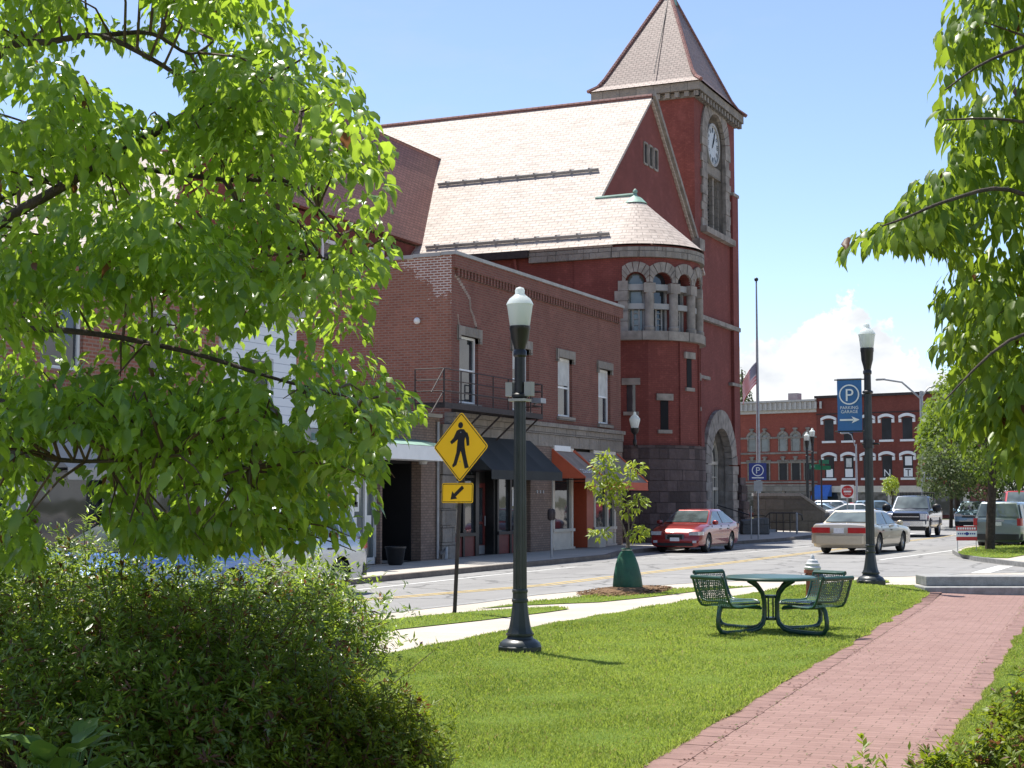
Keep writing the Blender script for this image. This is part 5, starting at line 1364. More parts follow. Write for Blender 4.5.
# parking sign with its lower plate
def ring(mb, c, U, V, r0, r1, n=28, mi=0):
    for k in range(n):
        a, a2 = 2*math.pi*k/n, 2*math.pi*(k+1)/n; P = lambda r, t: Vector(c)+Vector(U)*math.cos(t)*r+Vector(V)*math.sin(t)*r
        mb.quad(P(r0,a), P(r0,a2), P(r1,a2), P(r1,a), mi)
sp = G(758.5, 539, .12); psn = thing('parking_sign', 'blue circled P parking sign on a steel post at the far kerb', 'sign', tuple(sp))
b = MB(); b.tube([sp, sp+ZV*3.35], .035, 8); b.tube([sp-RIGHT*.3, sp-RIGHT*.3+ZV*1.4], .03, 6); b.build('post', M['steel'], psn)
UXn = (RIGHT*.97 + FWD*-.1).normalized(); Nn = UXn.cross(ZV)
D_ = sp.dot(FWD); pxm = FOC/D_
c = sp + ZV*(P3(757, 471.5, D_).z - .12) + Nn*.05
b = MB(); b.obox(c, UXn, -.36, .36, -.36, .36, -.015, .0); pl_ = b.build('panel', M['sign_blue'], psn)
b = MB(); ring(b, c+Nn*.004+ZV*.05, UXn, ZV, .21, .25); b.build('symbol', M['sign_white'], pl_); b = MB(); b.obox(c+Nn*.004, UXn, -.25, .25, -.29, -.24, -.001, .002); b.build('symbol_bar', M['sign_white'], pl_)
text_part('P', c+Nn*.006+ZV*-.08, UXn, ZV, .38, M['sign_white'], pl_)
b = MB(); c2 = c - ZV*.62; b.obox(c2, UXn, -.17, .19, -.22, .22, -.01, .0); b.build('plate', M['steel'], psn)
# parking meter
mp_ = G(551.5, 558, .12); pm = thing('parking_meter', 'grey double parking meter on a post by the orange shop', 'parking meter', tuple(mp_))
b = MB(); b.tube([mp_, mp_+ZV*1.1], .035, 8); b.build('post', M['steel'], pm)
for s in (-1, 1):
    b = MB(); b.lathe([(.03,0),(.08,.05),(.085,.22),(.07,.31),(.001,.35)], tuple(mp_+ZV*1.08+UY*.09*s), 12); b.build('meter_head', M['rust_iron'], pm, smooth=50)

# ------------------------------------------------------------------ lamp posts
def acorn_lamp(name, label, base, H, group, k=1.0, cup=.40, rot=0.0):
    t = thing(name, label, 'street lamp', tuple(base), rot, group)
    hb = H - .97*k
    b = MB(); q = .235*k
    b.lathe([(q*1.14, -.12), (q*1.14, .085*k), (q*1.10, .095*k)], n=8)
    b.lathe([(q*1.05,.095*k),(q*1.0,.125*k),(q*.88,.15*k),(q*.68,.175*k),(q*.62,.205*k),(q*.70,.212*k),(q*.70,.235*k)], n=24)
    b.build('base', M['lamp_paint'], t, smooth=35, world=False)
    b = MB(); prof = []
    for i in range(9): s = i/8; prof.append((q*(.66-.29*s**.6), (.235+.36*s)*k))
    b.lathe(prof, n=10); b.lathe([(q*.38,.59*k),(q*.41,.60*k),(q*.41,.625*k),(q*.37,.635*k),(q*.36,.70*k),(q*.39,.71*k),(q*.39,.735*k),(q*.34,.75*k)], n=16); b.build('fluted_foot', M['lamp_paint'], t, smooth=30, world=False)
    b = MB(); n = 16; r0, r1 = q*.335, q*.28
    rows = []
    for z, r in ((.74*k, r0), (hb-.35*k, r1)):
        rows.append([(r*(1+(.05 if j % 2 else -.04))*math.cos(2*math.pi*j/32), r*(1+(.05 if j % 2 else -.04))*math.sin(2*math.pi*j/32), z) for j in range(32)])
    for j in range(32): b.quad(rows[0][j], rows[0][(j+1)%32], rows[1][(j+1)%32], rows[1][j])
    b.build('shaft', M['lamp_paint'], t, world=False)
    b = MB(); c_ = hb+.5*k-cup*k; b.lathe([(q*.30,hb-.36*k),(q*.42,hb-.34*k),(q*.42,hb-.31*k),(q*.28,hb-.29*k),(q*.27,c_-.10*k),(q*.34,c_-.08*k),(q*.34,c_-.03*k),(q*.28,c_-.01*k),(q*.33,c_+cup*.15*k),(q*.46,c_+cup*.45*k),(q*.50,c_+cup*.8*k),(q*.53,c_+cup*.85*k),(q*.53,c_+cup*k)], n=20); b.build('fitter', M['black_iron'], t, smooth=35, world=False)
    b = MB(); g0 = hb+.50*k
    b.lathe([(.115*k,g0),(.122*k,g0+.02*k),(.146*k,g0+.20*k),(.153*k,g0+.245*k),(.155*k,g0+.26*k)], n=24, cap=False); gl = b.build('globe', M['acorn'], t, smooth=60, world=False)
    b = MB(); b.lathe([(.162*k,g0+.255*k),(.15*k,g0+.285*k),(.125*k,g0+.325*k),(.08*k,g0+.36*k),(.055*k,g0+.385*k),(.058*k,g0+.425*k),(.045*k,g0+.455*k),(.001*k,g0+.47*k)], n=24); b.build('globe_cap', M['acorn'], t, smooth=60, world=False)
    b = MB(); b.lathe([(.05*k,g0-.02*k),(.05*k,g0+.1*k),(.02*k,g0+.12*k)], n=10); b.lathe([(.03*k,g0+.1*k),(.045*k,g0+.16*k),(.03*k,g0+.26*k),(.001,g0+.28*k)], n=10); b.build('bulb_socket', M['grey_trim'], gl, smooth=50, world=False)
    return t, hb
l1b = G(520, 653.5, 0.10)
lamp1, hb1 = acorn_lamp('street_lamp', 'near dark green acorn street lamp on the lawn, without a banner', l1b, 4.17, 'acorn street lamps', .97, .27)
b = MB(); z = hb1-.22
b.box(-.16, -.075, -.05, .05, z-.1, z+.06); b.box(.075, .16, -.05, .05, z-.1, z+.06); b.box(-.10, .10, -.10, .10, z-.16, z-.13); b.build('sensor_box', M['grey_trim'], lamp1, world=False)
l2b = G(871, 585, zl(-5.65, 28.4))
D2 = l2b.dot(FWD); H2 = P3(868, 323, D2).z - l2b.z
lamp2, hb2 = acorn_lamp('street_lamp', 'black acorn street lamp holding a blue parking banner near the steps', l2b, H2, 'acorn street lamps', 1.0)
b = MB()
zb0, zb1 = P3(850, 432, D2).z - l2b.z, P3(850, 378, D2).z - l2b.z
for z in (zb0+.02, zb1-.02): b_ = MB(); b_.tube([(-.05, 0, z), (-.62, 0, z)], .014, 6); b_.build('banner_arm', M['black_iron'], lamp2, world=False)
b.tube([(-.12, 0, zb0-.22), (.2, 0, zb0-.22)], .02, 6); b.lathe([(.1, zb0-.3), (.1, zb0-.14)], n=10); b.build('clamp', M['black_iron'], lamp2, world=False)
bn = thing('banner', 'blue banner with white circled P and arrow hung from the lamp post', 'banner', tuple(l2b + Vector((-.34, 0, zb0))))
c0 = l2b + Vector((-.10, 0, 0)); Ub = UX
b = MB(); O = l2b + Vector((-.57, -.004, zb0)); WB = .46; HB = zb1-zb0
for i in range(8):
    for j in range(12):
        f_ = lambda i, j: O + UX*WB*i/8 + ZV*HB*j/12 + UY*.02*math.sin(i*.8+j*.35)*(1-abs(j-6)/6)
        b.quad(f_(i,j), f_(i+1,j), f_(i+1,j+1), f_(i,j+1))
b.build('cloth', M['banner_blue'], bn, smooth=80)
cc = O + UX*WB*.5 + UY*-.03
b = MB(); ring(b, cc+ZV*HB*.70, UX, ZV, .165, .19); b.build('symbol', M['sign_white'], bn); b = MB()
za = HB*.23
b.poly([cc+UX*-.18+ZV*(za-.017), cc+UX*.07+ZV*(za-.017), cc+UX*.07+ZV*(za+.017), cc+UX*-.18+ZV*(za+.017)]); b.poly([cc+UX*.04+ZV*(za-.065), cc+UX*.19+ZV*za, cc+UX*.04+ZV*(za+.065), cc+UX*.08+ZV*za]); b.build('arrow', M['sign_white'], bn)
text_part('P', cc+ZV*(HB*.70-.12), UX, ZV, .33, M['sign_white'], bn); text_part('PARKING', cc+ZV*HB*.43, UX, ZV, .082, M['sign_white'], bn); text_part('GARAGE', cc+ZV*HB*.355, UX, ZV, .082, M['sign_white'], bn)
for i, (px, py) in enumerate(((806, 432), (811.5, 428))):
    D = 88; pb_ = PD(px, D, .1); acorn_lamp('street_lamp', ('small far acorn lamp behind the stone wall, shorter one of the pair', 'small far acorn lamp behind the stone wall, taller one of the pair')[i], pb_, P3(px, py, D).z-.1, 'acorn street lamps', 1.05)
wlan = PD(634.5, 56.6); wz = P3(634.5, 446, 56.6).z
wlt = thing('wall_lantern', 'white globe lantern on a black bracket before the round hall bay', 'lantern', (wlan.x, wlan.y, wz))
a_ = math.atan2(wlan.y-BY, wlan.x-BX)
b = MB(); b.lathe([(.03,0),(.07,.06),(.07,.2),(.04,.26),(.05,.42),(.13,.5),(.16,.62),(.17,.66)], (wlan.x, wlan.y, wz), 14)
wq = Vector((BX+(BR-.05)*math.cos(a_), BY+(BR-.05)*math.sin(a_), wz+.12)); b.tube([wq, Vector((wlan.x, wlan.y, wz+.1))], .04, 6); b.build('bracket', M['black_iron'], wlt, smooth=40)
b = MB(); b.lathe([(.13,.66),(.2,.95),(.2,1.0),(.13,1.1),(.06,1.16),(.05,1.24),(.001,1.28)], (wlan.x, wlan.y, wz), 16); b.build('globe', M['acorn'], wlt, smooth=60)

# tall lighting poles and the small far signs
def cobra(label, px, D, ytop, arms, r=.12, mat='steel', name='light_pole'):
    p = PD(px, D); t = thing(name, label, 'light pole', tuple(p))
    zt = P3(px, ytop, D).z; b = MB(); b.tube([p, p+ZV*zt], [r, r*.7], 10); b.build('pole', M[mat], t, smooth=60)
    for (ax, ay, bx, by) in arms:
        A_, B_ = P3(ax, ay, D), P3(bx, by, D); m = (A_+B_)/2; m.z = max(A_.z, B_.z) - abs(A_.z-B_.z)*.15
        b = MB(); b.tube([B_, B_*.6+m*.4, m, m*.4+A_*.6, A_], r*.42, 6); b.build('arm', M[mat], t, smooth=60)
        if ay <= by or True:
            d = (A_-B_); d.z = 0; d.normalize(); b = MB(); b.prism([A_-d*.1+ZV*.08, A_+d*.55+ZV*.06, A_+d*.6, A_+d*.5-ZV*.08, A_-d*.1-ZV*.04], FWD*.25); b.build('lamp_head', M['grey_trim'], t)
    return t
cobra('tall grey light pole with two curved arms before the dark far block', 921, 112, 391, [(884, 379.5, 920, 398), (935, 386, 921, 398)], .17)
cobra('slim grey light pole with one short arm before the far block', 855, 126, 444, [(848, 433, 855, 446)], .10)
sn = PD(820, 100); t = thing('street_name_sign', 'crossed green street name signs on a post beyond the stone wall', 'sign', tuple(sn))
b = MB(); b.tube([sn, sn+ZV*(P3(820, 464, 100).z+.3)], .06, 8); b.build('post', M['rust_iron'], t)
z = P3(820, 466, 100).z; b = MB(); b.obox(sn, RIGHT, -.75, .1, z-.2, z+.12, -.02, .0); b.obox(sn-FWD*.05, (RIGHT*.9+FWD*.43).normalized(), -.5, .75, z-.25, z+.02, -.02, .0); b.obox(sn-FWD*.02, RIGHT, -.15, .5, z+.14, z+.4, -.02, 0); b.build('name_blade', M['sign_green'], t)
b = MB()
for k in range(5): b.obox(sn, RIGHT, -.66+k*.13, -.58+k*.13, z-.1, z+.02, .001, .004)
b.build('lettering', M['sign_white'], t)
dn = PD(845.5, 104); t = thing('no_entry_sign', 'white square sign with red disc and white bar on the far street', 'sign', tuple(dn))
z = P3(845, 491.5, 104).z; b = MB(); b.tube([dn, dn+ZV*(z+.4)], .05, 8); b.build('post', M['steel'], t)
b = MB(); b.obox(dn, RIGHT, -.44, .44, z-.44, z+.44, .05, .07); pn = b.build('panel', M['sign_white'], t)
b = MB(); b.disc(dn+ZV*z-FWD*.075, -FWD, .4, 24); b.build('red_disc', M['sign_red'], pn)
b = MB(); b.obox(dn, RIGHT, -.26, .26, z-.06, z+.06, .077, .08); b.build('white_bar', M['sign_white'], pn)
text_part('DO NOT', dn+ZV*(z+.12)-FWD*.082, RIGHT, ZV, .14, M['sign_white'], pn); text_part('ENTER', dn+ZV*(z-.23)-FWD*.082, RIGHT, ZV, .14, M['sign_white'], pn)
for (px, py, w, h, m, lab) in ((929, 437, .75, .75, 'steel', 'pale diamond road sign back beside the light pole'), (932, 449, .8, .6, 'sign_white', 'small white and blue road sign below the diamond sign')):
    p = PD(px, 100); z = P3(px, py, 100).z; t = thing('road_sign', lab, 'sign', tuple(p)); b = MB(); b.tube([p, p+ZV*(z+.2)], .045, 6); b.build('post', M['steel'], t)
    b = MB()
    if h == w: b.prism([p+ZV*(z+.5)-FWD*.06, p+RIGHT*.5+ZV*z-FWD*.06, p+ZV*(z-.5)-FWD*.06, p-RIGHT*.5+ZV*z-FWD*.06], -FWD*.02)
    else: b.obox(p, RIGHT, -w/2, w/2, z-h/2, z+h/2, .06, .08)
    q_ = b.build('panel', M[m], t)
    if h != w: b = MB(); b.obox(p, RIGHT, -w*.4, w*.4, z-h*.3, z+h*.3, .081, .084); b.build('symbol', M['sign_blue'], q_)
# lawn sign by the tree
ls_ = G(967, 551.5, .13); D_ = ls_.dot(FWD); t = thing('lawn_sign', 'red, white and blue yard sign beside the tree trunk', 'sign', tuple(ls_))
z0, z1 = P3(967, 540.5, D_).z, P3(967, 526, D_).z; s_ = D_/FOC
b = MB(); b.tube([ls_-RIGHT*.3, ls_-RIGHT*.3+ZV*(z1-.13)], .012, 5); b.tube([ls_+RIGHT*.3, ls_+RIGHT*.3+ZV*(z1-.13)], .012, 5); b.build('stake', M['steel'], t)
hh = (z1-z0)
for k, (m, a0, a1) in enumerate((('sign_red', 0, .26), ('sign_white', .26, .68), ('sign_red', .68, 1.0))):
    b = MB(); b.obox((ls_.x, ls_.y, z0), RIGHT, -10.5*s_, 10*s_, hh*a0, hh*a1-.002, .02, .035); b.build('panel', M[m], t)
b = MB(); 
for k in range(9):
    if k in (4,): continue
    b.obox((ls_.x, ls_.y, z0), RIGHT, (-9+k*2.0)*s_, (-9+k*2.0+1.3)*s_, hh*.42, hh*.52, .036, .039)
b.disc(Vector((ls_.x, ls_.y, z0+hh*.47))-FWD*.04, -FWD, hh*.12, 12); b.build('lettering', M['sign_blue'], t)
b = MB()
for k in range(8): b.obox((ls_.x, ls_.y, z0), RIGHT, (-9+k*2.3)*s_, (-9+k*2.3+1.6)*s_, hh*.76, hh*.90, .036, .039)
b.build('lettering', M['sign_white'], t)

# ------------------------------------------------------------------ crossing sign on the verge
sb = G(454, 613.5, .1); t = thing('crossing_sign', 'yellow diamond walking person sign with arrow plaque on a leaning post', 'sign', tuple(sb))
D_ = sb.dot(FWD); top = P3(463.5, 416, D_)
dirp = (top - sb); 
b = MB(); b.tube([sb-ZV*.2, sb+dirp*.99], .032, 8); b.build('post', M['rust_iron'], t)
NS = Vector((-.217, -.976, 0)); US = Vector((-NS.y, NS.x, 0)) * 1.0
US = Vector((.976, -.217, 0))
tilt = .045; UU = (US + ZV*0).normalized(); VV = (ZV + US*.03).normalized()
def rounded(c, hw, hh_, r, ang, off, n=5):
    pts = []
    for (sx, sy, a0) in ((1,1,0),(-1,1,90),(-1,-1,180),(1,-1,270)):
        for k in range(n+1):
            a = R(a0+90*k/n); x = sx*(hw-r)+r*math.cos(a); y = sy*(hh_-r)+r*math.sin(a)
            X = x*math.cos(ang)-y*math.sin(ang); Y = x*math.sin(ang)+y*math.cos(ang); pts.append(c+UU*X+VV*Y+NS*off)
    return pts
cd = P3(462.8, 447, D_) + NS*.05
b = MB(); b.prism(rounded(cd, .381, .381, .045, R(45), 0), NS*.004); pn = b.build('diamond_panel', M['sign_yellow'], t)
def outline(mb, c, hw, hh_, r, ang, wd, off):
    A_ = rounded(c, hw, hh_, r, ang, off); B_ = rounded(c, hw-wd, hh_-wd, max(r-wd, .005), ang, off); n = len(A_)
    for k in range(n): mb.quad(A_[k], A_[(k+1)%n], B_[(k+1)%n], B_[k])
b = MB(); outline(b, cd, .366, .366, .038, R(45), .013, .006); b.build('border', M['sign_black'], pn)
def flat(mb, c, pts, off=.007): mb.poly([c+UU*x+VV*y+NS*off for x, y in pts])
b = MB(); k_ = .415
def poly(pts): flat(b, cd, [(x*k_, y*k_) for x, y in pts])
b.poly([cd+UU*(k_*(-.02+.115*math.cos(2*math.pi*k/20)))+VV*(k_*(.80+.115*math.sin(2*math.pi*k/20)))+NS*.007 for k in range(20)])
poly([(-.20,.60),(-.05,.66),(.14,.65),(.25,.53),(.18,.22),(.20,.0),(-.17,.0),(-.14,.28)])
poly([(-.20,.60),(-.14,.28),(-.24,.21),(-.42,.10),(-.50,.20),(-.34,.34)])
poly([(.25,.53),(.17,.45),(.25,.28),(.29,.03),(.41,.05),(.39,.34),(.31,.52)])
poly([(-.17,.001),(.05,.0),(-.02,-.24),(-.17,-.66),(-.34,-.76),(-.37,-.67),(-.31,-.58),(-.19,-.20)])
poly([(.05,-.001),(.20,-.001),(.25,-.24),(.36,-.62),(.42,-.76),(.22,-.80),(.08,-.32),(.0,-.12)])
b.build('walking_figure', M['sign_black'], pn)
cp = P3(459.8, 493, D_) + NS*.055
b = MB(); b.prism(rounded(cp, .305, .152, .03, 0, 0), NS*.004); pq = b.build('arrow_panel', M['sign_yellow'], t)
b = MB(); outline(b, cp, .293, .140, .024, 0, .010, .006); b.build('border', M['sign_black'], pq)
b = MB(); flat(b, cp, [(-.13,-.10),(.00,-.085),(-.03,-.055),(.13,.07),(.09,.115),(-.065,-.01),(-.10,.03)]); b.build('arrow', M['sign_black'], pq)
b = MB()
for zf in (.25, -.25): b.disc(cd+VV*zf*.9+NS*.009, NS, .01, 8)
b.build('bolt', M['steel'], pn)

# ------------------------------------------------------------------ fire hydrant
hyp = G(813, 599, .1); hy = thing('fire_hydrant', 'silver capped red fire hydrant behind the picnic table', 'fire hydrant', tuple(hyp))
b = MB(); k = .84; b.lathe([(.17,0),(.17,.04),(.12,.05),(.115,.44),(.15,.45),(.15,.50)], tuple(hyp), 18); b.build('barrel', plain('hydrant red', (.34, .10, .06), .5), hy, smooth=35)
for d in (RIGHT, -RIGHT, -FWD): b = MB(); b.tube([hyp+ZV*.38+d*.1, hyp+ZV*.38+d*.19], .055, 10); b.tube([hyp+ZV*.38+d*.19, hyp+ZV*.38+d*.22], .035, 6); b.build('outlet_cap', M['steel'], hy)
b = MB(); b.lathe([(.125,.50),(.145,.52),(.145,.55),(.12,.57),(.125,.61),(.095,.64),(.09,.67),(.04,.69),(.035,.74),(.001,.78)], tuple(hyp), 18); b.build('bonnet', plain('silver paint', (.55, .55, .55), .4), hy, smooth=50)

# ------------------------------------------------------------------ picnic table
tp = Vector((*G(771, 633, .1)[:2], 0)); tp.z = zl(tp.x, tp.y)
pt = thing('picnic_table', 'round dark green metal picnic table with four attached mesh seats on the lawn', 'picnic table', tuple(tp), YAW)
b = MB(); b.lathe([(.001,.735),(.50,.738),(.565,.735),(.585,.722),(.585,.70),(.57,.69),(.55,.70),(.001,.712)], n=40); b.build('table_top', M['green_metal'], pt, smooth=40, world=False)
seat_a = (R(217), R(127), R(-53), R(37))
def leg_path(a):
    c, s = math.cos(a), math.sin(a); P = lambda r, z: Vector((r*c, r*s, z))
    pts = [P(.40,.69), P(.33,.66), P(.24,.61), P(.15,.52), P(.115,.40), P(.115,.22), P(.145,.13), P(.23,.07), P(.36,.045), P(.6,.04), P(.80,.04)]
    pts += [P(.90,.06), P(.95,.12), P(.955,.2), P(.93,.32), P(.90,.37)]
    return pts
for a in seat_a:
    b = MB(); b.tube(leg_path(a), .030, 10); lg = b.build('leg', M['green_metal'], pt, smooth=60, world=False)
b = MB(); 
for (x_, y_) in ((.03,.0),(-.03,0)): b.box(x_-.010, x_+.010, y_-.010, y_+.010, .2, .46)
b.lathe([(.095,.17),(.095,.205)], n=16); b.lathe([(.095,.455),(.095,.49)], n=16)
b.build('hub', M['green_metal'], pt, world=False)
for a in seat_a:
    c, s = math.cos(a), math.sin(a); rr = Vector((c, s, 0)); tt = Vector((-s, c, 0))
    prof = [(.46,.35),(.49,.378),(.58,.39),(.76,.382),(.90,.38),(.975,.395),(1.02,.445),(1.06,.535),(1.10,.65),(1.13,.745)]
    W = .27; b = MB(); n = 8
    def sp_(i, u):
        r, z = prof[i]; x = -W+2*W*u; bow = 0
        return rr*(r+bow) + tt*x + ZV*z
    for i in range(len(prof)-1):
        for j in range(n): b.quad(sp_(i,j/n), sp_(i,(j+1)/n), sp_(i+1,(j+1)/n), sp_(i+1,j/n))
    st_ = b.build('seat', M['perforated'], pt, smooth=70, world=False)
    b = MB()
    for u in (0, 1): b.tube([sp_(i, u) for i in range(len(prof))], .017, 6)
    for i in (0, len(prof)-1): b.tube([sp_(i, j/n) for j in range(n+1)], .019 if i else .015, 6)
    b.tube([rr*1.15+tt*-W+ZV*.75, rr*1.15+tt*W+ZV*.75], .028, 8)
    b.tube([rr*.70+tt*-.2+ZV*.365, rr*.90+ZV*.37, rr*.70+tt*.2+ZV*.365], .018, 6)
    b.build('seat_frame', M['green_metal'], st_, smooth=60, world=False)
# ------------------------------------------------------------------ vehicles (local frame: x forward, y left, z up, origin on the road below the middle)
def lerp_tab(tab, x):
    for (x0, v0), (x1, v1) in zip(tab[:-1], tab[1:]):
        if x <= x1: t = (x-x0)/(x1-x0) if x1 > x0 else 0; t = min(max(t, 0), 1); return v0+(v1-v0)*t
    return tab[-1][1]
def make_car(name, label, cat, loc, rotz, paint, S, group=None):
    t = thing(name, label, cat, loc, rotz, group)
    L, W, wr, wb0, wb1 = S['L'], S['W'], S['wheel'], S['axle'][0], S['axle'][1]
    hw = W/2
    # lower body: lofted sections
    top = S['top']; nose, tail = L/2, -L/2
    xs = sorted(set([tail, tail+.03, tail+.12, tail+.3, nose-.3, nose-.12, nose-.03, nose] + [p[0] for p in top] + [tail+L*k/22 for k in range(23)]))
    def half(x):
        d = min(nose-x, x-tail); k = 1 - .09*max(0, 1-d/.45)**2
        return hw*k
    zb = S.get('zb', .2)
    rows = []
    for x in xs:
        zt = lerp_tab(top, x); w = half(x); h = zt-zb
        d = min(nose-x, x-tail); zl_ = zb + (.10 if d < .05 else 0); 
        sec = [(0, zl_), (w*.80, zl_), (w*.93, zl_+.04), (w*.975, zl_+h*.18), (w*.985, zb+h*.42), (w*1.0, zb+h*.62), (w*.985, zb+h*.80), (w*.955, zb+h*.93), (w*.88, zt-.005), (w*.5, zt+.018*S.get('crown', 1)), (0, zt+.025*S.get('crown', 1))]
        full = [(x, y, z) for y, z in sec] + [(x, -y, z) for y, z in reversed(sec[1:-1])]
        rows.append(full)
    b = MB(); n = len(rows[0]); base = 0
    for r in rows: b.v.extend(r)
    for i in range(len(rows)-1):
        for k in range(n): b.f.append([i*n+k, i*n+(k+1)%n, (i+1)*n+(k+1)%n, (i+1)*n+k]); b.m.append(0)
    b.f.append(list(range(n))); b.m.append(0); b.f.append([(len(rows)-1)*n+k for k in reversed(range(n))]); b.m.append(0)
    body = b.build('body', [paint, M['car_trim']], t, world=False)
    # wheel arches cut out of the body
    cut = MB()
    for ax in (wb0, wb1):
        for s in (-1, 1):
            ra = wr*1.13; pts = [(ax+ra*math.cos(2*math.pi*k/28), s*(hw-.24), wr*1.02+ra*math.sin(2*math.pi*k/28)) for k in range(28)]
            cut.prism(pts, (0, s*.6, 0))
    co = cut.build('cutter', [M['car_trim'], M['car_trim']], t, world=False)
    md = body.modifiers.new('arches', 'BOOLEAN'); md.operation = 'DIFFERENCE'; md.object = co; md.solver = 'EXACT'
    dg = bpy.context.evaluated_depsgraph_get(); me = bpy.data.meshes.new_from_object(body.evaluated_get(dg))
    body.modifiers.clear(); body.data = me
    me.polygons.foreach_set('use_smooth', [True]*len(me.polygons)); me.set_sharp_from_angle(angle=R(38))
    # faces inside the arches: dark
    for p in me.polygons:
        c = p.center
        if abs(c.y) < hw*.99 and any(math.hypot(c.x-ax, c.z-wr*1.02) < wr*1.14 for ax in (wb0, wb1)) and (abs(c.y) < hw-.2 or abs(p.normal.y) < .5) and c.z < wr*2.3 and min(abs(c.x-nose), abs(c.x-tail)) > .1: p.material_index = 1
    if len(me.materials) < 2: me.materials.append(M['car_trim'])
    bpy.data.objects.remove(co)
    # cabin
    xw0, xw1, xr1, xr0 = S['cab']; zbelt = S['belt']; zr = S['roof']; wb_, wt = hw*.93, S.get('roofw', hw*.70)
    zw0 = S.get('cowl', zbelt); zr0 = S.get('deck', zbelt)
    b = MB()
    def ringp(f, inset=0):
        # f 0 belt .. 1 roof
        x0 = xw0+(xw1-xw0)*f; x1 = xr0+(xr1-xr0)*f; w = wb_+(wt-wb_)*f
        z0 = zw0+(zr-zw0)*f; z1 = zr0+(zr-zr0)*f; zm = zbelt+(zr-zbelt)*f
        xm0, xm1 = x0+(x1-x0)*.12, x0+(x1-x0)*.88
        cr = .06*(1-f*.3)
        half_ = [(x0+cr, 0, z0), (x0+cr*.4, w*.6, z0), (x0-.03, w*.93, z0), (xm0, w, zm), ((xm0+xm1)/2, w*1.005, zm), (xm1, w, zm), (x1+.03, w*.93, z1), (x1-cr*.4, w*.6, z1), (x1-cr, 0, z1)]
        return half_ + [(x, -y, z) for x, y, z in reversed(half_[1:-1])]
    rr = [ringp(-.08), ringp(0), ringp(.5), ringp(.93), ringp(1.0)]
    rr[4] = [(x*.97+(xw1+xr1)/2*.03, y*.93, z+.035) for x, y, z in rr[3]]
    m = len(rr[0])
    for r in rr: b.v.extend(r)
    for i in range(4):
        for k in range(m): b.f.append([i*m+k, i*m+(k+1)%m, (i+1)*m+(k+1)%m, (i+1)*m+k]); b.m.append(0)
    # roof skin with crown
    cxr = (xw1+xr1)/2; tc = len(b.v)
    ringr = [((x-cxr)*.6+cxr, y*.6, z+.03) for x, y, z in rr[4]]; b.v.extend(ringr)
    for k in range(m): b.f.append([4*m+k, 4*m+(k+1)%m, tc+(k+1)%m, tc+k]); b.m.append(0)
    b.f.append([tc+k for k in range(m)]); b.m.append(0)
    cab = b.build('cabin', S.get('cabmat', paint), t, smooth=40, world=False)
    # glass
    def lw(f): return wb_+(wt-wb_)*f
    def glass(nm, pts, off):
        g = MB(); o_ = Vector(off)*.018; g.prism([Vector(p)+o_ for p in pts], -Vector(off)*.03); return g.build(nm, M['car_glass'], t, world=False)
    def gp(xa, xb, za, zb2, f): return xa+(xb-xa)*f, za+(zb2-za)*f
    f0, f1 = .07, .90
    x0, z0 = gp(xw0, xw1, zw0, zr, f0); x1, z1 = gp(xw0, xw1, zw0, zr, f1); nw = Vector((zr-zw0, 0, xw0-xw1)).normalized()
    for nm, (x0, z0), (x1, z1), nw in (('windshield', (x0, z0), (x1, z1), nw), ('rear_window', gp(xr0, xr1, zr0, zr, f0+.03), gp(xr0, xr1, zr0, zr, f1-.02), Vector((-(zr-zr0), 0, xr1-xr0)).normalized())):
        sg = 1 if nm == 'windshield' else -1
        g = MB(); nseg = 6
        P = lambda u, f: (lambda X, Z, Wd: Vector((X+sg*(.06*(1-(2*u-1)**2)-.012), Wd*(2*u-1), Z)))(x0+(x1-x0)*f, z0+(z1-z0)*f, lw(f0+(f1-f0)*f)*.88)
        for i in range(nseg):
            for j in range(3): g.quad(P(i/nseg, j/3)+nw*.022, P((i+1)/nseg, j/3)+nw*.022, P((i+1)/nseg, (j+1)/3)+nw*.022, P(i/nseg, (j+1)/3)+nw*.022)
        g.build(nm, M['car_glass'], t, smooth=60, world=False)
    for s in (-1, 1):
        ns = Vector((0, s*(zr-zbelt), wb_-wt)).normalized()
        fa, fb = .08, .88
        def xat(e, f): return (xw0+(xw1-xw0)*f-.14 if e == 0 else xr0+(xr1-xr0)*f+.14)
        cuts = [0] + S['pillars'] + [1]
        for i in range(len(cuts)-1):
            p = []
            for (c, f) in ((cuts[i], fa), (cuts[i+1], fa), (cuts[i+1], fb), (cuts[i], fb)):
                xa, xb = xat(0, f), xat(1, f)
                if c in (0, 1): x = xa if c == 0 else xb
                else: x = xw1+(xr1-xw1)*c
                g_ = .045; x += -g_ if c == cuts[i] and c > 0 else (g_ if c == cuts[i+1] and c < 1 else 0)
                p.append((x, s*lw(f), zbelt+(zr-zbelt)*f))
            glass('side_window', p, ns)
    # lamps, bumpers, grille, plates
    def plate_at(nm, mat, x, y0, y1, z0, z1, d=.03, parent=t, wrap=0.0):
        g = MB(); sx = 1 if x > 0 else -1
        n_ = 10
        def P(u, z):
            y = y0+(y1-y0)*u; q = (1-min(abs(y)/hw, .9995))/.09
            dd = 0 if q >= 1 else .45*(1-math.sqrt(max(q, 0)))
            if wrap == 0: dd = 0
            return Vector((x - sx*dd + sx*d, y*(1.012 if q < 1 else 1), z))
        for i in range(n_):
            g.add([P(i/n_, z0), P((i+1)/n_, z0), P((i+1)/n_, z1), P(i/n_, z1)] + [q-Vector((sx*.12, 0, 0)) for q in (P(i/n_, z0), P((i+1)/n_, z0), P((i+1)/n_, z1), P(i/n_, z1))], [(0,1,2,3),(0,4,5,1),(1,5,6,2),(2,6,7,3),(3,7,4,0)])
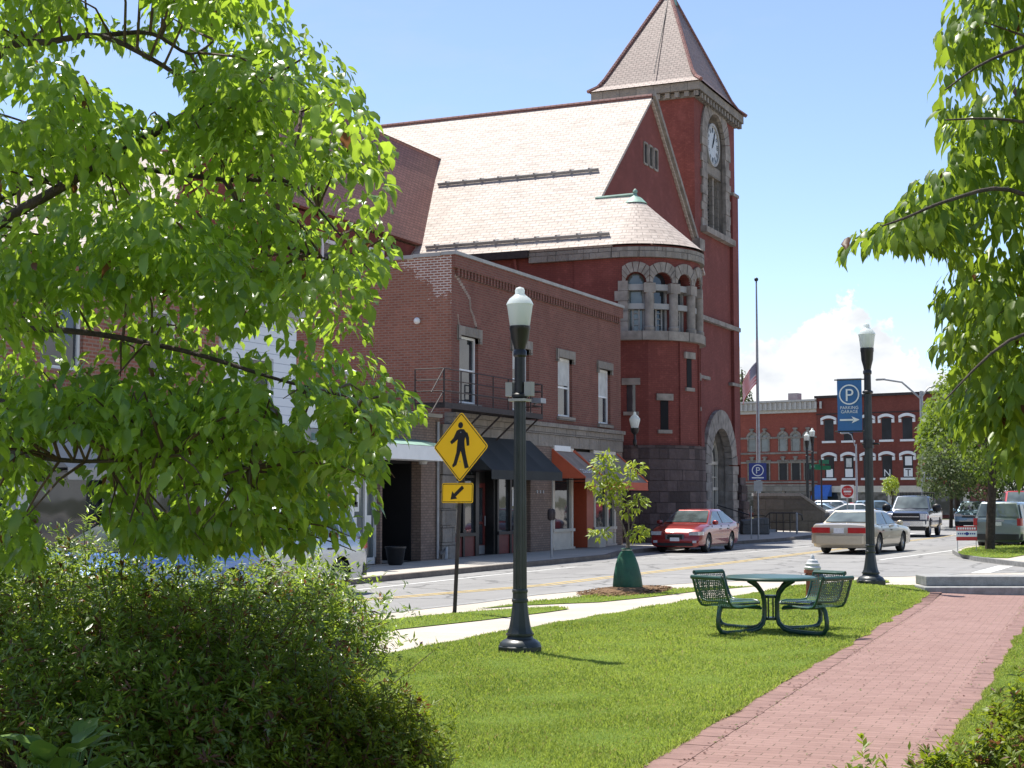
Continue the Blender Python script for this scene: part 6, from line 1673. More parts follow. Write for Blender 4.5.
        return g.build(nm, M[mat] if isinstance(mat, str) else mat, parent, world=False)
    for it in S['face']:
        nm, mat, end, y0, y1, z0, z1, d = it[:8]; wr_ = it[8] if len(it) > 8 else .35
        x = nose if end > 0 else tail
        if y0 < 0 < y1 or it[-1] == 'one': plate_at(nm, mat, x, y0, y1, z0, z1, d, wrap=0 if abs(y0) < .4 else wr_)
        else:
            plate_at(nm, mat, x, y0, y1, z0, z1, d, wrap=wr_); plate_at(nm, mat, x, -y1, -y0, z0, z1, d, wrap=wr_)
    # wheels
    for ax in (wb0, wb1):
        for s in (-1, 1):
            wt_ = .21; yc = s*(hw-.03-wt_/2)
            b = MB(); prof = [(wr*.62,-wt_/2),(wr*.93,-wt_/2),(wr,-wt_*.32),(wr,wt_*.32),(wr*.93,wt_/2),(wr*.62,wt_/2)]
            b.lathe(prof, n=28, cap=False); wl_o = b.build('wheel', M['rubber'], t, smooth=35, world=False)
            wl_o.location = (ax, yc, wr); wl_o.rotation_euler = (R(90), 0, 0)
            b = MB(); sgn = -s; zz = sgn*wt_*.40; b.lathe([(wr*.64, zz), (wr*.60, zz), (wr*.56, zz-sgn*.03)], n=28, cap=False)
            b.lathe([(.001, zz-sgn*.005), (wr*.16, zz-sgn*.005), (wr*.18, zz-sgn*.03)], n=16, cap=False)
            for k in range(S.get('spokes', 7)):
                a = 2*math.pi*k/S.get('spokes', 7); c, q = math.cos(a), math.sin(a); ww = wr*.085
                p = lambda r, o_: (r*c-o_*q, r*q+o_*c, zz-sgn*.012)
                b.poly([p(wr*.12,-ww), p(wr*.6,-ww*.8), p(wr*.6,ww*.8), p(wr*.12,ww)])
            b.build('rim', M['rim'], wl_o, smooth=30, world=False)
            b = MB(); b.disc((0,0,zz-sgn*.05), (0,0,sgn), wr*.63, 24); b.build('spoke_gap_shade', M['car_trim'], wl_o, world=False)  # black disc standing in for the shade in the gaps between spokes
    # mirrors, handles, door seams, sills
    for s in (-1, 1):
        mz = zbelt+.06; b = MB(); xm = xw0-.25
        b.lathe([(.001,-.10),(.06,-.085),(.085,0),(.06,.085),(.001,.10)], n=10); mo = b.build('mirror', S.get('mirmat', paint), t, smooth=60, world=False)
        k = S.get('mirk', 1.0); mo.location = (xm, s*(hw+.09*k), mz+.02*k); mo.rotation_euler = (R(90), 0, 0); mo.scale = (.75*k, 1.0*k*S.get('mirt', 1), 1.1*k)
        b = MB()
        for xd in S['seams']:
            b.box(xd-.006, xd+.006, s*hw*.972-.006, s*hw*.972+.006 if False else s*hw*.972+.008, zb+.16, zbelt-.02)
        for xd in S['handles']: b.box(xd-.09, xd+.09, s*(hw*.99)-.012, s*(hw*.99)+.022, zbelt-.17, zbelt-.135)
        b.build('door_handle', S.get('handlemat', M['car_trim']), t, world=False)
        b = MB(); b.box(wb1+wr*1.2, wb0-wr*1.2, s*hw*.9-.03, s*hw*.9+.03, zb-.02, zb+.06); b.build('sill', M['car_trim'], t, world=False)
        if S.get('side_trim'): b = MB(); b.box(wb1+wr*1.2, wb0-wr*1.2, s*hw-.012, s*hw+.014, S['side_trim']-.03, S['side_trim']+.03); b.build('side_moulding', paint, t, world=False)
    b = MB(); b.box(tail+.5, nose-.5, -hw+.28, hw-.28, zb-.03, zb+.06); b.build('underbody', M['car_trim'], t, world=False)
    return t
N_, P_ = -1, 1
# red sedan
S_red = dict(L=4.85, W=1.83, wheel=.325, axle=(1.45, -1.33), zb=.2, belt=.93, roof=1.44, cowl=.98, deck=1.02, roofw=.60, cab=(1.28, .22, -1.0, -2.02), pillars=[.46],
    top=[(-2.425,.86),(-2.38,.99),(-1.95,1.03),(-1.0,.96),(1.2,.97),(1.6,.935),(1.95,.87),(2.2,.78),(2.36,.66),(2.425,.50)], seams=(1.02, -.05, -1.0), handles=(.1, -.85),
    face=[('headlight','head_clear',1,.50,.90,.60,.72,.0,.9), ('grille','car_trim',1,-.30,.30,.46,.60,.012), ('grille_trim','chrome',1,-.26,.26,.60,.64,.02), ('grille_trim','chrome',1,.26,.33,.46,.63,.02,'one'), ('grille_trim','chrome',1,-.33,-.26,.46,.63,.02,'one'), ('bumper','car_trim',1,-.62,.62,.24,.34,.01,.6), ('plate','plate',1,-.16,.16,.40,.52,.035), ('tail_light','tail_red',-1,.5,.86,.78,.92,.0,.6), ('plate','plate',-1,-.16,.16,.7,.82,.02), ('fog_light','head_clear',1,.62,.76,.34,.42,.01,.8)], spokes=9)
S_tan = dict(L=5.38, W=1.99, wheel=.34, axle=(1.55, -1.36), zb=.22, belt=.93, roof=1.42, cowl=.97, deck=1.0, roofw=.70, cab=(1.0, .22, -1.02, -1.72), pillars=[.45],
    top=[(-2.69,.80),(-2.65,.95),(-2.45,1.0),(-1.7,1.02),(-1.0,.96),(1.0,.97),(1.8,.93),(2.4,.86),(2.66,.74),(2.69,.66)], seams=(.95, -.1, -1.05), handles=(.02, -.95), side_trim=.5,
    face=[('tail_light','tail_red',-1,.30,.95,.70,.88,.015,.30), ('plate','plate',-1,-.17,.17,.70,.86,.03), ('trunk_trim','chrome',-1,-.24,.24,.66,.695,.025), ('bumper',None,-1,-.97,.97,.36,.62,.05,.40), ('headlight','head_clear',1,.45,.92,.6,.76,.01,.5), ('grille','chrome',1,-.4,.4,.55,.76,.015), ('bumper','car_trim',1,-.9,.9,.3,.45,.03,.5)], spokes=12)
S_blue_suv = dict(L=4.58, W=1.86, wheel=.36, axle=(1.38, -1.27), zb=.24, belt=1.05, roof=1.64, cowl=1.1, deck=1.06, roofw=.64, cab=(1.05, .35, -1.75, -2.14), pillars=[.40, .78],
    top=[(-2.29,.9),(-2.25,1.05),(-1.0,1.06),(1.05,1.09),(1.7,1.02),(2.1,.92),(2.26,.78),(2.29,.6)], seams=(1.0, 0, -1.0), handles=(.1,-.85),
    face=[('headlight','head_clear',1,.45,.9,.76,.92,.005,.8), ('grille','car_trim',1,-.45,.45,.68,.86,.015), ('grille_trim','chrome',1,-.5,.5,.78,.82,.03), ('bumper','car_trim',1,-.85,.85,.26,.46,.01,.5), ('grille_trim','chrome',1,-.6,.6,.46,.5,.03), ('plate','plate',1,-.16,.16,.5,.62,.03), ('tail_light','tail_red',-1,.6,.9,.8,1.1,.01,.5), ('plate','plate',-1,-.16,.16,.8,.92,.02)])
S_grey_suv = dict(L=4.56, W=1.80, wheel=.35, axle=(1.36, -1.25), zb=.26, belt=1.05, roof=1.70, cowl=1.08, deck=1.12, roofw=.68, cab=(1.0, .4, -1.95, -2.22), pillars=[.38, .74],
    top=[(-2.28,1.0),(-2.26,1.08),(-1.0,1.08),(1.0,1.08),(1.7,1.02),(2.1,.92),(2.26,.78),(2.28,.6)], seams=(1.0, 0, -1.0), handles=(.1,-.85),
    face=[('tail_light','tail_red',-1,.70,.86,.86,1.12,.01,.4), ('plate','plate',-1,-.16,.16,.86,.99,.03), ('bumper','car_trim',-1,-.86,.86,.34,.56,.05,.4), ('tailgate_trim','chrome',-1,-.26,.26,1.02,1.05,.03), ('brake_light','tail_red',-1,-.22,.22,1.62,1.67,-.28), ('headlight','head_clear',1,.45,.86,.7,.9,.01,.5), ('grille','car_trim',1,-.4,.4,.6,.85,.01)])
S_truck = dict(L=5.9, W=2.03, wheel=.43, axle=(1.95, -1.65), zb=.42, belt=1.28, roof=1.95, cowl=1.3, deck=1.28, roofw=.76, cab=(1.25, .62, -.85, -1.0), pillars=[.52],
    top=[(-2.95,1.18),(-2.9,1.28),(-1.0,1.28),(1.2,1.30),(1.6,1.28),(2.6,1.2),(2.85,1.12),(2.95,1.0)], seams=(1.15, .12, -.85), handles=(.25,-.7), mirk=1.9, mirt=1.3, mirmat=None, side_trim=.8,
    face=[('grille','car_trim',1,-.62,.62,.82,1.14,.02), ('grille_bar','chrome',1,-.6,.6,.95,.985,.04), ('headlight','head_clear',1,.66,.95,.84,1.1,.02,.3), ('bumper','chrome',1,-1.0,1.0,.52,.76,.10,.35), ('plate','plate',1,-.2,.2,.56,.70,.13), ('valance','car_trim',1,-.9,.9,.32,.5,.0,.3), ('tail_light','tail_red',-1,.8,.98,.8,1.2,.01,.3), ('bumper','chrome',-1,-.95,.95,.5,.7,.1,.3)], spokes=8)
p_red = car_paint('red car paint', (.24, .012, .009), .3); p_tan = car_paint('champagne car paint', (.50, .43, .32), .35); p_navy = car_paint('navy truck paint', (.035, .05, .085), .3)
p_lblue = car_paint('pale blue car paint', (.22, .33, .42), .4); p_ggrey = car_paint('grey green car paint', (.21, .25, .235), .4); p_silver = car_paint('silver car paint', (.52, .54, .56), .5)
p_white = car_paint('white car paint', (.72, .72, .71), 0); p_dred = car_paint('bright red truck paint', (.50, .03, .03), .1); p_blue = car_paint('bright blue car paint', (.06, .18, .50), .2); p_black = car_paint('black car paint', (.02, .02, .024), .2)
S_tan['face'] = [tuple(p_tan if q is None else q for q in f) for f in S_tan['face']]; S_truck['mirmat'] = M['car_trim']
NORTH, SOUTH = R(90), R(-90)
red_car = make_car('parked_car', 'dark red sedan parked by the far kerb in front of the hall', 'car', (-16.45, 52.2, 0), SOUTH, p_red, S_red)
mq = (G(827, 554)+G(881, 551.5))/2
make_car('sedan', 'champagne coloured older sedan driving away, seen from behind', 'car', (-10.85, 53.3, 0), NORTH - R(5), p_tan, S_tan)
tk = PD(915, 75.5)
truck = make_car('pickup_truck', 'dark blue pickup truck with chrome bumper driving towards the viewer', 'pickup truck', (tk.x-.15, tk.y, 0), SOUTH + R(2), p_navy, S_truck)
def trk_extras(t):
    b = MB(); b.box(-2.85, -1.06, -.82, .82, 1.20, 1.30); b.build('cargo_bed', M['car_trim'], t, world=False)
    b = MB(); b.box(-2.85, -1.1, -.98, -.86, 1.29, 1.36); b.box(-2.85, -1.1, .86, .98, 1.29, 1.36); b.build('bed_rail', M['car_trim'], t, world=False)
    b = MB(); b.box(-.3, -.9, -.6, .6, 2.0, 2.03)
    for x in (-1.12,): 
        for y in (-.8, .8): b.tube([(x, y, 1.3), (x, y, 2.1)], .03, 6)
        b.tube([(x, -.85, 2.1), (x, .85, 2.1)], .035, 6)
        for k in range(9): b.tube([(x, -.7+k*.175, 1.35), (x, -.7+k*.175, 2.15)], .018, 5)
    b.build('headache_rack', M['car_trim'], t, world=False)
trk_extras(truck)
bs = PD(970, 94); make_car('suv', 'pale blue sport utility car following the pickup truck', 'suv', (bs.x, bs.y, 0), SOUTH + R(3), p_lblue, S_blue_suv)
gsv = PD(1008, 57.5); make_car('suv', 'grey green sport utility car stopped behind the street tree, seen from behind', 'suv', (gsv.x, gsv.y, 0), NORTH - R(6), p_ggrey, S_grey_suv)
rp = PD(1018, 78); rt = make_car('pickup_truck', 'bright red truck half hidden behind the tree and the grey green car', 'pickup truck', (rp.x, rp.y, .25), SOUTH + R(12), p_dred, S_truck)
ss = G(352, 583); ss = Vector((-17.62+.95-.0, 0, 0))
make_car('parked_car', 'silver sport utility car parked at the far kerb, its tail past the leaves', 'suv', (-16.0, 24.3, 0), SOUTH, p_silver, dict(S_grey_suv, L=4.7))
make_car('parked_car', 'bright blue car mostly hidden behind the azalea bush', 'car', (-15.8, 20.3, 0), SOUTH, p_blue, S_red)
# cars of the far square
for i, (px, D, rz, pt_, S_, lab) in enumerate((
    (822, 112, 60, p_lblue, S_red, 'pale blue car in the far square beneath the no entry sign, leftmost of the row'),
    (838, 118, 62, p_silver, S_blue_suv, 'silver car in the far square right of the pale blue one'),
    (858, 108, 75, p_white, S_red, 'white car in the far square just left of the pickup truck'),
    (878, 116, 80, p_lblue, S_blue_suv, 'pale blue high car in the far square beside the pickup truck'),
    (806, 120, 58, p_black, S_red, 'black car in the far square behind the low end of the stone wall'),
    (850, 126, 70, p_dred, S_red, 'red car farthest back in the far square'))):
    p = PD(px, D); make_car('parked_car', lab, 'car', (p.x, p.y, 0), R(rz)+YAW-R(90), pt_, S_, 'cars parked in the far square')
# ------------------------------------------------------------------ vegetation
def leaf_template(kind):
    if kind == 'broad':   # folded, drooping ovate blade
        v = [(0,0,0),(.16,.17,.03),(.42,.27,.045),(.72,.19,.0),(1.0,0,-.17),(.72,-.19,.0),(.42,-.27,.045),(.16,-.17,.03),(.42,0,-.005),(.72,0,-.06)]
        f = [(0,8,2,1),(8,9,3,2),(9,4,3),(0,7,6,8),(8,6,5,9),(9,5,4)]
    elif kind == 'lance':
        v = [(0,0,0),(.45,.15,.03),(1,0,-.06),(.45,-.15,.03),(.45,0,-.01)]; f = [(0,4,1),(4,2,1),(0,3,4),(4,3,2)]
    elif kind == 'tuft':
        v = [(0,0,0),(.5,.30,.06),(1,.05,-.1),(.5,-.30,.06)]; f = [(0,3,1),(1,3,2)]
    return np.array(v, float), f
def normalize(a): return a/np.maximum(np.linalg.norm(a, axis=1, keepdims=True), 1e-9)
def leaf_mesh(name, pos, axis, up, size, tint, kind, mat, parent=None, width=1.0, curl=None):
    T, F = leaf_template(kind)
    a = normalize(axis); s = normalize(np.cross(up, a)); n = np.cross(a, s)
    wv = width*np.ones(len(pos)) if np.isscalar(width) else width
    V = pos[:, None, :] + size[:, None, None]*(T[None, :, 0:1]*a[:, None, :] + T[None, :, 1:2]*wv[:, None, None]*s[:, None, :] + (T[None, :, 2:3])*n[:, None, :])
    V += (rng.normal(0, .035, V.shape)*size[:, None, None])
    if curl is not None: V[:, :, 2] -= (size*curl)[:, None]*(T[None, :, 0]**2)
    nl, nv = V.shape[0], V.shape[1]
    V = V.reshape(-1, 3)
    if parent is not None and parent.name in WM:
        Mi = np.array(WM[parent.name].inverted()); V = V@Mi[:3, :3].T + Mi[:3, 3]
    off = (np.arange(nl)*nv)[:, None]
    loops = []; starts = []; tot = 0
    flat_t = np.concatenate([np.array(f) for f in F]); cnt = np.array([len(f) for f in F])
    loop_idx = (off + flat_t[None, :]).ravel()
    counts = np.tile(cnt, nl); st = np.concatenate([[0], np.cumsum(counts)[:-1]])
    me = bpy.data.meshes.new(name)
    me.vertices.add(len(V)); me.vertices.foreach_set('co', V.astype(np.float32).ravel())
    me.loops.add(len(loop_idx)); me.loops.foreach_set('vertex_index', loop_idx.astype(np.int32))
    me.polygons.add(len(counts)); me.polygons.foreach_set('loop_start', st.astype(np.int32))
    me.polygons.foreach_set('use_smooth', np.ones(len(counts), bool))
    me.update(calc_edges=True)
    at = me.attributes.new('tint', 'FLOAT', 'POINT'); at.data.foreach_set('value', np.repeat(tint, nv).astype(np.float32))
    me.materials.append(mat)
    o = bpy.data.objects.new(name, me); COL.objects.link(o)
    if parent is not None: o.parent = parent; WM[o.name] = WM.get(parent.name, Matrix())
    return o
def in_poly(x, y, P):
    P = np.array(P, float); r = np.zeros(len(x), bool); j = len(P)-1
    for i in range(len(P)):
        c = ((P[i,1] > y) != (P[j,1] > y)) & (x < (P[j,0]-P[i,0])*(y-P[i,1])/(P[j,1]-P[i,1]+1e-12)+P[i,0]); r ^= c; j = i
    return r
cy_, sy_ = math.cos(YAW), math.sin(YAW); cp_, sp__ = math.cos(PITCH), math.sin(PITCH)
def to_px(p):
    xr = p[:,0]*cy_+p[:,1]*sy_; d = -p[:,0]*sy_+p[:,1]*cy_; dz = p[:,2]-CZ
    fw = d*cp_+dz*sp__; upv = -d*sp__+dz*cp_
    return 512+FOC*xr/fw, 384-FOC*upv/fw
def from_px(x, y, D):
    xc = (x-512)/FOC; yc = -(y-384)/FOC; fz = cp_-yc*sp__; uz = sp__+yc*cp_; t = D/fz
    return np.stack([(xc*cy_-fz*sy_)*t, (xc*sy_+fz*cy_)*t, CZ+uz*t], 1)
def limb(mb, pts, r0, r1, n=7):
    pts = [Vector(p) for p in pts]; k = len(pts)
    # smooth the polyline
    out = []
    for i in range(k-1):
        for s in range(4):
            t = s/4; p0 = pts[max(i-1,0)]; p1 = pts[i]; p2 = pts[i+1]; p3 = pts[min(i+2,k-1)]
            out.append(.5*((2*p1)+(p2-p0)*t+(2*p0-5*p1+4*p2-p3)*t*t+(3*p1-p0-3*p2+p3)*t**3))
    out.append(pts[-1]); m = len(out)
    mb.tube(out, [r0+(r1-r0)*(i/(m-1)) for i in range(m)], n); return out
def spray_tree(root, crown_name, poly, gaps, D0, D1, n_sp, per, R_sp, leaf, mat, limbs, depth_fn=None, droop=.75, seed=1, kind='broad', flat=.35, width=1.0, up_bias=.5, edge=True, bark='bark', tw_max=.45, extra=(), layers=0):
    g = np.random.default_rng(seed)
    P = np.array(poly, float); x0, y0 = P.min(0); x1, y1 = P.max(0)
    C = []
    while len(C) < n_sp:
        x = g.uniform(x0, x1, 400); y = g.uniform(y0, y1, 400); ok = in_poly(x, y, poly)
        for gp_ in gaps: ok &= ~in_poly(x, y, gp_)
        d = g.uniform(D0, D1, 400)
        c = from_px(x[ok], y[ok], d[ok])
        if layers:
            f = np.sin(2*math.pi*(c[:,2]*layers + .35*np.sin(c[:,0]*1.3+c[:,1]*.7) + .25*np.sin(c[:,1]*1.9-c[:,0])))
            c = c[f > -.22]
        C.extend(c.tolist())
    C = C[:n_sp]
    for ep, en in extra:
        e0, e1 = np.array(ep, float).min(0), np.array(ep, float).max(0); E = []
        while len(E) < en:
            x = g.uniform(e0[0], e1[0], 200); y = g.uniform(e0[1], e1[1], 200); ok = in_poly(x, y, ep) & in_poly(x, y, poly)
            for gp_ in gaps: ok &= ~in_poly(x, y, gp_)
            E.extend(from_px(x[ok], y[ok], g.uniform(D0, D1, 200)[ok]).tolist())
        C += E[:en]
    C = np.array(C); n_sp = len(C)
    N = n_sp*per
    ci = np.repeat(np.arange(n_sp), per); tint_sp = g.uniform(0, 1, n_sp)
    ang = g.uniform(0, 2*math.pi, N); rad = R_sp*np.sqrt(g.uniform(0, 1, N))
    offs = np.stack([rad*np.cos(ang), rad*np.sin(ang), g.normal(0, flat*R_sp, N) - .22*rad**2/R_sp], 1)
    pos = C[ci]+offs
    px, py = to_px(pos); ok = in_poly(px, py, poly)
    for gp_ in gaps: ok &= ~in_poly(px, py, gp_)
    # a few leaves may stray past the outline so the edge stays ragged
    stray = g.uniform(0, 1, N) < .04
    far = in_poly(px, py, (P-P.mean(0))*1.03+P.mean(0))
    for gp_ in gaps: far &= ~in_poly(px, py, gp_)
    ok |= stray & far
    pos, ci, ang = pos[ok], ci[ok], ang[ok]; n = len(pos)
    ax = np.stack([np.cos(ang)*.7+g.normal(0,.35,n), np.sin(ang)*.7+g.normal(0,.35,n), -droop+g.normal(0,.3,n)], 1)
    up = np.stack([np.cos(ang)*up_bias+g.normal(0,.35,n), np.sin(ang)*up_bias+g.normal(0,.35,n), np.ones(n)], 1)
    tint = np.clip(.55*tint_sp[ci]+.45*g.uniform(0,1,n), 0, 1)
    size = leaf*np.clip(g.normal(.95, .25, n), .4, 1.5)
    tint = np.where(g.uniform(0,1,n) < .004, 1.3, tint)
    o = leaf_mesh(crown_name, pos, ax, up, size, tint, kind, mat, root, width, curl=g.uniform(0,.3,n))
    tw = MB(); pts = []
    for (pl, r0, r1) in limbs:
        pts.extend(limb(tw, pl, r0, r1))
    tr = tw.build('trunk', M[bark], root, smooth=80, fix=False)
    A = np.array([tuple(p) for p in pts]); b = MB()
    for c in C:
        d = np.linalg.norm(A-c, axis=1)+np.maximum(0, A[:,2]-c[2])*1.0; i = int(np.argmin(d)); q = A[i]
        if np.linalg.norm(c-q) < tw_max:
            m = (q+c)/2+g.normal(0,.02,3)+np.array([0,0,.02]); b.tube([q, m, c, c+np.array([*(c-q)[:2]*.3, -.05])], [.008,.006,.004,.002], 4, cap=False)
    b.build('twigs', M['twig'] if bark == 'bark' else M[bark], tr, fix=False, smooth=80)
    return o

# big dogwood on the left
lt = PD(-95, 8.0, .1)
dog = thing('dogwood_tree', 'big leafy dogwood tree filling the upper left with drooping leaves', 'tree', tuple(lt))
outline_ = [(-45,-160),(60,-190),(330,-120),(286,0),(300,16),(322,35),(342,52),(356,78),(368,108),(378,126),(394,140),(387,165),(391,190),(388,215),(394,238),(388,262),(377,282),(372,312),(370,338),(382,362),(398,382),(418,400),(421,416),(404,424),(398,436),(388,432),(380,448),(388,470),(376,482),(380,515),(362,540),(350,515),(338,548),(318,535),(300,552),(283,535),(255,548),(235,540),(205,552),(170,540),(140,552),(110,520),(70,500),(40,560),(-45,570)]
gaps_ = [[(76,-30),(146,-30),(148,8),(138,20),(110,12),(84,16)], [(82,50),(112,44),(162,64),(186,84),(197,100),(178,112),(150,112),(118,100),(84,74)], [(0,88),(22,92),(40,112),(20,122),(0,118)], [(35,448),(66,430),(96,440),(100,462),(60,470)], [(274,345),(290,350),(294,420),(280,424),(270,400)], [(304,396),(320,402),(320,440),(306,440)], [(354,478),(370,484),(368,520),(352,520)], [(316,236),(334,240),(332,256),(318,256)], [(252,330),(268,326),(270,340),(256,344)], [(34,490),(60,482),(100,492),(108,540),(60,556),(36,545)], [(150,488),(172,486),(176,510),(154,512)], [(222,470),(236,474),(234,500),(220,496)], [(128,196),(136,190),(140,200),(132,206)], [(196,300),(208,296),(212,306),(200,310)], [(330,180),(342,176),(350,188),(338,194)], [(290,196),(300,190),(314,214),(300,226)]]
Pd = lambda x, y, d: P3(x, y, d-1.4)
dl = [([lt, lt+ZV*.7+RIGHT*.05, Pd(-80,330,9.4), Pd(-70,150,9.3), Pd(-50,20,9.2)], .13, .05),
      ([Pd(-80,330,9.4), Pd(-20,240,9.2), Pd(60,188,8.9), Pd(135,145,8.7), Pd(190,112,8.6), Pd(215,104,8.6), Pd(300,112,8.5)], .034, .008),
      ([Pd(-70,150,9.3), Pd(0,54,9.0), Pd(50,42,8.9), Pd(100,36,8.8), Pd(150,58,8.7), Pd(205,90,8.7), Pd(250,88,8.6), Pd(300,60,8.5)], .022, .005),
      ([Pd(100,36,8.8), Pd(150,33,8.9), Pd(190,54,9.1), Pd(215,40,9.2)], .014, .005),
      ([Pd(-80,330,9.4), Pd(0,200,9.8), Pd(120,170,9.9), Pd(225,180,9.8), Pd(285,181,9.6), Pd(310,200,9.4), Pd(340,235,9.2)], .022, .005),
      ([Pd(225,180,9.8), Pd(255,225,9.5), Pd(285,245,9.3), Pd(330,260,9.0)], .018, .005),
      ([Pd(-85,400,9.4), Pd(0,402,9.0), Pd(58,413,8.7), Pd(110,432,8.5), Pd(170,430,8.3), Pd(250,470,8.2)], .022, .005),
      ([Pd(58,413,8.7), Pd(90,440,8.6), Pd(105,458,8.6)], .018, .006),
      ([Pd(-85,450,9.4), Pd(0,452,8.6), Pd(60,460,8.2), Pd(110,461,8.1), Pd(165,456,8.0)], .018, .004),
      ([Pd(-80,330,9.4), Pd(60,330,9.0), Pd(180,350,8.8), Pd(280,380,8.6), Pd(360,400,8.5)], .02, .004),
      ([Pd(110,432,8.5), Pd(190,440,9.2), Pd(220,470,9.4), Pd(250,520,9.4)], .02, .006)]
spray_tree(dog, 'crown', outline_, gaps_, 6.3, 9.2, 640, 40, .245, .066, M['leaf_dogwood'], dl, width=1.12, droop=.62, seed=5, flat=.17, layers=1.5, extra=[([(-45,400),(390,390),(420,420),(380,550),(-45,570)], 120)])

# right hand tree with long hanging leaves
rtb = PD(1190, 10.5, .1)
rtr = thing('viburnum_tree', 'bright green tree at the upper right with long hanging leaves', 'tree', tuple(rtb))
ro = [(1300,-150),(955,-150),(948,0),(938,30),(944,58),(934,88),(930,112),(938,128),(950,140),(956,150),(948,166),(930,172),(912,180),(898,206),(888,220),(866,226),(842,236),(846,262),(856,240),(872,244),(884,236),(900,240),(912,244),(926,236),(944,252),(950,262),(966,256),(985,240),(966,256),(958,266),(938,280),(932,296),(942,312),(952,328),(934,334),(930,348),(946,362),(948,378),(938,400),(942,420),(958,430),(966,446),(984,430),(1000,462),(1024,470),(1300,520)]
rg = [[(985,150),(1006,156),(1004,176),(988,172)]]
rl = [([rtb, rtb+ZV*1.2, Pd(1170,300,10.4), Pd(1150,60,10.2), Pd(1120,-80,10)], .12, .04),
      ([Pd(1170,300,10.4), Pd(1090,230,10), Pd(1010,190,9.6), Pd(950,200,9.3), Pd(905,218,9.1), Pd(882,226,9.0)], .018, .004),
      ([Pd(1150,60,10.2), Pd(1060,40,9.8), Pd(990,60,9.5), Pd(945,90,9.3)], .016, .004),
      ([Pd(1170,300,10.4), Pd(1090,320,9.8), Pd(1010,340,9.4), Pd(945,400,9.2)], .018, .004), ([Pd(1160,200,10.3), Pd(1080,140,9.8), Pd(1010,120,9.5), Pd(945,120,9.3)], .016, .004)]
spray_tree(rtr, 'crown', ro, rg, 8.4, 11.2, 420, 56, .24, .102, M['leaf_right'], rl, droop=1.05, tw_max=.35, seed=9, extra=[([(842,228),(890,212),(950,190),(950,245),(850,262)], 26)], flat=.34, width=.82, up_bias=.8)

# street trees and shrubs farther off
def far_tree(label, base, top_px, poly, D0, D1, n_sp, per, R_sp, leaf, mat, trunk_r, seed, gaps=(), name='street_tree', group=None, tdir=None, kind='tuft'):
    t = thing(name, label, 'tree', tuple(base), 0, group)
    pc = np.array(poly, float).mean(0); D = (D0+D1)/2
    tp_ = P3(top_px[0], top_px[1], D); g = random.Random(seed)
    lm = [([base, base*.5+tp_*.5+RIGHT*.1, tp_], trunk_r, trunk_r*.45)]
    for k in range(8):
        f = .35+.08*k; s = base*(1-f)+tp_*f; lx, ly = poly[g.randrange(len(poly))]; e = P3(lx*.6+pc[0]*.4, ly*.6+pc[1]*.4, D0+(D1-D0)*g.random()); lm.append(([s, s*.5+e*.5+ZV*.2, e], trunk_r*.35, .015))
    spray_tree(t, 'crown', poly, list(gaps), D0, D1, n_sp, per, R_sp, leaf, mat, lm, droop=.35, seed=seed, kind=kind, flat=.5, up_bias=.5)
    return t
tb = G(990, 549.5, .13); Dt = tb.dot(FWD)
far_tree('street tree with a single dark trunk growing on the corner island', tb, (990, 330), [(925,400),(940,372),(960,350),(985,330),(1030,325),(1100,350),(1130,420),(1100,470),(1050,486),(1012,478),(1000,488),(975,476),(958,462),(940,456),(930,436)], Dt-2.6, Dt+2.6, 210, 60, .55, .15, M['leaf_mid'], .17, 21)
far_tree('mid green tree beside the light pole at the far right', PD(955, 100, .1), (950, 392), [(916,440),(922,415),(930,392),(945,380),(970,376),(1010,380),(1020,440),(1005,482),(960,486),(935,470),(920,462)], 95, 103, 160, 60, 1.0, .34, M['leaf_mid'], .2, 22)
far_tree('dark feathery shrub tree at the far right behind the pickup truck', PD(948, 92, .1), (948, 440), [(916,480),(920,455),(930,440),(942,436),(958,440),(970,450),(985,446),(1010,436),(1045,440),(1045,500),(930,497)], 88, 94, 190, 60, .6, .20, M['leaf_dark'], .12, 23, name='shrub_tree')
far_tree('small bright green young tree among the far parked cars', PD(890, 105, .1), (890, 478), [(882,492),(884,480),(890,474),(897,479),(899,490),(894,496)], 104, 106, 30, 40, .35, .16, M['leaf_sapling'], .06, 24)
far_tree('dark pine treetop showing past the right edge of the tower', PD(742, 175, 0), (742, 372), [(733,400),(738,374),(744,366),(748,382),(752,400),(750,440),(732,440)], 172, 178, 60, 50, .9, .34, M['leaf_dark'], .25, 25, name='pine_tree')

# staked sapling with its watering bag
sg = Vector((mc.x, mc.y, .18))
sap = thing('young_tree', 'young tree with sparse lime green leaves rising from a green watering bag', 'tree', tuple(sg)); Ds = sg.dot(FWD)
lm = [([sg, P3(627, 540, Ds), P3(612, 500, Ds), P3(604, 470, Ds)], .028, .010), ([P3(626, 550, Ds), P3(634, 520, Ds), P3(640, 498, Ds)], .020, .006), ([P3(617, 515, Ds), P3(628, 490, Ds), P3(636, 470, Ds)], .012, .005), ([P3(622, 535, Ds), P3(610, 532, Ds-.1), P3(602, 535, Ds-.2)], .008, .004), ([P3(608, 485, Ds), P3(598, 482, Ds+.1)], .007, .004), ([P3(628, 540, Ds), P3(638, 532, Ds+.1)], .008, .004)]
tw = MB(); 
for pl_, r0, r1 in lm: limb(tw, pl_, r0, r1, 6)
tw.tube([sg+RIGHT*.06, P3(628, 500, Ds)], .016, 6); tw.build('trunk', M['bark_pale'], sap, smooth=80, fix=False)
g = np.random.default_rng(3); pos = []; ax = []
